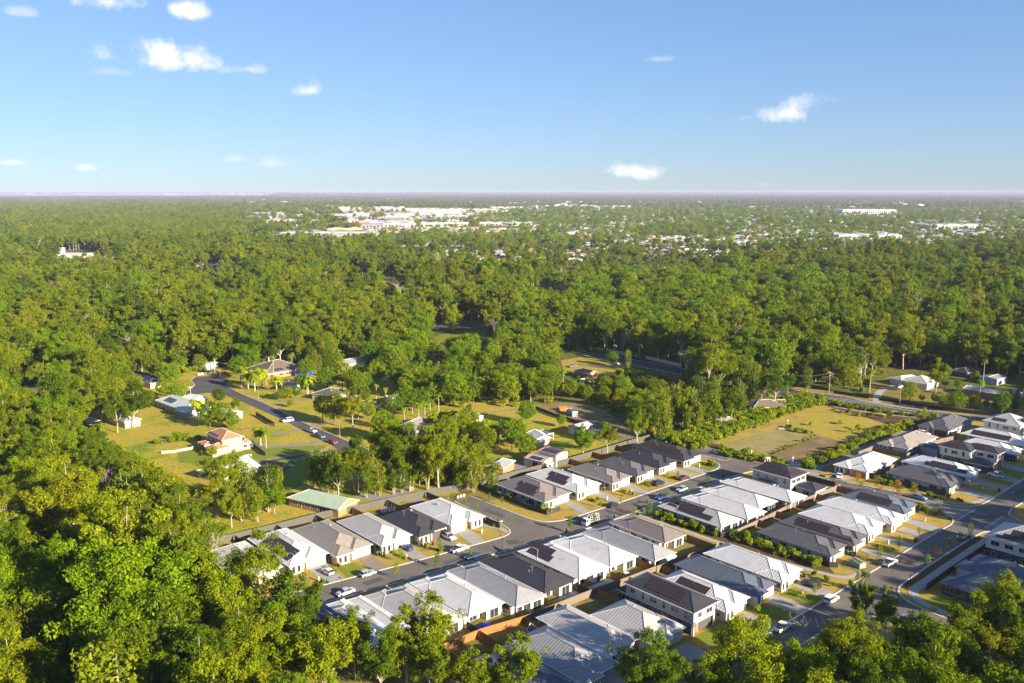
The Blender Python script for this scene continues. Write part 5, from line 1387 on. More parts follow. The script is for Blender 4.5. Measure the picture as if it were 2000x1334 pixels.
H_ = dict(cat='house', name='ranch_house', over=.45)
m_ = bld('long green roofed brick house with a gabled end near the estate fence', (-69.1, 254.8), (-51.2, 244.4), (-46.4, 252.6), 2.5, 'green', 'brick', tan=.42, gable='end', wallm='w_brick',
    windows=[('wide', 3, .45, 0, .9), ('tall', 5.2, .45, 0, .4), ('wide', 8, .45, 0, .9), ('wide', 11, .45, 0, .9), ('slide', 14, .45, 0, .05), ('wide', 17, .45, 0, .9)], **H_)
m_ = bld('peach brick two-storey house with terracotta roof and a blue solar strip', (-115.7, 317.9), (-106.1, 307.4), (-99.7, 313.0), 5.2, 'peach', 'pink', tan=.5, gable=None, wallm='w_pink',
    windows=[('wide', 2.5, .45, 0, 3.6), ('wide', 6, .45, 0, 3.6)], arrays=[('L', 1.2, .5, 5, 1, 'pvb')], **H_)
for v_ in (1,):
    subs = [bld('wing', (-113.1, 308.5), (-108.7, 303.7), (-107.0, 311.5), 2.6, 'peach', 'pink', tan=.42, gable='end', wallm='w_pink', **H_),
            bld('wing', (-117.8, 314.8), (-113.5, 310.2), (-113.2, 316.2), 2.5, 'peach', 'pink', tan=.3, gable=None, posts=True, cat='house', name='wing'),
            bld('wing', (-100.8, 313.0), (-97.5, 314.8), (-101.2, 322.6), 2.6, 'peach', 'pink', tan=.42, gable=None, wallm='w_pink', windows=[('sq', 1.5, .45, 0, .9), ('sq', 3.6, .45, 0, .9)], **H_)]
    merge(m_, subs)
bld('mint green roofed house with three dark solar blocks behind the feathery trees', (-106.1, 280.9), (-94.4, 273.4), (-86.2, 286.4), 2.6, 'mint', 'sand', tan=.36, gable='end',
    arrays=[('L', 2, .6, 3, 2, 'pvb'), ('L', 7.5, .6, 4, 4, 'pvb')], **H_)
m_ = bld('large pale roofed house with a satellite dish and a blue solar array', (-160.6, 381.0), (-138.9, 360.2), (-137.8, 375.7), 2.6, 'mint', 'sand', tan=.42, gable=None,
    windows=[('wide', 4, .45, 0, .9), ('slide', 8, .45, 0, .05), ('wide', 12, .45, 0, .9)], arrays=[('L', 6, 1.5, 5, 3, 'pvb')], **H_)
subs = [bld('wing', (-151.1, 386.4), (-141.1, 380.5), (-140.5, 387.9), 2.6, 'mint', 'sand', tan=.42, gable=None, **H_),
        bld('wing', (-145.4, 364.1), (-138.4, 358.9), (-137.9, 365.9), 2.5, 'mint', 'steel', tan=.42, gable=None, **H_)]
merge(m_, subs)
mb = MB(); mb.cyl(0, 0, 4.6, 4.9, .3, 0, 12, 1.3); mb.bar((0, 0, 0), (0, 0, 4.7), .06)
tag(put('satellite_dish', mb.mesh('satellite_dish', M['trimw']), None, (*(-150.7, 398.3), .02)), 'white satellite dish above the pale roof', 'satellite dish')
bld('dark hip roofed house left of the cul-de-sac with a dark red garage door', (-200.0, 433.3), (-176.8, 415.4), (-175.8, 424.8), 2.6, 'basalt', 'cream', tan=.42, gable=None, windows=[('wide', 5, .45, 0, .9), ('wide', 9, .45, 0, .9)], **H_)
bld('small mint roofed shed behind two dark green trees', (-130.0, 365.4), (-117.3, 357.5), (-117.2, 362.7), 2.4, 'mint', 'mint', tan=.3, gable=None, windows=[('sq', 3, .15, 0, .9)])
bld('long brown roofed house with four small solar groups above an orange wall', (-126.6, 437.3), (-108.7, 453.1), (-123.2, 469.2), 2.7, 'brown', 'brick', tan=.42, gable=None, wallm='w_brick',
    windows=[('wide', 4, .45, 0, .9), ('wide', 9, .45, 0, .9), ('wide', 13, .45, 0, .9)], arrays=[('L', 6, 1.5, 3, 2, 'pvb'), ('L', 13, 1.5, 4, 2, 'pvb'), ('L', 19, 1.2, 4, 1, 'pvb')], **H_)
bld('beige hip roof between the golden palms and the blue pool frame', (-113.3, 413.5), (-104.7, 410.1), (-105.6, 424.0), 2.5, 'dune', 'cream', tan=.42, gable=None, **H_)
m_ = bld('low grey roofed house with a pale gable behind the large round trees', (-93.5, 394.5), (-82.1, 388.8), (-78.4, 401.4), 2.5, 'basalt', 'cream', tan=.36, gable=None, windows=[('wide', 3, .45, 0, .3)], **H_)
merge(m_, [bld('wing', (-79.6, 406.8), (-73.5, 397.1), (-72.1, 401.4), 2.6, 'dune', 'cream', tan=.45, gable='both', **H_)])
bld('pale green walled house with a grey gable roof beside the norfolk pine', (-91.8, 459.8), (-80.2, 471.2), (-84.8, 481.7), 2.6, 'shale', 'mint', tan=.36, gable=P, **H_)
bld('flat fronted grey cabin with a blue white roof behind the palms', (-56.5, 385.6), (-47.5, 391.6), (-50.0, 394.8), 2.8, 'blue', 'sand', tan=.12, gable=P, windows=[('sq', 2, .15, 0, 1.1), ('slide', 5.5, .15, 0, .1)], cat='house', name='cabin')
bld('brown roofed house with a dark patch behind the tall thin palm', (-65.0, 369.6), (-57.8, 375.1), (-59.8, 383.8), 2.5, 'brown', 'cream', tan=.4, gable=None, **H_)
bld('pinkish brown hip roof with blue solar panels behind the white limbed gum', (-48.2, 333.4), (-37.5, 328.2), (-32.5, 345.9), 2.6, 'dune', 'pink', tan=.42, gable=None, wallm='w_pink', arrays=[('R', 7, 1.2, 4, 2, 'pvb')], **H_)
bld('small white steel shed on the sunny lawn edge', (-16.7, 357.8), (-14.6, 354.0), (-12.3, 356.1), 2.1, 'pale', 'white', tan=.1, gable=P)
bld('dark blue solar roof peeping over the yellow palms', (-8.7, 333.4), (-4.8, 330.4), (-2.1, 338.0), 2.6, 'slate', 'cream', tan=.4, gable=None, arrays=[('L', 1, .5, 3, 2, 'pvb')], **H_)
bld('orange brick house mostly hidden behind the melaleuca row', (-9.1, 285.3), (-2.8, 282.5), (-0.7, 292.7), 2.6, 'shale', 'brick', tan=.42, gable=None, wallm='w_brick', **H_)
bld('cream double garage shed with red trim and two solar strips', (4.1, 294.8), (10.6, 289.5), (15.5, 294.8), 2.7, 'pale', 'cream', tan=.22, gable='both', trim='redtrim', wallm='w_cream',
    door=[(1.7, .15, 0, 2.6, 2.3, 'w_sand'), (5.0, .15, 0, 2.2, 2.3, 'black'), (7.6, .15, 0, 2.2, 2.3, 'w_sand')], arrays=[('L', 2, .6, 3, 2, 'pv')])
bld('tall cream shed with red trim fully covered in solar panels', (9.1, 298.5), (15.4, 293.0), (20.4, 297.8), 4.2, 'pale', 'cream', tan=.12, gable='both', trim='redtrim', wallm='w_cream', arrays=[('L', 1, .4, 4, 3, 'pv'), ('R', 1, .4, 4, 3, 'pv')])
m_ = bld('cream gabled shed with a pale roof and open doorway on the lawn', (5.6, 326.4), (9.3, 317.6), (14.1, 322.8), 2.8, 'white', 'cream', tan=.35, gable=P, wallm='w_cream')
bld('dark green flat carport behind the cream gabled shed', (9.8, 330.0), (13.6, 325.3), (15.8, 328.2), 2.5, 'bottle', 'cream', tan=.05, gable=P, posts=True, cat='carport', name='carport')
bld('cream shed with a bright blue grey roof behind the small round tree', (22.3, 336.9), (26.6, 332.3), (33.5, 336.9), 2.9, 'blue', 'cream', tan=.32, gable='both', trim='redtrim', wallm='w_cream', door=[(2, .15, 0, 2.4, 2.3, 'w_white'), (5, .15, 0, 1.8, 2.3, 'w_white')])
mb = MB(); mb.cyl(0, 0, 0, 2.3, 1.7, 0, 20); mb.cyl(0, 0, 2.3, 2.7, 1.75, 0, 20, .3)
tag(put('water_tank', mb.mesh('water_tank', M['w_cream']), None, (*(34.0, 333.0), .02)), 'round cream water tank beside the blue grey shed roof', 'water tank')
bld('dark red tiled house with a white carport below the sunny lawn', (32.2, 447.5), (39.4, 437.1), (43.1, 443.5), 2.6, 'red', 'brick', tan=.42, gable='end', wallm='w_brick', **H_)
bld('white roofed carport in front of the dark red house', (34.3, 426.0), (37.8, 418.8), (39.7, 423.6), 2.6, 'white', 'white', tan=.08, gable=P, posts=True, cat='carport', name='carport')
m_ = bld('brown roofed orange brick house behind the bright hedge', (102.4, 376.6), (104.4, 366.4), (118.0, 378.6), 2.6, 'brown', 'brick', tan=.42, gable=None, wallm='w_brick', windows=[('wide', 3, .45, 0, .9)], **H_)
bld('grey gabled shed between the melaleucas and the hedge', (81.8, 347.9), (84.5, 343.1), (90.3, 348.7), 2.5, 'shale', 'cream', tan=.3, gable=P, wallm='w_cream')
bld('grey open carport at the end of the brown roofed house', (116.7, 382.9), (117.7, 379.0), (122.8, 383.8), 2.5, 'shale', 'cream', tan=.06, gable=P, posts=True, cat='carport', name='carport')
m_ = bld('white house with a broad pale hip roof across the main road', (190.1, 429.0), (193.1, 422.4), (205.2, 432.1), 2.6, 'pale', 'white', tan=.36, gable=None, door=[(3.4, .15, 0, 4.8, 2.2, 'w_white')], cat='house', name='ranch_house')
merge(m_, [bld('wing', (193.4, 421.9), (201.7, 412.6), (209.8, 424.3), 2.7, 'pale', 'white', tan=.42, gable=None, **H_)])
bld('dark roofed house in the shade behind the date palm', (230.6, 448.8), (235.7, 440.9), (245.9, 450.2), 2.6, 'dark', 'char', tan=.36, gable=None, **H_)
bld('dark walled shed with a pale roof deep in the trees on the right', (235.8, 430.2), (241.1, 422.9), (249.6, 429.0), 3, 'shale', 'steel', tan=.15, gable=P)
bld('long low white roofed house behind the shaded front hedge', (214.9, 405.3), (225.5, 391.5), (233.2, 396.7), 2.6, 'pale', 'brick', tan=.2, gable=P, wallm='w_brick', **H_)
bld('small white open shelter at the back of the right-hand lots', (253.2, 478.7), (253.5, 472.7), (261.2, 478.7), 2.6, 'white', 'white', tan=.08, gable=P, posts=True, cat='shelter', name='shelter')
bld('pale roofed shed cut off by the right picture edge', (236.9, 402.4), (238.0, 397.1), (244.3, 401.4), 2.5, 'pale', 'sand', tan=.15, gable=P)
bld('brown hip roofed house behind the pale green fence on the far left', (-230.1, 402.0), (-218.3, 395.6), (-220.1, 409.7), 2.6, 'brown', 'cream', tan=.42, gable=None, **H_)
bld('small pale green shed on the left beside the white pole', (-183.7, 371.9), (-178.0, 367.3), (-178.7, 373.8), 2.6, 'mint', 'mint', tan=.12, gable=P)
m_ = bld('grey blue roofed house with a bright cream wall behind the lone gum', (-172.7, 355.0), (-157.4, 342.7), (-155.6, 350.8), 2.6, 'shale', 'cream', tan=.36, gable=None, **H_)
bld('blue grey carport left of the lone gum', (-180.3, 349.9), (-171.7, 343.4), (-171.4, 349.1), 2.4, 'blue', 'cream', tan=.06, gable=P, posts=True, cat='carport', name='carport')
for lab, a, b, c, h, rf, wl in [('pale roofed house behind the cul-de-sac, left of the dark green tree', (-174.4, 465.4), (-165.4, 461.2), (-167.7, 472.7), 2.6, 'pale', 'steel'), ('white roofed house at the foot of the tall gum trunks', (-149.3, 491.1), (-137.3, 481.7), (-138.0, 492.7), 3, 'white', 'brown'),
                                ('low white roofed shed by the forest edge', (-133.4, 491.1), (-125.6, 487.9), (-126.1, 495.9), 2.6, 'white', 'cream'), ('blue roofed shed partly hidden by the fig behind the palms', (-192.0, 464.0), (-185.9, 457.0), (-186.4, 464.0), 2.4, 'blue', 'cream'),
                                ('blue grey roofed house among the garden trees behind the marker', (-63.4, 443.5), (-55.0, 435.8), (-52.1, 447.5), 2.6, 'blue', 'cream'), ('bright blue roof deep in the dark creek trees', (109.9, 551.5), (111.9, 543.7), (116.9, 553.5), 2.8, 'blue', 'cream'),
                                ('second smaller blue roof in the dark creek trees', (103.7, 553.5), (105.6, 549.6), (108.0, 555.6), 2.6, 'blue', 'cream'), ('small orange roofed hut at the left picture edge', (-354.3, 601.4), (-343.6, 592.1), (-347.7, 603.7), 3, 'peach', 'brick'),
                                ('white roofed house in the left forest clearing', (-366.3, 666.5), (-354.7, 657.9), (-359.8, 675.2), 3, 'white', 'cream'), ('small orange roofed house in the left forest clearing', (-366.9, 684.2), (-357.3, 678.2), (-362.7, 693.4), 3, 'peach', 'cream')]:
    bld(lab, a, b, c, h, rf, wl if 'w_' + wl in M else 'cream', tan=.36, gable=None, cat='house', name='ranch_house')
a, b = MB(), MB()
a.box(-2.2, 2.2, -1.05, 1.05, .5, 2.5, 0); a.box(-1.9, -.6, -1.07, -1.05, 1.3, 2.0, 1); b.box(-2.4, 2.4, -.02, .02, .5, .6)
cv = empty('caravan', (*(-103.4, 508.2), .02), .5); tag(cv, 'white caravan parked beyond the norfolk pine', 'caravan'); put('body', a.mesh('body', [M['w_white'], M['glass']]), cv); put('chassis', b.mesh('chassis', M['black']), cv)
for y in (-.9, .9): put('wheel', CM['hatch']['wheel'], cv, (0, y, .31))
# pool frame, tanks, hut
a, b = MB(), MB()
for k in range(5): a.box(k * 2.2, k * 2.2 + .25, -.1, .1, 0, 2.6)
a.box(0, 9, -.1, .1, 2.4, 2.6); b.box(0, 9, .1, .18, 0, 2.4)
multi('pool_screen', 'bright blue framed screen wall beside the long brown roof', 'screen', (*(-113.3, 445.5), .02), .13, [('frame', a, M['pool']), ('panel', b, M['blue_plastic'])])
a = MB(); a.box(-2, 2, -1.2, 1.2, 0, 1.1); a.face([(-2.1, -1.3, 1.1), (2.1, -1.3, 1.1), (2.1, 0, 1.7), (-2.1, 0, 1.7)]); a.face([(2.1, 1.3, 1.1), (-2.1, 1.3, 1.1), (-2.1, 0, 1.7), (2.1, 0, 1.7)])
tag(put('red_hut', a.mesh('red_hut', M['orange']), None, (*(22.2, 374.0), .02), .5), 'faded red playhouse roof under the shaded trees', 'playhouse')
bld('small grey timber hut beside the red playhouse', (23.6, 367.9), (25.8, 361.7), (27.4, 365.2), 2, 'basalt', 'grey', tan=.1, gable=P)
# white bits and shelter near the fields
bld('small white pump shelter in the hedge by the bare field', (89.1, 296.4), (90.0, 295.2), (91.3, 296.4), 2.2, 'white', 'white', tan=.06, gable=P, posts=True, cat='shelter', name='shelter')
for p_, lab in [((86.6, 303.4), 'white topped post left of the pump shelter'), ((99.1, 295.6), 'pale blue topped post by the concrete track'), ((113.0, 345.9), 'white post at the corner of the mown fields')]:
    mb = MB(); mb.cyl(0, 0, 0, 2.6, .09, 0, 6); mb.box(-.25, .25, -.25, .25, 2.6, 2.9)
    tag(put('marker_post', mb.mesh('marker_post', M['trimw']), None, (*p_, .03)), lab, 'post')
mb = MB()
for k in range(4): mb.box(-1.2 + k * .6, -.7 + k * .6, -.4, .4, 0, .5)
tag(put('concrete_block', mb.mesh('concrete_block', M['conc']), None, (*(109.5, 342.8), .03)), 'low concrete pit by the field corner', 'block')
# acreage fences
fence('white rendered panel fence along the far side of the main road', [(51.3, 523.5), (72.5, 498.4)], 'palewall', 1.8)
fence('second stretch of white panel fence beyond the gap on the main road', [(77.5, 493.7), (93.0, 469.8)], 'palewall', 1.8)
fence('dark open fence in front of the right-hand garden lots', [(169.6, 392.2), (180.3, 382.4), (191.2, 372.2), (205.1, 364.2), (228.8, 349.1)], 'darkfence', 1.6)
fence('dark fence left of the curved concrete driveway', [(154.0, 406.7), (159.8, 401.4), (166.3, 395.2)], 'darkfence', 1.4)
fence('dark paling fence between the lawn and the shaded dirt yard', [(10.4, 374.9), (18.6, 361.6), (27.6, 349.9)], 'darkfence', 1.6)
fence('pale grey fence behind the white shed on the sunny lawn', [(-33.0, 350.7), (-28.0, 355.6), (-17.2, 363.3)], 'oldtimber', 1.8)
fence('timber fence from the white shed to the dark paling fence', [(-12.6, 365.0), (-2.3, 372.2), (10.5, 376.7)], 'wire', 1.4)
fence('pale green steel fence at the far left forest edge', [(-247.3, 418.9), (-240.3, 424.7), (-231.8, 431.8)], 'olive', 2.0)
fence('dark fence beside the acreage road above the peach house', [(-110.3, 364.2), (-97.2, 345.9)], 'darkfence', 1.8)
fence('pale post and wire fence beside the peach house', [(-109.5, 341.2), (-104.1, 342.8), (-97.2, 345.9)], 'wire', 1.5)
fence('pale retaining wall left of the peach house', [(-129.0, 309.1), (-125.0, 310.3), (-120.3, 314.2), (-118.7, 318.2)], 'palewall', .9, cat='retaining wall')
fence('dark slat fence beside the curved driveway of the peach house', [(-100.1, 320.9), (-90.0, 305.9)], 'darkfence', 1.5)
fence('post and wire fence in front of the hedge behind the peach house', [(-134.3, 322.3), (-129.6, 325.1), (-125.8, 329.3)], 'wire', 1.4)
fence('low white wall behind the cul-de-sac', [(-165.0, 448.1), (-160.3, 450.7), (-156.6, 453.4)], 'palewall', 1.2, cat='wall')
fence('dark fence between the hedge band and the melaleuca stand', [(56.9, 322.3), (63.9, 327.9), (84.4, 347.5), (108.1, 372.2), (125.2, 391.2)], 'darkfence', 1.8)
fence('sandstone entry wall beside the main road pole', [(56.4, 480.0), (58.5, 475.6), (61.2, 477.0)], 'palewall', 1.2, cat='wall')
for p_, lab in [((-117.2, 392.2), 'grey street lamp beside the golden palms on the acreage road'), ((-67.5, 330.1), 'grey street lamp at the lower end of the acreage road'), ((-146.6, 428.2), 'grey street lamp at the cul-de-sac')]:
    lamp(lab, p_, 7, -2.2, m='steel')
# picnic table on the lawn
a = MB(); a.box(-1, 1, -.4, .4, .7, .76); a.box(-1, 1, -.85, -.6, .4, .45); a.box(-1, 1, .6, .85, .4, .45)
for x in (-.8, .8): a.box(x - .05, x + .05, -.8, .8, .35, .42); a.box(x - .05, x + .05, -.1, .1, 0, .7)
tag(put('picnic_table', a.mesh('picnic_table', M['trimw']), None, (*(-95.8, 305.3), .03), .4), 'white garden table on the lawn below the peach house', 'table')

# ================================================================== TREES
def tube(V, Fc, pts, n=5):
    base = len(V); k = len(pts)
    for i_, (p, r) in enumerate(pts):
        a = pts[max(0, i_ - 1)][0]; b = pts[min(k - 1, i_ + 1)][0]; d = (b - a)
        d = d.normalized() if d.length > 1e-6 else Vector((0, 0, 1)); u = d.orthogonal().normalized(); w = d.cross(u)
        for j in range(n):
            t = 2 * math.pi * j / n; q = p + (u * math.cos(t) + w * math.sin(t)) * r; V.append((q.x, q.y, q.z))
    for i_ in range(k - 1):
        for j in range(n):
            a = base + i_ * n + j; b = base + i_ * n + (j + 1) % n; Fc.append((a, b, b + n, a + n))


def leaf_cloud(rng, centres, radii, per, lw, ll, flat=.75, droop=.25):
    """per small leaf-spray quads in every clump; returns verts (n*4,3)"""
    C = np.repeat(np.array(centres), per, axis=0); Rr = np.repeat(np.array(radii), per)
    n = len(C)
    d = rng.normal(size=(n, 3)); d /= np.linalg.norm(d, axis=1)[:, None]
    rad = Rr * rng.uniform(.45, 1.0, n) ** .7
    P = C + d * rad[:, None] * np.array([1, 1, flat])
    # leaf planes face roughly outward, with scatter
    nrm = d + rng.normal(size=(n, 3)) * .55 + np.array([0, 0, .25]); nrm /= np.linalg.norm(nrm, axis=1)[:, None]
    r = rng.normal(size=(n, 3)); r[:, 2] -= droop * 2
    u = np.cross(nrm, r); u /= np.linalg.norm(u, axis=1)[:, None] + 1e-9
    v = np.cross(nrm, u)
    s = rng.uniform(.6, 1.35, n)[:, None]
    u = u * s * lw / 2; v = v * s * ll / 2
    return np.stack([P - v, P + u, P + v, P - u], axis=1).reshape(-1, 3)


def mesh_from(name, V, Fc, mats, mi=None):
    me = bpy.data.meshes.new(name); me.from_pydata(V, [], Fc)
    for m in mats: me.materials.append(m)
    if mi is not None: me.polygons.foreach_set('material_index', mi)
    me.update(); return me


def quads(n): return [tuple(range(4 * i_, 4 * i_ + 4)) for i_ in range(n)]


def gum(seed, H=20, spread=6.5, fork=.32, per=112, lw=.22, ll=.44, limbs=6, clumpr=1.35, sub=3, dens=1.0, top=.95, leafm='leaf', bark='bark', flat=.92, sparse=0, lod=0, trunk_r=None):
    """eucalypt: forked pale limbs, leaf sprays massed in separate clumps"""
    rr = random.Random(seed); rng = np.random.default_rng(seed)
    V, Fc, cs, rs = [], [], [], []
    tr = trunk_r or H * .0125
    lean = Vector((rr.uniform(-.06, .06), rr.uniform(-.06, .06), 1))
    zf = H * fork; pts = []
    for k in range(5):
        t = k / 4; p = lean * zf * t + Vector((rr.uniform(-.1, .1), rr.uniform(-.1, .1), 0)) * (k > 0); pts.append((p, tr * (1.25 - .4 * t)))
    tube(V, Fc, pts, 7 if not lod else 4)
    f = pts[-1][0]
    for l in range(limbs):
        az = 2 * math.pi * (l + rr.uniform(-.3, .3)) / limbs; rise = (.45 + .55 * ((l * .618) % 1)) * rr.uniform(.85, 1.1) if l else 1.1
        out = spread * rr.uniform(.6, .95) * (1.12 - .42 * rise)
        end = f + Vector((math.cos(az) * out, math.sin(az) * out, (H * top - zf) * rise * rr.uniform(.72, .92)))
        if l == 0: end = f + Vector((rr.uniform(-1, 1), rr.uniform(-1, 1), (H - zf) * .86))
        c1 = f.lerp(end, .5) + Vector((math.cos(az), math.sin(az), 0)) * out * .12 + Vector((rr.uniform(-.5, .5), rr.uniform(-.5, .5), -.5))
        lp = []
        for k in range(6):
            t = k / 5; p = (f * (1 - t) ** 2 + c1 * 2 * t * (1 - t) + end * t * t); lp.append((p + Vector((rr.uniform(-.4, .4), rr.uniform(-.4, .4), 0)) * (k > 0), tr * (.66 - .52 * t)))
        tube(V, Fc, lp, 5 if not lod else 3)
        for k in range(2, 6):
            for s in range(sub if k > 2 else 1):
                p0 = lp[k][0]; a2 = az + rr.uniform(-1.9, 1.9); ln = spread * rr.uniform(.22, .46) * (1.1 - .1 * k)
                e2 = p0 + Vector((math.cos(a2) * ln, math.sin(a2) * ln, rr.uniform(-.35, 1.1) * ln))
                if e2.z > H * .98: e2.z = H * .98
                m2 = p0.lerp(e2, .5) + Vector((rr.uniform(-.3, .3), rr.uniform(-.3, .3), .25))
                r0 = lp[k][1] * .5
                tube(V, Fc, [(p0, r0), (m2, r0 * .6), (e2, r0 * .25)], 4 if not lod else 3)
                if rr.random() < sparse: continue
                cr = clumpr * rr.uniform(.7, 1.3)
                cs.append(tuple(e2)); rs.append(cr)
                for q in range(2):
                    o_ = Vector((rr.gauss(0, 1), rr.gauss(0, 1), rr.gauss(0, .5))) * cr * .85
                    cs.append(tuple(e2 + o_)); rs.append(cr * rr.uniform(.5, .85))
                if rr.random() < .6: cs.append(tuple(m2)); rs.append(cr * .6)
    P = leaf_cloud(rng, cs, rs, max(3, int(per * dens)), lw, ll, flat)
    return finish(V, Fc, P, bark, leafm)


def finish(V, Fc, P, bark, leafm):
    tm_ = mesh_from('trunk', V, Fc, [M[bark]])
    cm_ = mesh_from('crown', P.tolist(), quads(len(P) // 4), [M[leafm]])
    return tm_, cm_


def dense(seed, H=12, rx=4.5, n=46, per=110, lw=.3, ll=.48, leafm='leafg', bark='barkdark', skirt=.18, lod=0, clumpr=1.2):
    """round, closely leaved garden or rainforest tree"""
    rr = random.Random(seed); rng = np.random.default_rng(seed)
    V, Fc = [], []; zc = H * (skirt + (1 - skirt) * .52); rz = H * (1 - skirt) * .5
    tube(V, Fc, [(Vector((0, 0, 0)), H * .022), (Vector((.1, 0, zc * .6)), H * .018), (Vector((0, .1, zc)), H * .01)], 6 if not lod else 3)
    cs, rs = [], []
    for k in range(n):
        z = 1 - 2 * (k + .5) / n; a = k * 2.39996; q = math.sqrt(max(0, 1 - z * z)); sc = rr.uniform(.62, .98)
        c = Vector((math.cos(a) * q * rx * sc, math.sin(a) * q * rx * sc, zc + z * rz * sc)); cs.append(tuple(c)); rs.append(clumpr * rr.uniform(.7, 1.35) * (rx / 4.5) ** .5)
        if not lod and k % 4 == 0: tube(V, Fc, [(Vector((0, 0, zc * .6)), H * .008), (c, H * .002)], 3)
    P = leaf_cloud(rng, cs, rs, per, lw, ll, .85)
    return finish(V, Fc, P, bark, leafm)


def slim(seed, H=16, rx=2.6, stems=4, per=64, leafm='leaf', n=44, lw=.34, ll=.55, lod=0):
    """melaleuca: several pale stems, tall narrow feathery crown"""
    rr = random.Random(seed); rng = np.random.default_rng(seed); V, Fc, cs, rs = [], [], [], []
    for s in range(stems):
        a = 2 * math.pi * s / stems + rr.uniform(-.4, .4); b0 = Vector((math.cos(a) * .35, math.sin(a) * .35, 0)); e = Vector((math.cos(a) * rx * .55, math.sin(a) * rx * .55, H * rr.uniform(.75, .95)))
        tube(V, Fc, [(b0, H * .0075), (b0.lerp(e, .4) + Vector((rr.uniform(-.3, .3), rr.uniform(-.3, .3), 0)), H * .006), (e, H * .002)], 5 if not lod else 3)
        for k in range(n // stems):
            t = .22 + .78 * (k + .5) / (n / stems); p = b0.lerp(e, t); w = rx * (.55 + .35 * math.sin(t * 3.1)) * rr.uniform(.3, 1)
            a2 = rr.uniform(0, 6.28); c = p + Vector((math.cos(a2) * w * .7, math.sin(a2) * w * .7, rr.uniform(-.5, .9))); cs.append(tuple(c)); rs.append(rr.uniform(.85, 1.5) * rx / 2.4)
            tube(V, Fc, [(p, H * .003), (c, H * .0012)], 3)
    P = leaf_cloud(rng, cs, rs, per, lw, ll, 1.0)
    return finish(V, Fc, P, 'bark', leafm)


def palm(seed, H=8, fr=2.6, nf=16, leafm='leafg'):
    rr = random.Random(seed); V, Fc, P = [], [], []
    tube(V, Fc, [(Vector((0, 0, 0)), .2), (Vector((rr.uniform(-.2, .2), 0, H * .5)), .15), (Vector((rr.uniform(-.3, .3), 0, H)), .12)], 6)
    top = Vector((V[-1][0], V[-1][1], H))
    for k in range(nf):
        a = 2 * math.pi * k / nf + rr.uniform(-.2, .2); up = rr.uniform(-.2, 1.1); prev = top
        d = Vector((math.cos(a), math.sin(a), 0))
        side = Vector((-d.y, d.x, 0))
        for s in range(7):
            t = (s + 1) / 7; p = top + d * fr * t * (1 - .18 * t * t) + Vector((0, 0, fr * (up * t - 1.05 * t * t)))
            w = fr * .26 * math.sin(math.pi * min(1, .12 + t * .88)) + .05
            dr = Vector((0, 0, -w * .55))
            for sg in (1, -1): P += [tuple(prev), tuple(p), tuple(p + side * sg * w + dr - d * .1), tuple(prev + side * sg * w + dr)]
            prev = p
    return finish(V, Fc, np.array(P), 'bark', leafm)


def dead(seed, H=16, spread=6):
    rr = random.Random(seed); V, Fc = [], []

    def br(p, d, L_, r, lv):
        pts = [(p, r)]; q = p
        for k in range(4):
            d = (d + Vector((rr.uniform(-.3, .3), rr.uniform(-.3, .3), rr.uniform(-.06, .16)))).normalized(); q = q + d * L_ / 4; pts.append((q, r * (1 - .17 * (k + 1))))
        tube(V, Fc, pts, 5 if lv < 2 else 3)
        if lv < 5:
            for s in range(3 if lv < 4 else 2):
                dd = (d * .7 + Vector((rr.uniform(-1, 1), rr.uniform(-1, 1), rr.uniform(-.1, .6)))).normalized()
                br(pts[(4, 3, 2)[s]][0], dd, L_ * rr.uniform(.58, .8), r * (.58 if lv < 2 else .5), lv + 1)
    br(Vector((0, 0, 0)), Vector((0, 0, 1)), H * .36, H * .0145, 0)
    return mesh_from('trunk', V, Fc, [M['bark']]), None


def cone_tree(seed, H=10, rx=2, tiers=0, leafm='leafs'):
    rr = random.Random(seed); rng = np.random.default_rng(seed); V, Fc, cs, rs = [], [], [], []
    tube(V, Fc, [(Vector((0, 0, 0)), H * .015), (Vector((0, 0, H)), .03)], 6)
    if tiers:
        for t in range(tiers):
            z = H * (.15 + .82 * t / tiers); w = rx * (1.05 - .95 * t / tiers)
            for k in range(7):
                a = k * .9 + t * .5; e = Vector((math.cos(a) * w, math.sin(a) * w, z + w * .12)); tube(V, Fc, [(Vector((0, 0, z)), .05), (e, .015)], 3)
                for q in (.4, .62, .82, 1): cs.append((e.x * q, e.y * q, z + w * .12 * q)); rs.append(.34)
        P = leaf_cloud(rng, cs, rs, 12, .22, .34, .7)
    else:
        for k in range(44):
            t = (k + .5) / 44; a = k * 2.4; w = rx * math.sin(math.pi * min(1, .18 + .85 * (1 - t))) * .62; cs.append((math.cos(a) * w, math.sin(a) * w, H * (.06 + .9 * t))); rs.append(.5 * rx / 1.6)
        P = leaf_cloud(rng, cs, rs, 46, .2, .3, 1.1)
    return finish(V, Fc, P, 'barkdark', leafm)


def shrub(seed, H=1.3, rx=.8, leafm='leafs', n=10, per=40, ls=.16):
    rr = random.Random(seed); rng = np.random.default_rng(seed); cs, rs = [], []
    for k in range(n): a = rr.uniform(0, 6.28); w = rx * rr.uniform(0, .7); cs.append((math.cos(a) * w, math.sin(a) * w, H * rr.uniform(.25, .8))); rs.append(rx * rr.uniform(.35, .6))
    P = leaf_cloud(rng, cs, rs, per, ls, ls * 1.7, .9)
    me = mesh_from('shrub', P.tolist(), quads(len(P) // 4), [M[leafm]]); return me


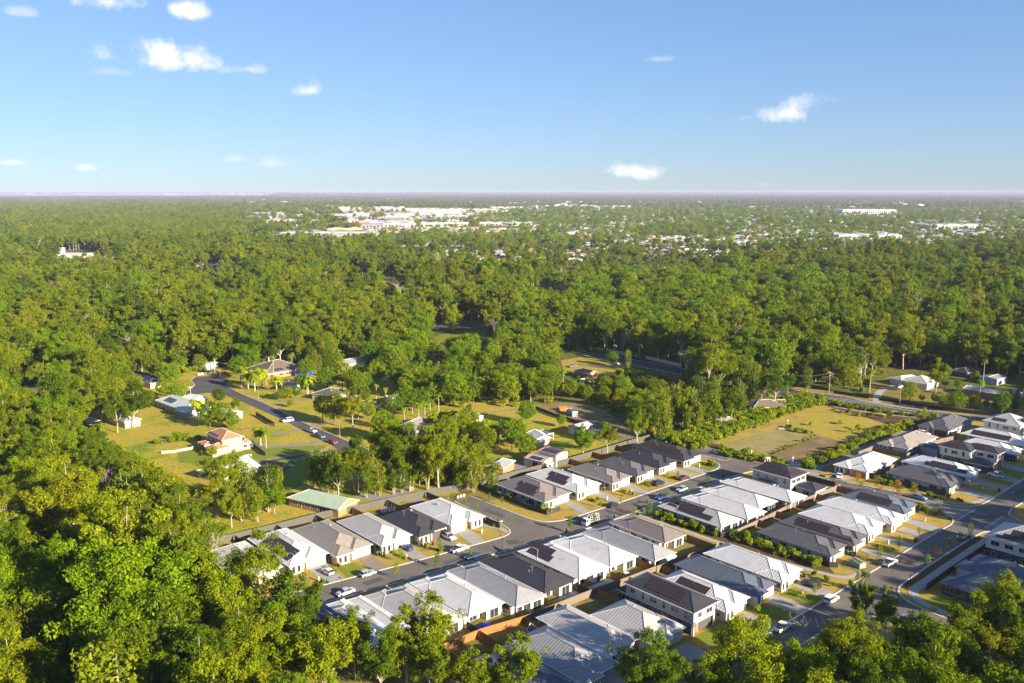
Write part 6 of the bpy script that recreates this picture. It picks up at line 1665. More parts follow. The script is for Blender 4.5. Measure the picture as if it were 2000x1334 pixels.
def young(seed, H=4, rx=.8, leafm='leafg', col_=1.0):
    rr = random.Random(seed); rng = np.random.default_rng(seed); V, Fc, cs, rs = [], [], [], []
    tube(V, Fc, [(Vector((0, 0, 0)), .05), (Vector((0, 0, H * .8)), .025)], 5)
    for k in range(12): a = k * 2.4; z = .32 + .64 * (k + .5) / 12; w = rx * math.sin(math.pi * (1.15 - z)) * .6; cs.append((math.cos(a) * w, math.sin(a) * w, H * z)); rs.append(rx * rr.uniform(.4, .6))
    for k in range(0, 12, 3): tube(V, Fc, [(Vector((0, 0, cs[k][2] - .5)), .02), (Vector(cs[k]), .008)], 3)
    P = leaf_cloud(rng, cs, rs, 34, .15, .26, 1)
    return finish(V, Fc, P, 'barkdark', leafm)


TP = dict(
    gum=[gum(11, 21, 6.4, .27), gum(12, 23, 6.0, .33, limbs=5, clumpr=1.45), gum(13, 19, 6.8, .22, limbs=7), gum(14, 22, 5.4, .26, clumpr=1.5), gum(15, 20, 6.2, .24, clumpr=1.3)],
    lush=[gum(21, 18, 6.0, .18, limbs=6, clumpr=1.6, leafm='leafg', bark='bark'), gum(22, 20, 6.2, .2, limbs=7, clumpr=1.5, leafm='leafg')],
    airy=[gum(31, 17, 4.6, .30, per=70, limbs=5, sub=3, clumpr=1.15, sparse=.12), gum(32, 15, 4.2, .26, per=66, limbs=5, sub=3, clumpr=1.1, sparse=.15)],
    slim=[slim(41), slim(42, 17, 2.9, 5), slim(43, 14, 3.0, 6)],
    dense=[dense(51), dense(52, 12, 5.2, 54), dense(53, 13, 4.2)],
    olive=[dense(54, 12, 5.0, 50, leafm='leaf', skirt=.22), dense(55, 13, 4.6, 46, leafm='leaf', skirt=.3)],
    palm=[palm(61), palm(62, 7, 2.8, 18), palm(63, 9, 2.4, 14)], goldpalm=[palm(64, 5, 2.6, 22, 'leafs'), palm(65, 4, 2.4, 24, 'leafs')], tallpalm=[palm(66, 13, 1.9, 18)],
    dead=[dead(71), dead(72, 15), dead(73, 17)], cypress=[cone_tree(81, 7, 1.7)], conifer=[cone_tree(82, 14, 2.6)], norfolk=[cone_tree(83, 18, 3.6, 16, 'leafg')],
    street=[young(91), young(92, 4.4, .9), young(93, 3.8, .7)], gold=[young(94, 4.2, 1.0, 'leafo'), young(95, 4, 1.1, 'leafo')])
HGT = dict(gum=21, lush=19, airy=16, slim=16, dense=12, olive=12.5, palm=8, goldpalm=4.5, tallpalm=13, dead=16, cypress=7, conifer=14, norfolk=18, street=4, gold=4)
TNAME = dict(gum='gum_tree', lush='gum_tree', airy='gum_tree', slim='melaleuca_tree', dense='garden_tree', olive='garden_tree', palm='palm_tree', goldpalm='palm_tree', tallpalm='palm_tree', dead='dead_tree', cypress='cypress_tree',
             conifer='conifer_tree', norfolk='norfolk_pine', street='street_tree', gold='street_tree')
TCAT = dict(palm='palm', goldpalm='palm', tallpalm='palm')


def tree(kind, xy, h, label, group=None, z=0, wide=1.0):
    tmesh, cmesh = rnd.choice(TP[kind]); s = h / HGT[kind]
    r = empty(TNAME[kind], (*xy, z), rnd.uniform(0, 6.283)); r.scale = (s * wide, s * wide, s)
    tag(r, label, TCAT.get(kind, 'tree'), group)
    put('trunk', tmesh, r)
    if cmesh: put('crown', cmesh, r)
    return r


# single trees one can point to -------------------------------------------------
for kind, p, h, lab in [
    # row between the acreage lawns and the estate fence
    ('slim', (-58.2, 264.0), 17, 'bushy melaleuca at the left end of the row behind the estate fence'), ('airy', (-51.0, 269.2), 17, 'white limbed bare-ish gum, second in the row behind the green roofed house'),
    ('slim', (-43.5, 264.9), 13, 'dark green filler tree between the white limbed gum and the big spreading gum'), ('gum', (-32.8, 268.3), 22, 'big spreading gum with forked white limbs below the pink brown roof'),
    ('gum', (-23.6, 266.1), 21, 'broad leafy gum right of the big forked one'), ('slim', (-16.5, 269.2), 17, 'tall melaleuca in the middle of the row by the estate fence'), ('slim', (-12.3, 267.0), 16, 'melaleuca next to the gravel yard, left one'),
    ('slim', (-6.2, 268.5), 14, 'last melaleuca before the gravel yard, low cut trunk'), ('airy', (-20.3, 277.1), 19, 'pale feathery gum behind the row of melaleucas'), ('slim', (-37.7, 265.4), 12, 'low dense melaleuca at the foot of the big forked gum'),
    ('airy', (-54.2, 259.9), 14, 'thin gum with climbing yellow leaves round its foot'), ('slim', (-64.6, 272.3), 14, 'small dense tree left of the white limbed gum'),
    ('olive', (-73.6, 349.5), 14, 'dark half of the pair of big round trees beside the acreage road'), ('gum', (-64.6, 342.2), 15, 'pale sunlit half of the pair of big round trees'), ('olive', (-79.5, 355.2), 11, 'rounded tree at the left of the big pair by the road'),
    ('slim', (-79.1, 242.2), 11.5, 'brownish feathery tree in front of the mint solar roof'), ('slim', (-74.4, 241.6), 13, 'tall feathery melaleuca beside the green roofed house lawn'), ('airy', (-80.5, 237.4), 13, 'thin pale trunk tree left of the feathery melaleucas'),
    ('lush', (-71.1, 248.4), 10, 'short bright green tree right of the feathery melaleucas'), ('slim', (-75.1, 252.2), 15, 'feathery grey green tree behind the tall melaleuca'),
    ('dense', (-167.6, 417.4), 13, 'bright green spreading fig beside the cul-de-sac'), ('olive', (-188.0, 442.8), 12, 'dark brown green tree behind the hip roof by the cul-de-sac'), ('cypress', (-159.6, 398.1), 6, 'left of the two clipped cypress cones by the pale roof'),
    ('cypress', (-153.8, 398.1), 7, 'right of the two clipped cypress cones by the pale roof'), ('olive', (-131.7, 381.5), 8, 'dark glossy tree left of the feathery grey tree by the road'), ('airy', (-119.5, 366.9), 9, 'feathery grey green tree beside the acreage road'),
    ('dense', (-123.5, 345.0), 11, 'dark green tree above the peach house, left'), ('dense', (-118.7, 345.0), 11, 'dark green tree above the peach house, right'), ('dense', (-113.2, 342.5), 7, 'low orange tinged shrubby tree right of the dark pair'),
    ('goldpalm', (-132.8, 357.4), 7, 'golden clump palm on the corner of the pale roof'), ('goldpalm', (-95.6, 319.7), 7, 'clump of palms on the round lawn beside the peach house'), ('palm', (-92.3, 315.5), 7, 'sunlit palm at the right of the round lawn clump'),
    ('goldpalm', (-124.5, 411.4), 8, 'golden palm cluster by the grey street lamp'), ('goldpalm', (-129.1, 416.0), 8, 'golden palm left of the street lamp cluster'), ('goldpalm', (-123.0, 418.3), 8, 'golden palm in front of the brown roof'),
    ('goldpalm', (-113.3, 409.1), 8, 'golden palm in front of the beige hip roof'), ('palm', (-133.3, 418.5), 8, 'palm between the fig and the brown roof'), ('tallpalm', (-120.9, 431.9), 13, 'tall single palm rising over the long brown roof'),
    ('dense', (-141.8, 440.2), 12, 'bright spreading fig above the acreage road'), ('dense', (-139.6, 456.7), 13, 'bright fig touching the white roof by the forest'), ('conifer', (-130.6, 468.4), 16, 'dark pointed conifer behind the brown roof'),
    ('dense', (-118.3, 479.9), 11, 'round green tree right of the dark conifer'), ('palm', (-118.6, 460.4), 9, 'palm behind the brown roofed house'), ('conifer', (-105.6, 456.7), 12, 'olive column tree, left of three beside the norfolk pine'),
    ('conifer', (-101.0, 446.9), 12, 'olive column tree, middle of three beside the norfolk pine'), ('conifer', (-108.1, 451.9), 10, 'olive column tree, right hand one near the blue screen'), ('norfolk', (-99.4, 463.0), 20, 'tiered norfolk pine above the pale green walled house'),
    ('conifer', (-104.2, 468.4), 16, 'yellow green conifer leaning against the norfolk pine'), ('dense', (-106.9, 391.9), 5.5, 'round hedge tree left in front of the beige roof'), ('dense', (-104.0, 393.9), 6, 'round hedge tree middle in front of the beige roof'),
    ('dense', (-100.7, 396.0), 6, 'round hedge tree right in front of the beige roof'), ('goldpalm', (-96.9, 403.5), 8, 'golden palm clump right of the round hedge trees'), ('dense', (-88.6, 409.1), 12, 'deep green tree above the low grey roof'),
    ('olive', (-82.3, 412.7), 14, 'wide flat topped tree right of the deep green tree'), ('olive', (-74.1, 401.1), 13, 'olive tree behind the pale gable'), ('dense', (-99.1, 378.9), 3.6, 'small round bush on the shaded lawn'),
    ('tallpalm', (-59.3, 371.2), 12, 'tall thin palm in front of the brown patch roof'), ('tallpalm', (-54.9, 368.6), 11, 'shorter thin palm next to the tall one'), ('palm', (-51.7, 364.1), 8, 'feather palm left of the marker line house'),
    ('palm', (-43.4, 368.1), 7, 'feather palm over the pink brown roof ridge'), ('dense', (-53.8, 334.2), 6, 'dense round shrub island with a white edging kerb'), ('dense', (-52.5, 343.9), 8, 'leafy tree behind the round shrub island'),
    ('palm', (-36.0, 372.8), 8, 'young bright palm left of the lawn shed fence'), ('palm', (-32.0, 370.0), 8, 'young bright palm right of its neighbour by the fence'), ('goldpalm', (-32.4, 340.7), 7, 'golden palm in the hedge beside the sunny lawn'),
    ('goldpalm', (-28.8, 343.9), 7, 'golden palm at the sunny lawn corner'), ('goldpalm', (-24.8, 340.7), 7, 'rightmost golden palm at the sunny lawn corner'), ('goldpalm', (-13.8, 323.2), 7, 'dark palm clump below the sunny lawn, left'),
    ('goldpalm', (-10.2, 321.1), 7, 'dark palm clump below the sunny lawn, middle'), ('palm', (-1.0, 325.4), 8, 'palm right of the dark blue solar roof'), ('dense', (2.3, 316.1), 10, 'broad olive green tree left of the cream gabled shed'),
    ('dense', (5.2, 304.0), 9, 'leafy tree directly in front of the cream gabled shed'), ('goldpalm', (4.1, 336.5), 5, 'yellow green clump at the bottom of the sunny lawn'),
    ('dense', (20.4, 346.3), 5, 'small round tree by the dark paling fence'), ('lush', (26.0, 304.6), 12, 'bright round leafy tree in front of the blue grey shed'), ('airy', (35.0, 307.2), 12, 'pale open gum beside the bright round tree'),
    ('dense', (9.2, 363.2), 3.2, 'small green shrub at the lawn corner by the paling fence'),
    ('airy', (47.2, 316.1), 15, 'grey leaved open tree at the left of the melaleuca stand'), ('slim', (57.5, 327.3), 17, 'leafy tree right of the grey open tree in front of the stand'),
    ('gum', (202.3, 405.7), 17, 'large domed paperbark with a thick pale trunk across the main road'), ('dense', (183.6, 391.6), 9, 'round dark tree beside the curved driveway'), ('dense', (194.7, 370.6), 9, 'round dark tree, left one along the front hedge'),
    ('dense', (210.8, 364.1), 10, 'round dark tree at the right end of the front hedge'), ('olive', (203.4, 372.0), 7, 'grey green shrubby tree in the front hedge'), ('palm', (218.7, 396.9), 8, 'date palm in front of the long low white roof'),
    ('palm', (170.8, 405.7), 10, 'single palm on the lawn left of the driveway'), ('tallpalm', (230.5, 416.6), 14, 'tall dark palm in front of the pale roofed shed'), ('dense', (176.5, 468.4), 15, 'bright round tree at the foot of the dark creek trees'),
    ('lush', (237.6, 504.5), 20, 'tall bright yellow green tree behind the white hip roof house'), ('slim', (141.5, 408.0), 14, 'open pale tree at the melaleuca end of the main road'), ('dense', (55.6, 473.7), 8, 'low round tree left of the white fence power pole'),
    ('conifer', (62.4, 458.8), 12, 'leaning dark column tree beside the sandstone wall'), ('norfolk', (148.4, 332.1), 4.5, 'small pine in the verge garden'),
    ('conifer', (172.0, 352.7), 7, 'young olive pine behind the dark garage house'), ('dense', (161.5, 361.5), 3.4, 'round grey shrub tree in the verge garden'),
    ('gum', (-154.3, 344.4), 20, 'lone gum with bare crooked limbs in front of the grey blue roof'), ('dead', (-187.6, 391.6), 8, 'leafless white branched tree left of the hip roof'), ('dense', (-211.7, 424.9), 13, 'bright bushy tree above the small pale green shed'),
    ('gum', (-195.5, 557.7), 24, 'tall white gum with a high fork at the forest edge'), ('gum', (-215.2, 501.6), 24, 'tall straight trunked gum left of the clearing'), ('dead', (-341.3, 870.6), 18, 'bare white crown standing out of the forest'),
    ('dead', (-354.0, 845.3), 15, 'smaller bare crown left of the large bare one'), ('airy', (-158.0, 987.6), 22, 'pale bare topped gum in the middle distance'), ('lush', (-40.2, 589.3), 22, 'tall gum over the far green clearing'),
    ('norfolk', (7.2, 478.7), 18, 'bright spiky bamboo clump in the garden jungle'),
    # bottom edge
    ('gum', (-56.2, 179.9), 20, 'large gum whose crown overlaps the leftmost white roofs'), ('airy', (-44.5, 166.2), 19, 'open crowned gum over the lawn before the silver sedan'), ('gum', (-57.4, 167.6), 20, 'tall leafy gum at the forest edge below the white roofs'),
    ('lush', (-43.5, 150.8), 19, 'bright dense gum left of the blue solar panelled roof'), ('gum', (-41.1, 162.5), 15, 'shorter gum touching the near kerb by the silver sedan'), ('gum', (-49.8, 148.1), 20, 'gum with pale limbs in the lower left mass'),
    ('gum', (25.3, 143.6), 19, 'gum with reddish twigs in front of the pale roof at the bottom'), ('lush', (41.7, 145.4), 21, 'large bright gum crown overlapping the shaded house fronts'), ('dead', (58.8, 154.7), 19, 'bare grey limbed tree over the street at the bottom'),
    ('gum', (62.5, 150.7), 17, 'olive hanging crown right of the bare limbed tree'), ('lush', (53.0, 144.5), 16, 'bright low crown under the bare limbed tree'), ('airy', (79.5, 172.2), 15, 'slender dark tree standing alone before the curved kerb'),
    ('gum', (91.8, 160.6), 17, 'broad gum crown over the slate roofs at the right'), ('lush', (108.7, 179.4), 13, 'bright leafed crown overlapping the slate blue roof'), ('airy', (98.3, 158.5), 17, 'open gum at the right edge below the two-storey house'),
    ('gum', (82.4, 152.5), 15, 'shaded gum with a long leaning pale trunk'), ('airy', (75.3, 175.4), 14, 'dark thin crowned tree left of the slender one'), ('airy', (77.5, 154.3), 15, 'shaded dark crown at the bottom right'),
    ('airy', (-7.6, 145.4), 15, 'sunlit yellow crown at the bottom edge beside the slate roof'), ('airy', (1.1, 147.9), 14, 'open sunlit sapling in front of the slate roof'), ('airy', (-16.7, 157.9), 17, 'thin see-through gum in front of the large white house'),
    ('gum', (-31.1, 158.7), 15, 'round gum crown in front of the blue solar panelled roof'), ('airy', (-24.3, 149.8), 15, 'pale branched sapling below the round gum crown'), ('airy', (-20.4, 153.1), 15, 'thin sapling right of the pale branched one'),
    ('airy', (-33.5, 146.2), 18, 'shaded gum below the white solar roof corner'), ('airy', (-14.2, 147.9), 14, 'sunlit crown at the bottom over the white roof'), ('slim', (49.6, 156.0), 12, 'dark narrow tree at the kerb by the hidden ute')]:
    tree(kind, p, h, lab, wide=.62 if ('slender' in lab or 'dark thin crowned' in lab or 'dark narrow' in lab) else 1.0)
for k_, (p, kd, lab) in enumerate([((52.0, 151.1), 'lush', 'bright'), ((59.2, 149.3), 'gum', 'olive'), ((65.7, 150.7), 'gum', 'dark'), ((70.1, 152.6), 'olive', 'low'), ((72.6, 149.3), 'gum', 'dark'), ((78.2, 151.1), 'lush', 'bright'), ((80.1, 147.2), 'gum', 'dark'), ((65.3, 145.5), 'dense', 'low'),
                       ((55.4, 143.8), 'lush', 'bright'), ((86.6, 150.7), 'gum', 'dark'), ((93.5, 156.3), 'gum', 'dark'), ((98.8, 158.3), 'gum', 'dark'), ((81.1, 163.1), 'olive', 'low'), ((67.7, 161.5), 'olive', 'low'), ((35.1, 144.5), 'gum', 'dark'), ((46.0, 143.8), 'lush', 'bright'), ((68.9, 145.5), 'gum', 'dark'), ((88.7, 146.2), 'lush', 'bright')]):
    tree(kd, p, 11.5 * rnd.uniform(.9, 1.2), {'bright': 'bright leafed young gum packed into the bottom right thicket', 'olive': 'olive young gum packed into the bottom right thicket', 'dark': 'dark young gum packed into the bottom right thicket', 'low': 'low round tree filling the bottom right thicket'}[lab], lab + ' trees of the bottom right thicket')
tree('airy', (-4.3, 149.7), 12, 'small yellow green crown at the lower frame edge, left of the open sapling')



LANDMARKS = [('the peach two-storey house', (-111.0, 319.6)), ('the mint green solar roof', (-98.1, 286.0)), ('the green roofed brick house', (-57.5, 251.9)), ('the cul-de-sac', (-149.7, 421.2)), ('the dark hip roof', (-190.2, 433.0)), ('the leftmost white roof', W(86, -202)),
             ('the blue solar panelled roof', W(90, -155)), ('the big forked gum', (-32.7, 266.9)), ('the grey blue roofed house', (-163.1, 349.1)), ('the pale green fence', (-237.2, 418.9)), ('the bottom left picture corner', (-94.5, 157.1)), ('the left picture edge', (-164.3, 272.8)), ('the slate roof at the bottom', W(105, -112)),
             ('the bare limbed tree', (61.9, 161.5)), ('the slate roofs on the right', W(212, -72)), ('the blue grey shed', (27.4, 333.7)), ('the orange brick house', (-5.3, 286.0)), ('the low grey roofed house', (-82.3, 389.2)), ('the long brown roofed house', (-117.8, 445.5)), ('the sunny lawn shed', (-15.2, 357.3)),
             ('the melaleuca stand', (80.5, 349.1)), ('the white panel fence', (73.0, 487.5)), ('the curved driveway', (172.3, 399.3)), ('the right-hand big gum', (99.7, 173.7)), ('the cul-de-sac power pole', (-190.1, 489.0)), ('the cream gabled shed', (8.8, 320.9)), ('the pink brown hip roof', (-40.6, 333.7))]
ORD = ['nearest', 'second nearest', 'third nearest', 'fourth nearest', 'fifth nearest', 'sixth nearest', 'seventh nearest', 'eighth nearest', 'ninth nearest', 'tenth nearest']


def say_which(items):
    """items: (object, x, y, height, words); tells look-alike trees apart by size, side and order from a landmark"""
    B_ = {}
    for o, x, y, h, wd in items:
        d, nm, lx, ly = min((math.hypot(x - q[0], y - q[1]), n_, q[0], q[1]) for n_, q in LANDMARKS)
        dx, dy = x - lx, y - ly
        side = ('right of' if dx > 0 else 'left of') if abs(dx) > abs(dy) else ('behind' if dy > 0 else 'in front of')
        sz = 'towering' if h > 24 else 'tall' if h > 20 else 'mid-height' if h > 15 else 'short' if h > 9 else 'small'
        B_.setdefault((sz, wd, side, nm), []).append((d, o))
    for (sz, wd, side, nm), v in B_.items():
        v.sort(key=lambda q: q[0])
        for i_, (d, o) in enumerate(v):
            o_ = ORD[i_] if i_ < 10 else 'number %d' % (i_ + 1)
            o['label'] = '%s %s, %s %s %s' % (sz, wd, o_, side, nm) if len(v) > 1 else '%s %s %s %s' % (sz, wd, side, nm)


# garden and roadside trees between the acreage houses
for kind, h, label, grp, pts in [
    ('dense', 9, 'leafy garden tree between the acreage houses', 'leafy garden trees of the acreage lots', [(-155.8, 490.6), (-161.3, 477.0), (-165.2, 468.4), (-168.9, 462.8), (-176.9, 454.7), (-179.1, 436.7), (-179.5, 406.7), (-185.5, 402.5), (-164.3, 399.3), (-152.1, 384.3), (-71.8, 396.2), (-71.4, 415.5), (-67.8, 424.7), (-55.4, 417.8), (-46.3, 415.5), (-39.9, 396.2), (-66.2, 364.2), (-60.2, 357.3), (-50.7, 364.2), (-45.8, 369.4), (-39.8, 369.4), (-107.1, 445.5), (-95.8, 462.8), (-72.4, 454.7), (-81.6, 495.3), (-102.7, 415.5), (-147.2, 462.8), (-141.6, 477.0), (-27.9, 327.9), (-18.8, 325.1), (-17.2, 333.7), (-7.8, 320.9), (-3.0, 325.1), (1.0, 320.9), (-21.5, 320.9), (-47.5, 325.1), (-51.1, 325.1), (0.0, 312.9), (6.4, 350.7), (-129.7, 492.1), (-103.0, 477.0), (-94.0, 490.6)]),
    ('olive', 5, 'low garden tree on the lots across the main road', 'low garden trees across the main road', [(180.3, 390.2), (187.6, 388.2), (191.6, 384.3), (196.5, 382.4), (202.1, 377.7), (209.8, 374.9), (219.2, 369.4), (231.6, 389.2), (193.2, 381.4), (205.1, 376.7), (212.8, 372.2), (212.7, 417.8), (216.7, 413.3), (238.6, 399.3), (224.5, 439.2), (235.8, 433.0)]),
    ('olive', 10, 'dull green garden tree between the acreage houses', 'dull green garden trees of the acreage lots', [(-161.6, 495.3), (-172.6, 480.0), (-187.4, 445.5), (-190.2, 421.2), (-180.0, 384.3), (-176.2, 369.4), (-162.9, 379.6), (-78.2, 433.0), (-66.6, 382.4), (-67.3, 439.2), (-59.9, 433.0), (-52.1, 433.0), (-99.1, 458.7), (-109.0, 468.4), (-122.3, 492.1), (-89.0, 495.3), (-81.1, 511.5), (-158.1, 508.2), (-24.8, 312.9), (-13.4, 312.9), (-9.3, 305.3), (-29.8, 286.0), (-17.2, 280.6), (-40.6, 275.4), (-47.9, 273.8), (48.5, 325.1), (53.4, 335.2)]),
    ('gum', 17, 'tall gum on the edge of the acreage lots', 'tall gums on the edge of the acreage lots', [(-198.0, 433.0), (-197.6, 445.5), (-191.6, 399.3), (-190.5, 384.3), (-182.0, 357.3), (-169.5, 349.1), (-156.1, 345.1), (-157.9, 337.4), (-85.9, 241.5), (-86.4, 249.7), (-30.2, 272.8), (-22.0, 275.4), (-14.5, 278.0), (-26.5, 279.0), (-36.9, 272.8), (-20.0, 283.3), (-49.3, 266.9), (-41.1, 279.0)]),
    ('slim', 15, 'feathery melaleuca in the screen row behind the estate fence', 'melaleucas of the screen row', [(-62.0, 268.9), (-55.9, 263.1), (-45.9, 262.2), (-41.9, 264.1), (-35.3, 266.9), (-32.1, 268.9), (-27.4, 270.3), (-23.7, 271.8), (-20.2, 273.8), (-16.9, 275.4), (-12.8, 278.0), (-9.5, 280.1), (-44.0, 270.3), (-30.7, 278.0), (-25.8, 280.6), (-16.6, 284.3), (-79.4, 249.7), (-75.5, 248.4), (-73.3, 249.7), (-83.1, 254.0), (-72.1, 254.0)]),
    ('palm', 7, 'garden palm among the acreage houses', 'garden palms of the acreage lots', [(-141.1, 424.7), (-137.0, 429.4), (-122.7, 424.7), (-65.3, 359.0), (-62.3, 367.7), (-45.3, 355.6), (-37.0, 359.0), (-39.2, 355.6), (-25.0, 342.8), (-9.8, 320.9), (-4.8, 318.2), (2.0, 323.0), (26.1, 433.0), (21.0, 424.7), (14.8, 410.0), (22.8, 445.5), (18.2, 433.0), (-180.9, 394.2), (-174.8, 392.2), (-97.1, 402.5), (-96.6, 413.3), (-89.8, 439.2), (-57.8, 370.3), (-26.4, 333.7), (-12.7, 320.9)])]:
    its = []
    for p in pts: h_ = h * rnd.uniform(.75, 1.25); its.append((tree(kind, p, h_, label, grp, 0, rnd.uniform(.9, 1.15)), p[0], p[1], h_, {'dense': 'leafy garden tree', 'olive': 'dull green garden tree', 'gum': 'leafy gum', 'slim': 'feathery melaleuca', 'palm': 'garden palm'}[kind]))
    say_which(its)
# street trees ------------------------------------------------------------------
SG = 'young street trees'
for kind, p, h, lab in [('street', (-19.1, 209.9), 4.6, 'bright leafy street tree at the near kerb beside the navy sedan'), ('street', (-28.7, 203.6), 4.2, 'small yellow green street tree on the strip behind the white roofs'), ('street', (-29.0, 213.3), 3.6, 'thin street tree on the verge by the mulch bed'),
                        ('street', (-19.4, 219.9), 4.2, 'leafy young tree on the verge by the canopy ute'), ('street', (16.4, 233.7), 4.8, 'slim bright tree at the near kerb before the truck'), ('street', (23.8, 239.9), 3.6, 'small dark tree hiding the rear of the truck'),
                        ('street', (64.9, 275.9), 3.2, 'tiny tree at the near kerb by the lone red bin'), ('street', (48.6, 260.3), 3.6, 'small tree hiding the royal blue hatchback'), ('street', (-10.9, 215.6), 3.2, 'small dark tree in front of the navy sedan'),
                        ('street', (-11.4, 264.1), 2.6, 'first small verge tree by the dead-end fence'), ('street', (-7.0, 259.4), 2.8, 'second small verge tree along the dead-end street'), ('street', (-3.1, 254.9), 2.8, 'third small verge tree along the dead-end street'),
                        ('street', (-14.3, 254.0), 2.6, 'small tree on the left side of the dead-end street, upper'), ('street', (-10.5, 250.1), 2.6, 'small tree on the left side of the dead-end street, lower'), ('street', (-18.5, 259.4), 2.6, 'small tree behind the long white parapet roof'),
                        ('street', (36.2, 244.7), 3.4, 'bright column bush left of the path entrance'), ('street', (39.0, 245.1), 3.0, 'yellow green bush in the middle of the path entrance'), ('street', (40.8, 245.5), 4.0, 'tallest bright column bush at the path entrance'),
                        ('gold', (113.9, 274.9), 4.0, 'orange leaved tree beside the white sedan'), ('gold', (118.1, 269.9), 4.6, 'orange tree in front of the black fence, upper'), ('gold', (123.1, 266.4), 4.6, 'yellow topped tree in front of the black fence, middle'),
                        ('gold', (127.0, 263.1), 4.6, 'orange tree in front of the black fence, nearest the blue hatchback'), ('gold', (112.8, 268.9), 3.0, 'small golden tree on the near side of the side street, upper'), ('gold', (116.9, 264.1), 3.2, 'small golden tree on the near side of the side street, middle'),
                        ('gold', (120.9, 259.9), 3.6, 'yellow tree on the near side of the side street, lower'), ('street', (104.0, 221.2), 3.6, 'young tree on the lawn between two driveways by the wide street'), ('street', (95.9, 214.0), 3.8, 'thin leaved tree behind the dual cab ute'),
                        ('gold', (116.1, 218.5), 4.6, 'golden pointed tree on the right kerb, third from the lamp'), ('gold', (110.5, 213.6), 4.2, 'yellow topped tree on the right kerb, second from the lamp'), ('street', (106.4, 209.9), 3.8, 'small bright tree on the right kerb nearest the lamp'),
                        ('street', (121.9, 224.3), 4.4, 'dark loose tree on the right kerb beside the white sedan'), ('conifer', (126.7, 228.2), 5.0, 'pointed dark pine on the right kerb hiding the sedan'), ('street', (113.9, 231.1), 2.6, 'sapling on the lawn by the slate house'),
                        ('street', (72.0, 193.9), 3.4, 'thin sapling on the green lawn by the white four-wheel drive'), ('street', (33.5, 256.2), 2.4, 'small round tree on the lawn by the silver driveway'), ('street', (37.3, 262.2), 2.8, 'yellow green sapling beside the pale driveway'),
                        ('street', (55.7, 280.1), 2.8, 'bright sapling on the dry verge behind the maroon sedan'), ('street', (27.0, 253.2), 2.6, 'sapling on the lawn of the white solar house')]:
    tree(kind, p, h, lab, SG, .05)

# shrubs ------------------------------------------------------------------------
SH = [shrub(101), shrub(102, 1.1, .9), shrub(103, 1.6, .8), shrub(104, 1.0, 1.1), shrub(105, 1.4, .9, 'leafg')]


def shrubs(n, area, label, group, lo=.7, hi=1.5, kind=None):
    for _ in range(n):
        if callable(area): p = area()
        else: p = area[_ % len(area)]
        k = rnd.uniform(lo, hi)
        o = put('shrub', rnd.choice(SH) if kind is None else SH[kind], None, (*p, .05), rnd.uniform(0, 6.28), scale=(k, k, k * rnd.uniform(.8, 1.25)))
        tag(o, label, 'shrub', group)


def along(pts, w=1.0):
    seg = [(Vector(a), Vector(b), (Vector(b) - Vector(a)).length) for a, b in zip(pts, pts[1:])]; T_ = sum(s[2] for s in seg)

    def f():
        d = rnd.uniform(0, T_)
        for a, b, L_ in seg:
            if d <= L_: break
            d -= L_
        p = a.lerp(b, d / L_); n = (b - a).normalized(); o_ = rnd.uniform(-w, w); return (p.x - n.y * o_, p.y + n.x * o_)
    return f


shrubs(41, along(st([(194.8, -156), (194.9, -146), (196.5, -134)]), .9), 'leafy shrub in the planted strip beside the pale blue house', 'shrubs between the walking path and the pale blue house', .8, 1.7)
shrubs(49, along(st([(197.5, -132), (198.6, -120), (199, -104.5)]), 1.2), 'yellow green shrub in the hedge before the long taupe roof', 'hedge shrubs along the lower walking path', .9, 1.8)
shrubs(11, along(st([(190.8, -126), (192, -110), (192.4, -103)]), .5), 'low shrub along the rail fence of the skylight house', 'shrubs along the rail fence', .5, 1.0)
shrubs(17, along(st([(172.6, -205), (171.6, -184)]), .8), 'small clipped shrub along the dark fence of the corner solar house', 'shrubs by the corner solar house fence', .5, 1.0)
shrubs(6, along(st([(172.3, -184), (172.8, -179)]), .8), 'larger dark bush at the corner of the solar house fence', 'bushes at the fence corner', 1.2, 1.7)
shrubs(13, along(st([(259.4, -108), (259.6, -101.5)]), 1.8), 'bright shrub in the side street corner bed', 'shrubs in the side street corner bed', .7, 1.4)
shrubs(20, along(st([(274.5, -128), (273.4, -108), (276.5, -101)]), .9), 'dark shrub in the bed below the long black fence', 'shrubs below the long black fence', .6, 1.2)
shrubs(6, along(st([(247.6, -177), (248.4, -173.4)]), 1.3), 'golden shrub in the round bed at the junction', 'shrubs in the round junction bed', .9, 1.4)
shrubs(26, along(st([(264.4, -196), (266.5, -186), (268.4, -172), (267.4, -158)]), 1.8), 'shrub in the garden bed beyond the junction', 'shrubs in the bed beyond the junction', .7, 1.5)
shrubs(5, along(st([(154, -186), (153.6, -181.5)]), .7), 'bright shrub at the dead-end street corner', 'shrubs at the dead-end corner', .8, 1.2)
for a, b, lab in [((104.2, -188), (103.6, -182), 'striped garden'), ((122.2, -185.8), (121.6, -180), 'mulch bed lawn'), ((131, -183.4), (131.8, -177.6), 'dark roofed house front'), ((190.4, -180), (190.6, -174.6), 'white solar house front'),
                  ((203.6, -178.4), (203, -173.6), 'sandy taupe house front'), ((213.6, -178.4), (213.8, -174), 'four-wheel drive lawn'), ((226.4, -178), (226.6, -173), 'charcoal flue house front'), ((179.6, -102), (179.6, -98), 'letterbox lawn'),
                  ((222.6, -102.6), (222.6, -98), 'mulch front by the wide street'), ((192.6, -101), (190.4, -96.6), 'path corner by the black wagon')]:
    shrubs(5, along(st([a, b]), .6), 'small shrub in the ' + lab, 'shrubs in the ' + lab, .4, .9)
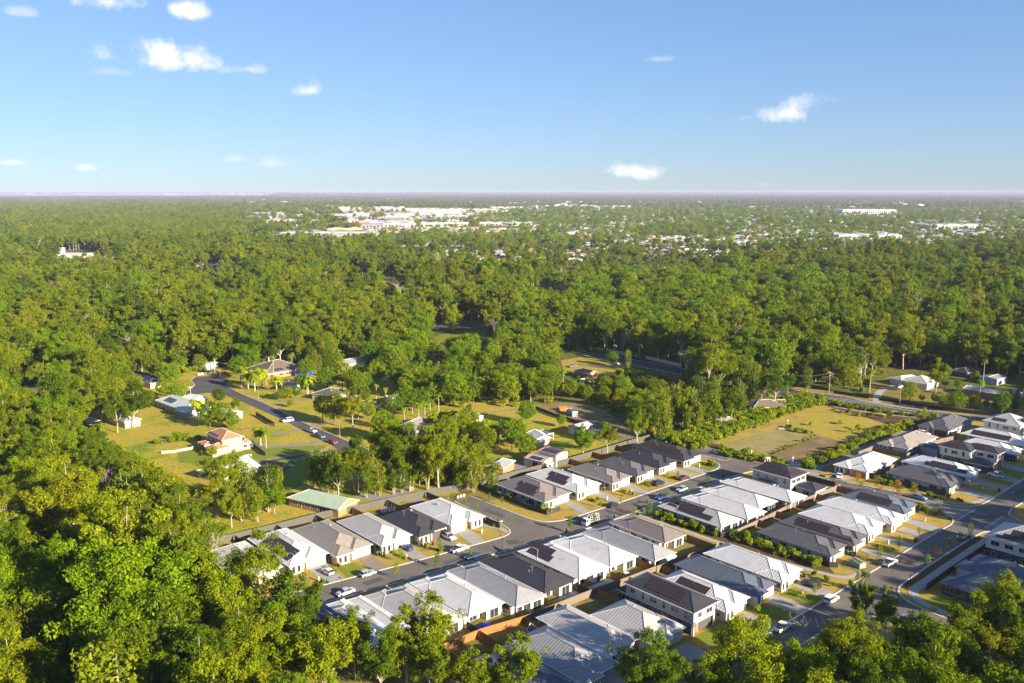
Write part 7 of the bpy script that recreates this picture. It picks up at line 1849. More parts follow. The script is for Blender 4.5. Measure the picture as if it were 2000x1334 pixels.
shrubs(11, along([(139.7, 378.6), (153.3, 361.6), (166.6, 347.5)], 4), 'mixed shrub in the verge garden by the main road', 'verge garden shrubs', .9, 1.9)
shrubs(6, along([(-136.9, 320.9), (-122.1, 327.9)], .8), 'shrub in the hedge behind the peach house', 'hedge behind the peach house', 1.6, 2.4)
shrubs(8, along([(130.1, 364.2), (133.3, 337.4), (144.6, 345.1)], 9), 'bright sapling dotted over the mown field', 'saplings in the mown field', .9, 1.3, 4)
shrubs(15, along([(121.5, 333.0), (114.8, 337.4), (112.4, 346.7)], .5), 'low clipped hedge shrub between the fields', 'hedge between the fields', .8, 1.2, 4)
shrubs(15, along([(121.5, 333.0), (109.5, 320.9), (95.8, 307.8)], .5), 'low clipped hedge shrub below the bare field edge', 'hedge along the bare field', .6, .9, 4)


# ------------------------------------------------------------------ scattered masses (instances)
def scatter(name, label, pts, protos, cat=None):
    """pts: rows x, y, z, rotation, scale, prototype index -> one object that instances the prototype meshes"""
    pc = bpy.data.collections.new(name + '_sources')
    for i_, me in enumerate(protos):
        o = bpy.data.objects.new('source_%02d' % i_, me); pc.objects.link(o)
    A = np.array(pts, dtype=np.float32)
    me = bpy.data.meshes.new(name); me.vertices.add(len(A)); me.vertices.foreach_set('co', A[:, :3].ravel())
    for nm, c, tp_ in (('rot', 3, 'FLOAT'), ('scl', 4, 'FLOAT'), ('idx', 5, 'INT')):
        at = me.attributes.new(nm, tp_, 'POINT'); at.data.foreach_set('value', A[:, c].astype(np.int32 if tp_ == 'INT' else np.float32))
    o = put(name, me); tag(o, label, cat, None, 'stuff')
    ng = bpy.data.node_groups.new(name, 'GeometryNodeTree')
    ng.interface.new_socket('Geometry', in_out='INPUT', socket_type='NodeSocketGeometry'); ng.interface.new_socket('Geometry', in_out='OUTPUT', socket_type='NodeSocketGeometry')
    N, L = ng.nodes, ng.links
    gi = N.new('NodeGroupInput'); go = N.new('NodeGroupOutput'); ci = N.new('GeometryNodeCollectionInfo'); ci.inputs[0].default_value = pc; ci.inputs[1].default_value = True; ci.inputs[2].default_value = True
    ip = N.new('GeometryNodeInstanceOnPoints'); ip.inputs['Pick Instance'].default_value = True
    na = {}
    for nm, dt in (('rot', 'FLOAT'), ('scl', 'FLOAT'), ('idx', 'INT')):
        a = N.new('GeometryNodeInputNamedAttribute'); a.data_type = dt; a.inputs[0].default_value = nm; na[nm] = a.outputs[0]
    cx = N.new('ShaderNodeCombineXYZ'); L.new(na['rot'], cx.inputs[2]); er = N.new('FunctionNodeEulerToRotation'); L.new(cx.outputs[0], er.inputs[0])
    L.new(gi.outputs[0], ip.inputs['Points']); L.new(ci.outputs[0], ip.inputs['Instance']); L.new(na['idx'], ip.inputs['Instance Index']); L.new(er.outputs[0], ip.inputs['Rotation']); L.new(na['scl'], ip.inputs['Scale'])
    L.new(ip.outputs[0], go.inputs[0])
    md = o.modifiers.new('scatter', 'NODES'); md.node_group = ng
    return o


def joined(pair):
    """trunk and crown in one mesh, for instancing"""
    tmesh, cmesh = pair; bm = bmesh.new(); bm.from_mesh(tmesh); n = len(bm.faces)
    me = bpy.data.meshes.new('tree'); 
    if cmesh:
        bm.from_mesh(cmesh); bm.faces.ensure_lookup_table()
        for f in bm.faces[n:]: f.material_index = 1
    bm.to_mesh(me); bm.free()
    me.materials.append(tmesh.materials[0])
    if cmesh: me.materials.append(cmesh.materials[0])
    return me


FARLOD = dict(per=11, lw=.75, ll=1.15, lod=1)
MID = [joined(p) for p in TP['gum'] + TP['lush'] + TP['airy'][:1] + TP['olive'] + TP['slim'][:2] + TP['dense'][:2] + TP['dead'][:1]]
MIDH = [21, 23, 19, 22, 20, 18, 20, 17, 12, 13, 16, 17, 12, 12, 16]
GUMI, LUSHI, AIRYI, OLI, SLI, DEI, DEAD = [0, 1, 2, 3, 4], [5, 6], [7], [8, 9], [10, 11], [12, 13], [14]
FAR = [joined(gum(201, 20, 7.5, .3, limbs=5, sub=2, clumpr=1.9, **FARLOD)), joined(gum(202, 21, 7, .34, limbs=5, sub=2, clumpr=2.0, **FARLOD)), joined(gum(203, 19, 8, .25, limbs=6, sub=2, clumpr=1.9, leafm='leafg', **FARLOD)),
       joined(dense(204, 12, 5.5, 26, 14, .8, 1.1, 'leaf', lod=1, clumpr=1.7)), joined(dense(205, 11, 5, 26, 14, .8, 1.1, 'leafg', lod=1, clumpr=1.6)), joined(gum(206, 23, 7.5, .36, limbs=5, sub=2, clumpr=1.8, **FARLOD))]
# open ground that stays clear of forest (world polygons)
OPEN = [
    [(-64.2, 235.2), (-46.5, 251.0), (-10.3, 275.9), (42.7, 318.2), (52.3, 327.9), (56.9, 322.3), (82.9, 341.2), (111.8, 369.4), (141.5, 397.3), (155.4, 402.5), (237.4, 339.7), (157.6, 192.8), (119.1, 179.3), (96.4, 168.4), (80.4, 161.5), (64.3, 157.1), (46.1, 142.8), (27.7, 124.0), (-21.1, 124.0), (-32.6, 139.8), (-41.9, 157.8), (-52.9, 175.9), (-68.4, 198.2), (-79.7, 225.0)],
    [(31.4, 525.3), (48.0, 514.9), (96.1, 471.3), (91.1, 439.2), (65.9, 457.4), (60.4, 446.8), (29.5, 446.8), (24.3, 477.0)],
    [(126.8, 421.2), (142.1, 421.2), (156.1, 411.1), (169.2, 406.7), (180.1, 429.4), (203.8, 460.1), (236.1, 462.8), (280.6, 404.6), (234.4, 335.2), (122.0, 396.2)],
    [(-168.7, 399.3), (-179.4, 445.5), (-158.3, 462.8), (-124.4, 471.3), (-85.8, 477.0), (-71.2, 465.6), (-63.4, 439.2), (-47.6, 394.2), (-34.0, 374.9), (-16.0, 377.7), (10.4, 382.4), (28.4, 392.2), (40.8, 374.9), (51.3, 337.4), (52.3, 327.9), (42.7, 318.2), (-10.3, 275.9), (-46.5, 251.0), (-65.3, 235.2), (-78.3, 225.0), (-88.9, 241.5), (-98.8, 260.8), (-111.6, 275.4), (-117.4, 286.0), (-130.5, 319.6), (-154.8, 337.4), (-163.1, 349.1)],
    [(-195.1, 374.9), (-171.1, 399.3), (-146.7, 345.1), (-176.0, 345.1)], [(-213.4, 458.7), (-183.0, 454.7), (-162.7, 402.5), (-189.1, 410.0)], [(-253.3, 429.4), (-235.0, 439.2), (-218.7, 410.0), (-235.0, 399.3)],
    [(-60.0, 611.1), (-15.2, 640.9), (-15.0, 559.0), (-49.0, 547.3)], [(-215.5, 961.7), (-177.4, 1003.7), (-107.9, 973.4), (-98.5, 902.3), (-149.8, 845.2), (-195.4, 882.4)], [(105.2, 588.3), (127.9, 588.3), (120.1, 551.1), (98.7, 551.1)],
    [(-408.1, 732.6), (-388.7, 749.9), (-355.9, 685.2), (-376.0, 673.6)], [(-390.2, 656.8), (-366.7, 646.1), (-340.9, 599.5), (-357.0, 599.5)], [(-422.1, 1130.3), (-385.6, 1171.3), (-317.5, 961.7), (-351.5, 961.7)], [(-691.7, 1252.9), (-786.2, 1429.5), (-712.3, 1455.1), (-589.9, 1313.8), (-525.0, 1162.9), (-598.0, 1197.3)], [(44.6, 944.8), (64.1, 944.8), (55.9, 845.2), (39.0, 845.2)], [(-163.0, 337.4), (-133.2, 326.5), (-119.6, 291.6), (-136.6, 306.5), (-155.4, 320.9)], [(-134.5, 757.0), (-109.6, 771.7), (-103.8, 736.0), (-128.5, 722.6)]]
OBB = [(min(p[0] for p in o), max(p[0] for p in o), min(p[1] for p in o), max(p[1] for p in o)) for o in OPEN]


def is_open(x, y):
    for o, b in zip(OPEN, OBB):
        if b[0] <= x <= b[1] and b[2] <= y <= b[3] and inpoly((x, y), o): return True
    return False


def clear(x, y, h):
    """also keep a crown from hiding the open ground right behind it (as seen from the camera height)"""
    if is_open(x, y): return False
    k = CAM_H / (CAM_H - h * .62)
    if is_open(x * k, y * k) and rnd.random() < .9: return False
    k = CAM_H / (CAM_H - h * .92)
    if is_open(x * k, y * k) and rnd.random() < .6: return False
    k = CAM_H / (CAM_H - h * .3)
    return not is_open(x * k, y * k) or rnd.random() < .25


Z_MEL = [(44.9, 312.9), (46.7, 333.7), (65.8, 374.9), (102.5, 404.6), (127.7, 433.0), (130.2, 415.5), (116.1, 384.3), (96.4, 361.6), (66.1, 329.3)]       # melaleuca stand
Z_LOW = [(22.8, 445.5), (61.4, 454.7), (86.7, 436.7), (98.9, 410.0), (68.0, 374.9), (49.2, 345.1), (40.8, 374.9), (28.4, 392.2)]
Z_JUNGLE = [(-83.3, 462.8), (-75.6, 495.3), (-55.2, 543.5), (0.0, 567.1), (27.5, 511.5), (26.4, 439.2), (56.2, 445.5), (55.7, 384.3), (30.2, 384.3), (10.3, 379.6), (-15.8, 373.1), (-33.9, 373.1), (-47.4, 392.2), (-63.0, 436.7)]
Z_BRIGHT = [(10.4, 882.4), (350.5, 991.3), (321.3, 722.6), (158.0, 528.8), (91.8, 511.5), (47.4, 528.8), (0.0, 611.1)]
Z_LEFT = [(-160.8, 157.1), (-400.6, 415.5), (-237.7, 439.2), (-99.0, 283.3), (-61.9, 226.4), (-37.5, 163.4), (-25.7, 131.5), (-85.7, 131.5)]
from mathutils import noise as mn
TOWN = [(0.0, 933.8), (-89.4, 1084.8), (-188.1, 1335.4), (-269.9, 1646.3), (-459.7, 2541.6), (-321.3, 5525.8), (-226.8, 9764.0), (1721.3, 11859.7), (6237.1, 9764.0), (891.0, 1380.9), (527.7, 1197.3), (291.1, 1099.6), (165.2, 933.8)]
SUB2 = [(-697.0, 1262.6), (-576.7, 1404.7), (-385.6, 1171.3), (-317.5, 961.7), (-351.5, 961.7), (-511.9, 1130.3), (-664.0, 1215.3)]
CLEARS = []


hs = []
for poly, st_, dens in ((TOWN, 26, .46), (SUB2, 28, .3)):
    x0, x1, y0, y1 = min(p[0] for p in poly), max(p[0] for p in poly), min(p[1] for p in poly), max(p[1] for p in poly)
    y1 = min(y1, 5200); y = y0
    while y < y1:
        s_ = st_ * (1 + max(0, y - 2000) / 5000); x = max(x0, -y * .62)
        while x < min(x1, y * .62):
            nv = mn.noise(Vector((x / 260, y / 330, 1.7)))
            if inpoly((x, y), poly) and nv > -.18 and rnd.random() < dens + nv * .5:
                px_, py_ = x + rnd.uniform(-5, 5), y + rnd.uniform(-5, 5)
                hs.append((math.hypot(px_, py_), px_, py_, rnd.choice([0, .3, 1.2, 1.57]) + rnd.uniform(-.1, .1) + math.pi * rnd.randrange(2), rnd.uniform(.9, 1.3), rnd.choice([0, 0, 1, 1, 2, 3, 3, 4, 5, 5, 6, 7])))
            x += s_
        y += s_
hs.sort()
HGRID = {}
for d, x, y, *_ in hs: HGRID.setdefault((int(x // 22), int(y // 22)), []).append((x, y))


near, mid, far = [], [], []
y = 95.0
nz_ = lambda x, y, s: math.sin(x / s + 1.3) * math.cos(y / s * 1.2 + .4) + math.sin(x / s * 2.3 + y / s * 1.7) * .5
from mathutils import noise as mn
while y < 1500:
    st_ = 8.6 if y < 420 else (10.6 if y < 900 else 12)
    hw = y * .66 + 45
    x = -hw
    while x < hw:
        px_, py_ = x + rnd.uniform(-.42, .42) * st_, y + rnd.uniform(-.42, .42) * st_
        x += st_
        mel = inpoly((px_, py_), Z_MEL); jun = inpoly((px_, py_), Z_JUNGLE)
        nv = mn.noise(Vector((px_ / 60, py_ / 60, 3.1))); n2 = mn.noise(Vector((px_ / 22, py_ / 22, 9.7)))
        town = inpoly((px_, py_), TOWN)
        if town and rnd.random() < .64: continue
        if py_ > 430 and mn.noise(Vector((px_ / 90, py_ / 90, 7.7))) > .30 and n2 > -.15: continue
        if mel: kind, h = rnd.choice(SLI), rnd.uniform(13, 18)
        elif jun: kind, h = rnd.choice(DEI * 3 + OLI + LUSHI + GUMI[:1]), rnd.uniform(9, 15)
        elif inpoly((px_, py_), Z_BRIGHT): kind, h = rnd.choice(LUSHI * 3 + GUMI + DEI * 2 + OLI), rnd.uniform(13, 21)
        else:
            kind = rnd.choice(GUMI * 4 + LUSHI * 2 + AIRYI * 3 + OLI * 2 + (DEI if nv > 0 else SLI)) if rnd.random() > .045 else DEAD[0]; h = rnd.uniform(12.5, 26) + nv * 6 + (rnd.random() < .15) * 6
            if kind in OLI + DEI: h *= .68
        if inpoly((px_, py_), Z_LOW): kind, h = rnd.choice(DEI + OLI + OLI), rnd.uniform(6, 10)
        if py_ > 430: h *= 1.08
        if inpoly((px_, py_), Z_LEFT): h *= .95
        if town: h *= .5 if rnd.random() < .8 else .9
        if not clear(px_, py_, h): continue
        sc = h / MIDH[kind]
        near.append((math.hypot(px_, py_), px_, py_, h, kind, sc))
    y += st_
near.sort()
KN = ['gum'] * 5 + ['lush'] * 2 + ['airy', 'olive', 'olive', 'slim', 'slim', 'dense', 'dense', 'dead']
KI = [0, 1, 2, 3, 4, 0, 1, 0, 0, 1, 0, 1, 0, 1, 0]
GL = {'gum': 'sunlit gum tree in the forest, one of many with pale forked limbs', 'lush': 'bright leafed gum in the forest, thicker crowned than its neighbours', 'airy': 'thin crowned gum in the forest showing its branches', 'olive': 'low round dark tree between the gums',
      'slim': 'narrow multi-stemmed melaleuca among the gums', 'dense': 'low round bright tree between the gums', 'dead': 'leafless white tree standing in the forest'}
GW = {'gum': 'forked pale limbed gum', 'lush': 'bright thick crowned gum', 'airy': 'thin crowned gum', 'olive': 'round dark tree', 'slim': 'multi-stemmed melaleuca', 'dense': 'round bright tree', 'dead': 'leafless white tree'}
GG = {'gum': 'sunlit gum trees of the near forest', 'lush': 'bright gums of the near forest', 'airy': 'thin crowned gums of the near forest', 'olive': 'round dark trees of the near forest', 'slim': 'melaleucas of the near forest', 'dense': 'round bright trees of the near forest', 'dead': 'dead trees of the near forest'}
vis = 0; rest = []; its = []
for d, px_, py_, h, kind, sc in near:
    seen = abs(px_) < py_ * .62 + 4 and py_ > 118
    if seen and vis < 300:
        vis += 1; k = KN[kind]; tmesh, cmesh = TP[k][KI[kind]]
        r = empty(TNAME[k], (px_, py_, 0), rnd.uniform(0, 6.283)); r.scale = (sc, sc, sc); tag(r, GL[k], 'tree', GG[k]); its.append((r, px_, py_, h, GW[k]))
        put('trunk', tmesh, r)
        if cmesh: put('crown', cmesh, r)
    else: rest.append((px_, py_, 0, rnd.uniform(0, 6.283), sc, kind))
say_which(its)
scatter('forest', 'unbroken eucalypt forest rolling back from the clearings', rest, MID)
# bright hedge band between the stand and the fields
hb = []
f_ = along([(62.6, 316.9), (83.0, 338.2), (106.3, 362.4), (131.3, 385.3), (141.2, 395.2)], 7)
for _ in range(850): p = f_(); hb.append((*p, 0, rnd.uniform(0, 6.28), rnd.uniform(1.1, 2.5), rnd.choice((0, 2, 4, 4, 1))))
f_ = along([(101.9, 291.0), (121.2, 310.3), (143.5, 332.2), (164.5, 347.5)], 2.6)
for _ in range(150): p = f_(); hb.append((*p, 0, rnd.uniform(0, 6.28), rnd.uniform(.9, 2.2), rnd.randrange(5)))
f_ = along([(140.7, 388.2), (158.0, 373.1), (180.6, 359.0)], 2.2)
for _ in range(160): p = f_(); hb.append((*p, 0, rnd.uniform(0, 6.28), rnd.uniform(.7, 1.5), rnd.randrange(5)))
f_ = along([(77.5, 309.7), (82.0, 305.3), (90.0, 300.4), (96.4, 297.4)], 2.5)
for _ in range(120): p = f_(); hb.append((*p, 0, rnd.uniform(0, 6.28), rnd.uniform(.7, 1.5), rnd.randrange(5)))
scatter('hedge_band', 'bright yellow green scrub along the fields and verges', hb, SH)
# undergrowth in the near forest
ug = []
for _ in range(5200):
    yy = rnd.uniform(110, 560); xx = rnd.uniform(-1, 1) * (yy * .62 + 10)
    if not is_open(xx, yy): ug.append((xx, yy, 0, rnd.uniform(0, 6.28), rnd.uniform(1.2, 3.0), rnd.randrange(4)))
scatter('undergrowth', 'scrubby undergrowth beneath the forest trees', ug, SH)

# ================================================================== TOWN AND FAR FOREST
def far_house(seed, rm, wm, w=14, l=10, h=2.7, extra=True):
    mb = MB(); hip(mb, -w / 2, w / 2, -l / 2, l / 2, h, .36)
    if extra: hip(mb, w * .1, w * .6, -l * .8, l * .1, h, .36, None, .01)
    mb.box(-w / 2 + .5, w / 2 - .5, -l / 2 + .5, l / 2 - .5, 0, h + .05, 2)
    for x in (-w * .3, 0, w * .25): mb.box(x - .8, x + .8, -l / 2 + .42, -l / 2 + .5, 1, 2.1, 3)
    return mb.mesh('far_house', [M['r_' + rm], M['trimw'], M['w_' + wm], M['glass']])


FH = [far_house(1, 'white', 'white'), far_house(2, 'pale', 'cream', 16, 9), far_house(3, 'white', 'cream', 12, 12), far_house(4, 'shale', 'white', 15, 10), far_house(5, 'peach', 'pink', 15, 10), far_house(6, 'dune', 'cream', 14, 11), far_house(7, 'brown', 'brick', 14, 10), far_house(8, 'dark', 'white', 15, 11)]
FHN = ['white roofed', 'pale grey roofed', 'white hipped', 'blue grey roofed', 'terracotta roofed', 'beige roofed', 'brown roofed', 'dark roofed']
for i_, (d, x, y, r_, s_, k) in enumerate(hs[:300]):
    o = put('far_house', FH[k], None, (x, y, 0), r_, scale=(s_, s_, s_)); tag(o, FHN[k] + ' house among the trees of the distant suburb', 'house', FHN[k] + ' houses of the distant suburb')
scatter('distant_suburb', 'pale roofs of the suburb thinning out towards the horizon', [(x, y, 0, r_, s_, k) for d, x, y, r_, s_, k in hs[300:]], FH)
def block(label, p, w, l, h, roofk='white', wallk='white', rz=0, cat='building', stripes=None, name='warehouse'):
    r = empty(name, (*p, 0), rz); tag(r, label, cat)
    a = MB(); a.prism([(-w / 2, 0), (w / 2, 0), (w / 2, l), (-w / 2, l)], 0, h, 0, False); put('wall', a.mesh('wall', M[wallk] if wallk in M else M['w_' + wallk]), r)
    a = MB(); n = max(1, round(w / 40)); ww = (w + 2) / n
    for k in range(n): hip(a, -w / 2 - 1 + k * ww + .05, -w / 2 - 1 + (k + 1) * ww - .05, -1, l + 1, h, .12, 'both')
    put('roof', a.mesh('roof', [M['r_' + roofk], M['trimw'], M['w_white']]), r)
    a = MB(); m = max(2, int(w / 9))
    for k in range(m):
        x = -w / 2 + w * (k + .5) / m
        if k % 3: a.box(x - 2, x + 2, -.3, -.02, h * .3, h * .7, 0)
        else: a.box(x - 2.2, x + 2.2, -.3, -.02, 0, h * .55, 0)
    put('opening', a.mesh('opening', M['glass']), r)['kind'] = 'stuff'
    if stripes:
        a = MB(); a.box(-w / 2, w / 2, -.6, -.31, h * .72, h * .98, 0); put('sign_band', a.mesh('sign_band', M[stripes]), r)
    CLEARS.append((p[0], p[1] + l / 2, max(w, l) * .55 + 8))
    return r


M['lime'] = mat('lime_sign', (.35, .5, .02), .6); M['redwall'] = mat('red_cladding', (.55, .05, .03), .6); M['orangewall'] = mat('orange_cladding', (.60, .20, .06), .6)
for lab, p, w, l, h, rk, wk, st2 in [
    ('white roofed depot at the left end of the industrial belt', (-969.7, 3309.0), 170, 90, 16, 'blue', 'steel', None), ('pale green walled warehouse behind the depot', (-1022.6, 3598.1), 130, 80, 14, 'pale', 'mint', None),
    ('long white shed with an orange band in the industrial belt', (-788.3, 2952.7), 140, 60, 9, 'white', 'white', 'orangewall'), ('low white warehouse left of the plaza', (-772.9, 3120.8), 120, 60, 9, 'white', 'white', None),
    ('wide white roof at the front of the plaza', (-563.0, 2622.8), 170, 110, 10, 'white', 'white', None), ('red and white store at the plaza', (-422.5, 2261.3), 60, 50, 12, 'white', 'redwall', None),
    ('tall white walled store with red corner', (-417.2, 2358.9), 70, 60, 15, 'white', 'white', 'redwall'), ('dark fronted store with a lime green sign', (-387.9, 2036.3), 80, 50, 11, 'shale', 'char', 'lime'),
    ('long pale roof in front of the lime sign store', (-403.1, 1873.1), 190, 80, 9, 'pale', 'grey', None), ('flat white roof at the near side of the plaza', (-405.9, 1733.8), 110, 60, 8, 'white', 'white', None),
    ('white roof cluster by the playing field', (-486.8, 1663.1), 90, 40, 7, 'white', 'white', None), ('second white roof by the playing field', (-487.1, 1771.5), 110, 45, 7, 'pale', 'white', None),
    ('low white store right of the tall white walled store', (-393.0, 2541.6), 120, 60, 9, 'white', 'white', None), ('broad pale warehouse in the middle of the belt', (-771.1, 3678.5), 260, 140, 11, 'pale', 'white', None),
    ('orange fronted warehouse in the middle of the belt', (-694.9, 3850.3), 160, 90, 11, 'white', 'orangewall', None), ('long white warehouse directly behind the plaza', (-510.9, 3309.0), 260, 110, 12, 'white', 'white', None),
    ('far long white warehouse, left one of three', (-937.9, 4477.3), 300, 160, 13, 'white', 'white', None), ('far long white warehouse, middle one of three', (-793.8, 4873.8), 340, 160, 13, 'white', 'white', None), ('far long white warehouse, right one of three', (-547.1, 4477.3), 330, 160, 12, 'pale', 'white', None),
    ('teal edged warehouse at the back of the belt', (-564.2, 4038.9), 240, 120, 12, 'shale', 'steel', None), ('white warehouse at the right end of the belt', (-387.9, 4038.9), 260, 120, 11, 'white', 'white', None), ('long cream hangar beyond the belt', (-279.0, 4359.1), 420, 100, 11, 'dune', 'cream', None),
    ('white school hall among the suburb trees, left', (-262.2, 2428.8), 130, 50, 8, 'white', 'white', None), ('white school hall among the suburb trees, right', (-204.5, 2502.8), 150, 50, 8, 'white', 'white', None),
    ('white roof strip left of the belt near the horizon', (-2207.7, 5347.1), 260, 120, 12, 'white', 'white', None), ('second white roof strip left of the belt near the horizon', (-2009.6, 5022.0), 200, 100, 12, 'white', 'white', None), ('cream roof strip beyond the left forest', (-1568.3, 4477.3), 300, 90, 10, 'dune', 'cream', None),
    ('pale roof strip above the depot', (-1385.6, 5179.5), 420, 100, 12, 'white', 'cream', None), ('white walled hall in the right suburb', (1529.1, 3762.4), 230, 110, 20, 'white', 'white', None), ('white school block under the right-hand trees', (1175.4, 2292.9), 180, 80, 10, 'pale', 'white', None),
    ('long white roof in the right middle distance', (741.5, 1810.8), 130, 50, 7, 'white', 'white', None), ('white roofed hall left of the long white roof', (670.4, 1873.1), 60, 30, 8, 'white', 'white', None), ('row of white roofs near the right horizon', (2320.5, 6141.6), 500, 120, 10, 'white', 'white', None),
    ('second row of white roofs near the right horizon', (2817.6, 6378.5), 420, 120, 10, 'white', 'white', None), ('white roof speck on the far right plain', (7015.1, 18457.5), 900, 300, 16, 'white', 'white', None), ('grey white hall in the centre suburb', (587.4, 5179.5), 240, 100, 14, 'shale', 'white', None),
    ('white hall pair in the centre left suburb', (-14.6, 2502.8), 160, 60, 8, 'white', 'white', None), ('pale industrial roof at the centre of the plain', (29.2, 5022.0), 300, 120, 11, 'pale', 'white', None), ('white roof at the left picture edge', (-1278.8, 2200.5), 90, 50, 9, 'pale', 'white', None),
    ('second stepped white roof at the left picture edge', (-1161.4, 2011.3), 80, 40, 8, 'pale', 'steel', None), ('big white gabled hall in the left clearing', (-715.0, 1346.5), 32, 18, 9, 'white', 'white', None), ('long white roofed wing in the left clearing', (-655.2, 1282.6), 60, 20, 5, 'white', 'white', None),
    ('pale blue tall building in the left clearing', (-530.8, 1154.6), 14, 14, 9, 'blue', 'steel', None), ('dark roofed pavilion in the left forest', (-575.2, 1346.5), 34, 18, 4, 'dark', 'steel', None), ('yellow walled yard sheds in the left clearing', (-381.7, 1099.6), 40, 14, 4, 'white', 'cream', None),
    ('second yellow walled shed in the left clearing', (-343.0, 1003.7), 34, 12, 4, 'dune', 'palewall', None)]:
    block(lab, p, w, l, h, rk, wk, rnd.uniform(-.12, .12), stripes=st2)
rr_ = random.Random(5)
for k in range(46):       # more sheds of the industrial belt, packed between the big ones
    u = rr_.uniform(0, 1)
    x = -1050 + 900 * u; y = rr_.uniform(2300, 4800); w = rr_.uniform(40, 120)
    block('white industrial shed, one of many packed in the belt', (x * y / 3200, y), w, rr_.uniform(30, 60), rr_.uniform(7, 12), rr_.choice(['white', 'white', 'pale', 'shale']), rr_.choice(['white', 'white', 'cream', 'cream', 'steel', 'sand', 'grey', 'orangewall']), rr_.uniform(-.2, .2))['group'] = 'industrial sheds of the distant belt'
yard = lambda pts: sheet('bare_yard', pts, .03, M['gravel'])
yard([(-896.3, 2900.6), (-942.5, 3678.5), (-593.2, 4246.9), (-89.7, 3850.3), (-175.3, 3006.7), (-355.9, 2541.6), (-310.2, 1894.8), (-437.2, 1697.8), (-556.6, 2325.4), (-741.5, 2541.6)]); yard([(1445.9, 3376.8), (2162.3, 4477.3), (1905.4, 3850.3), (1382.2, 3120.8)]); yard([(-430.3, 1171.3), (-380.2, 1146.4), (-323.2, 979.3), (-355.0, 979.3)]); yard([(-724.9, 1313.8), (-669.2, 1357.8), (-608.8, 1233.8), (-671.2, 1215.3)])
for pp in ([(-1022.9, 3376.8), (-116.8, 5022.0), (-52.1, 4477.3), (-507.3, 2900.6), (-816.9, 2801.7)],): pass


def blocked(x, y):
    for cx_, cy_, r_ in CLEARS:
        if abs(x - cx_) < r_ and abs(y - cy_) < r_: return True
        k = CAM_H / (CAM_H - 13)
        if abs(x * k - cx_) < r_ and abs(y * k - cy_) < r_: return True
    return False


IND = [(-428.4, 1663.1), (-786.0, 2541.6), (-1022.9, 3376.8), (-1101.6, 4734.1), (-133.0, 5716.9), (-89.7, 3850.3), (-355.9, 2541.6), (-310.2, 1894.8)]
ft = []; y = 1490.0
while y < 5600:
    st_ = 12.5 * (1 + (y - 1490) / 3600); hw = y * .63; x = -hw
    while x < hw:
        px_, py_ = x + rnd.uniform(-.45, .45) * st_, y + rnd.uniform(-.45, .45) * st_; x += st_
        town = inpoly((px_, py_), TOWN)
        if inpoly((px_, py_), IND) and rnd.random() < .55: continue
        if town and rnd.random() < .45: continue
        if town:
            g_ = (int(px_ // 22), int(py_ // 22)); bad = False
            for (hx, hy) in HGRID.get(g_, []) + HGRID.get((g_[0], g_[1] + 1), []):
                if abs(hx - px_) < 10 and -8 < hy - py_ < 26: bad = True; break
            if bad and rnd.random() < .9: continue
        if blocked(px_, py_): continue
        k = rnd.choice([0, 1, 2, 3, 5, 0, 1, 5]) if not town else rnd.choice([0, 2, 3, 3, 4, 4])
        ft.append((px_, py_, 0, rnd.uniform(0, 6.28), rnd.uniform(.75, 1.2) * (rnd.choice((.42, .5, .6, .75, 1.0)) if town else 1.05) * (1 + (y - 1490) / 9000), k))
    y += st_
scatter('far_forest', 'hazy wooded plain with tree crowns merging towards the horizon', ft, FAR)


# canopy beyond 5.5 km: patches of joined low crowns
def canopy_patch(seed, S_=150, n=70):
    rr = random.Random(seed); V, Fc = [], []
    for _ in range(n):
        cx_, cy_ = rr.uniform(-S_ / 2, S_ / 2), rr.uniform(-S_ / 2, S_ / 2); r = rr.uniform(7, 13); h = rr.uniform(12, 21); b = len(V); m = 7
        for z, q in ((h * .35, .9), (h * .7, 1.0), (h * .92, .6)):
            for j in range(m): a = 2 * math.pi * j / m + rr.uniform(-.2, .2); rq = r * q * rr.uniform(.75, 1.2); V.append((cx_ + rq * math.cos(a), cy_ + rq * math.sin(a), z + rr.uniform(-1, 1)))
        V.append((cx_, cy_, h))
        for lv in range(2):
            for j in range(m): Fc.append((b + lv * m + j, b + lv * m + (j + 1) % m, b + (lv + 1) * m + (j + 1) % m, b + (lv + 1) * m + j))
        for j in range(m): Fc.append((b + 2 * m + j, b + 2 * m + (j + 1) % m, b + 3 * m))
    return mesh_from('canopy_patch', V, Fc, [M['canopy']])


M['canopy'] = leaf_mat('far_canopy', [(.045, .06, .02), (.07, .085, .025), (.09, .095, .03)], .1, .4)
CP = [canopy_patch(301), canopy_patch(302), canopy_patch(303)]
fp = []; y = 5550.0
while y < 24000:
    st_ = 140 * (1 + (y - 5500) / 9000); x = -y * .64
    while x < y * .64:
        u_ = x / y
        px_, py_ = x + rnd.uniform(-.3, .3) * st_, y + rnd.uniform(-.3, .3) * st_; x += st_
        if u_ < -.26 and py_ > 13200 + (u_ + .6) * 9000: continue
        if mn.noise(Vector((px_ / 900, py_ / 1500, 4.2))) > .42: continue
        fp.append((px_, py_, 0, rnd.uniform(0, 6.28), rnd.uniform(.9, 1.15) * (1 + (y - 5500) / 15000), rnd.randrange(3)))
    y += st_
scatter('horizon_forest', 'blue grey line of forest just below the horizon', fp, CP)
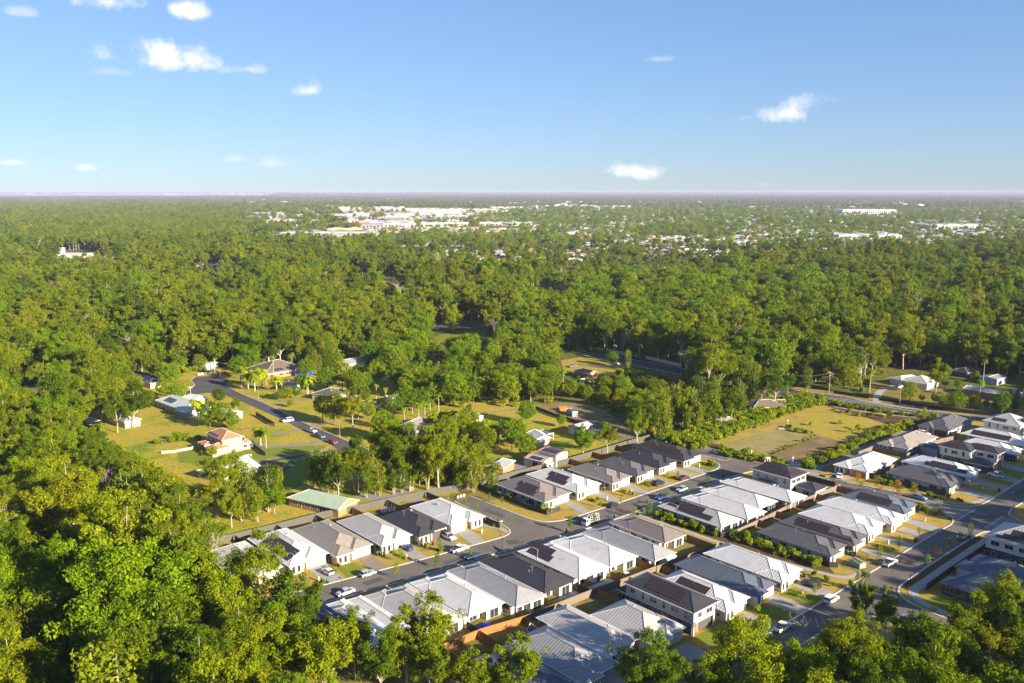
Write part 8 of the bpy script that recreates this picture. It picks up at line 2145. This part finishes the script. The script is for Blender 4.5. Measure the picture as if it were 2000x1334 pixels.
# pale specks of distant townships
fs = []
for _ in range(1500):
    y = rnd.uniform(4800, 15000); x = rnd.uniform(-.3, .62) * y
    if mn.noise(Vector((x / 700, y / 1500, 8.8))) > .16: fs.append((x, y, 9, rnd.uniform(0, 6.28), rnd.uniform(1.6, 3.4), rnd.randrange(3)))
scatter('horizon_township', 'tiny pale roofs of townships near the horizon', fs, FH)
M['water'] = mat('bay_water', (.13, .14, .24), .8, .05)
sheet('bay', [(-40000, 13500), (-3600, 16500), (-3000, 40000), (-3000, 70000), (-60000, 70000)], .5, M['water'])
cs = []
for _ in range(420):
    y = rnd.uniform(30000, 36000); u_ = -.62 + .36 * rnd.random() ** .8; cs.append((u_ * y, y, 0, rnd.uniform(0, 6.28), rnd.uniform(3, 8) * (1.6 if rnd.random() < .1 else 1), rnd.randrange(3)))
scatter('city_shore', 'pale city buildings strung along the far shore of the bay', cs, FH)
mb = MB(); mb.face([(-30000, 31000, 2), (-7000, 31000, 2), (-7000, 38000, 85), (-30000, 38000, 85)]); mb.face([(-7000, 30000, 1), (40000, 30000, 1), (40000, 36000, 80), (-7000, 36000, 80)])
tag(put('far_shore', mb.mesh('far_shore', M['ground'])), kind='structure')

mb = MB(); pr = None
for k in range(110):
    x = -7200 + k * 260; h_ = 84 + 30 * mn.noise(Vector((x / 3600, 1.1, 5))) + 10 * mn.noise(Vector((x / 700, 2.2, 5))) + max(0, x) * .0012
    if pr: mb.face([(pr[0], 25500, -1), (x, 25500, -1), (x, 26500, h_), (pr[0], 26500, pr[1])]); mb.face([(pr[0], 26500, pr[1]), (x, 26500, h_), (x, 28500, -1), (pr[0], 28500, -1)])
    h_ *= min(1, max(.05, (x + 7300) / 5000))
    pr = (x, h_)
tag(put('hills', mb.mesh('hills', M['canopy'])), kind='structure')

# ================================================================== AIR
if HAZE > 0:
    bm = bmesh.new(); bmesh.ops.create_cube(bm, size=1); me = bpy.data.meshes.new('haze'); bm.to_mesh(me); bm.free()
    hz = put('haze', me, None, (0, 34000, 52)); hz.scale = (95000, 73000, 106)
    hm = bpy.data.materials.new('haze'); hm.use_nodes = True; hm.node_tree.nodes.clear()
    pv_ = hm.node_tree.nodes.new('ShaderNodeVolumePrincipled'); pv_.inputs['Density'].default_value = HAZE; pv_.inputs['Color'].default_value = HAZE_COL; pv_.inputs['Anisotropy'].default_value = 0
    oo = hm.node_tree.nodes.new('ShaderNodeOutputMaterial'); hm.node_tree.links.new(pv_.outputs[0], oo.inputs['Volume']); me.materials.append(hm); hz['kind'] = 'stuff'
    hz['label'] = 'thin blue air over the whole plain'
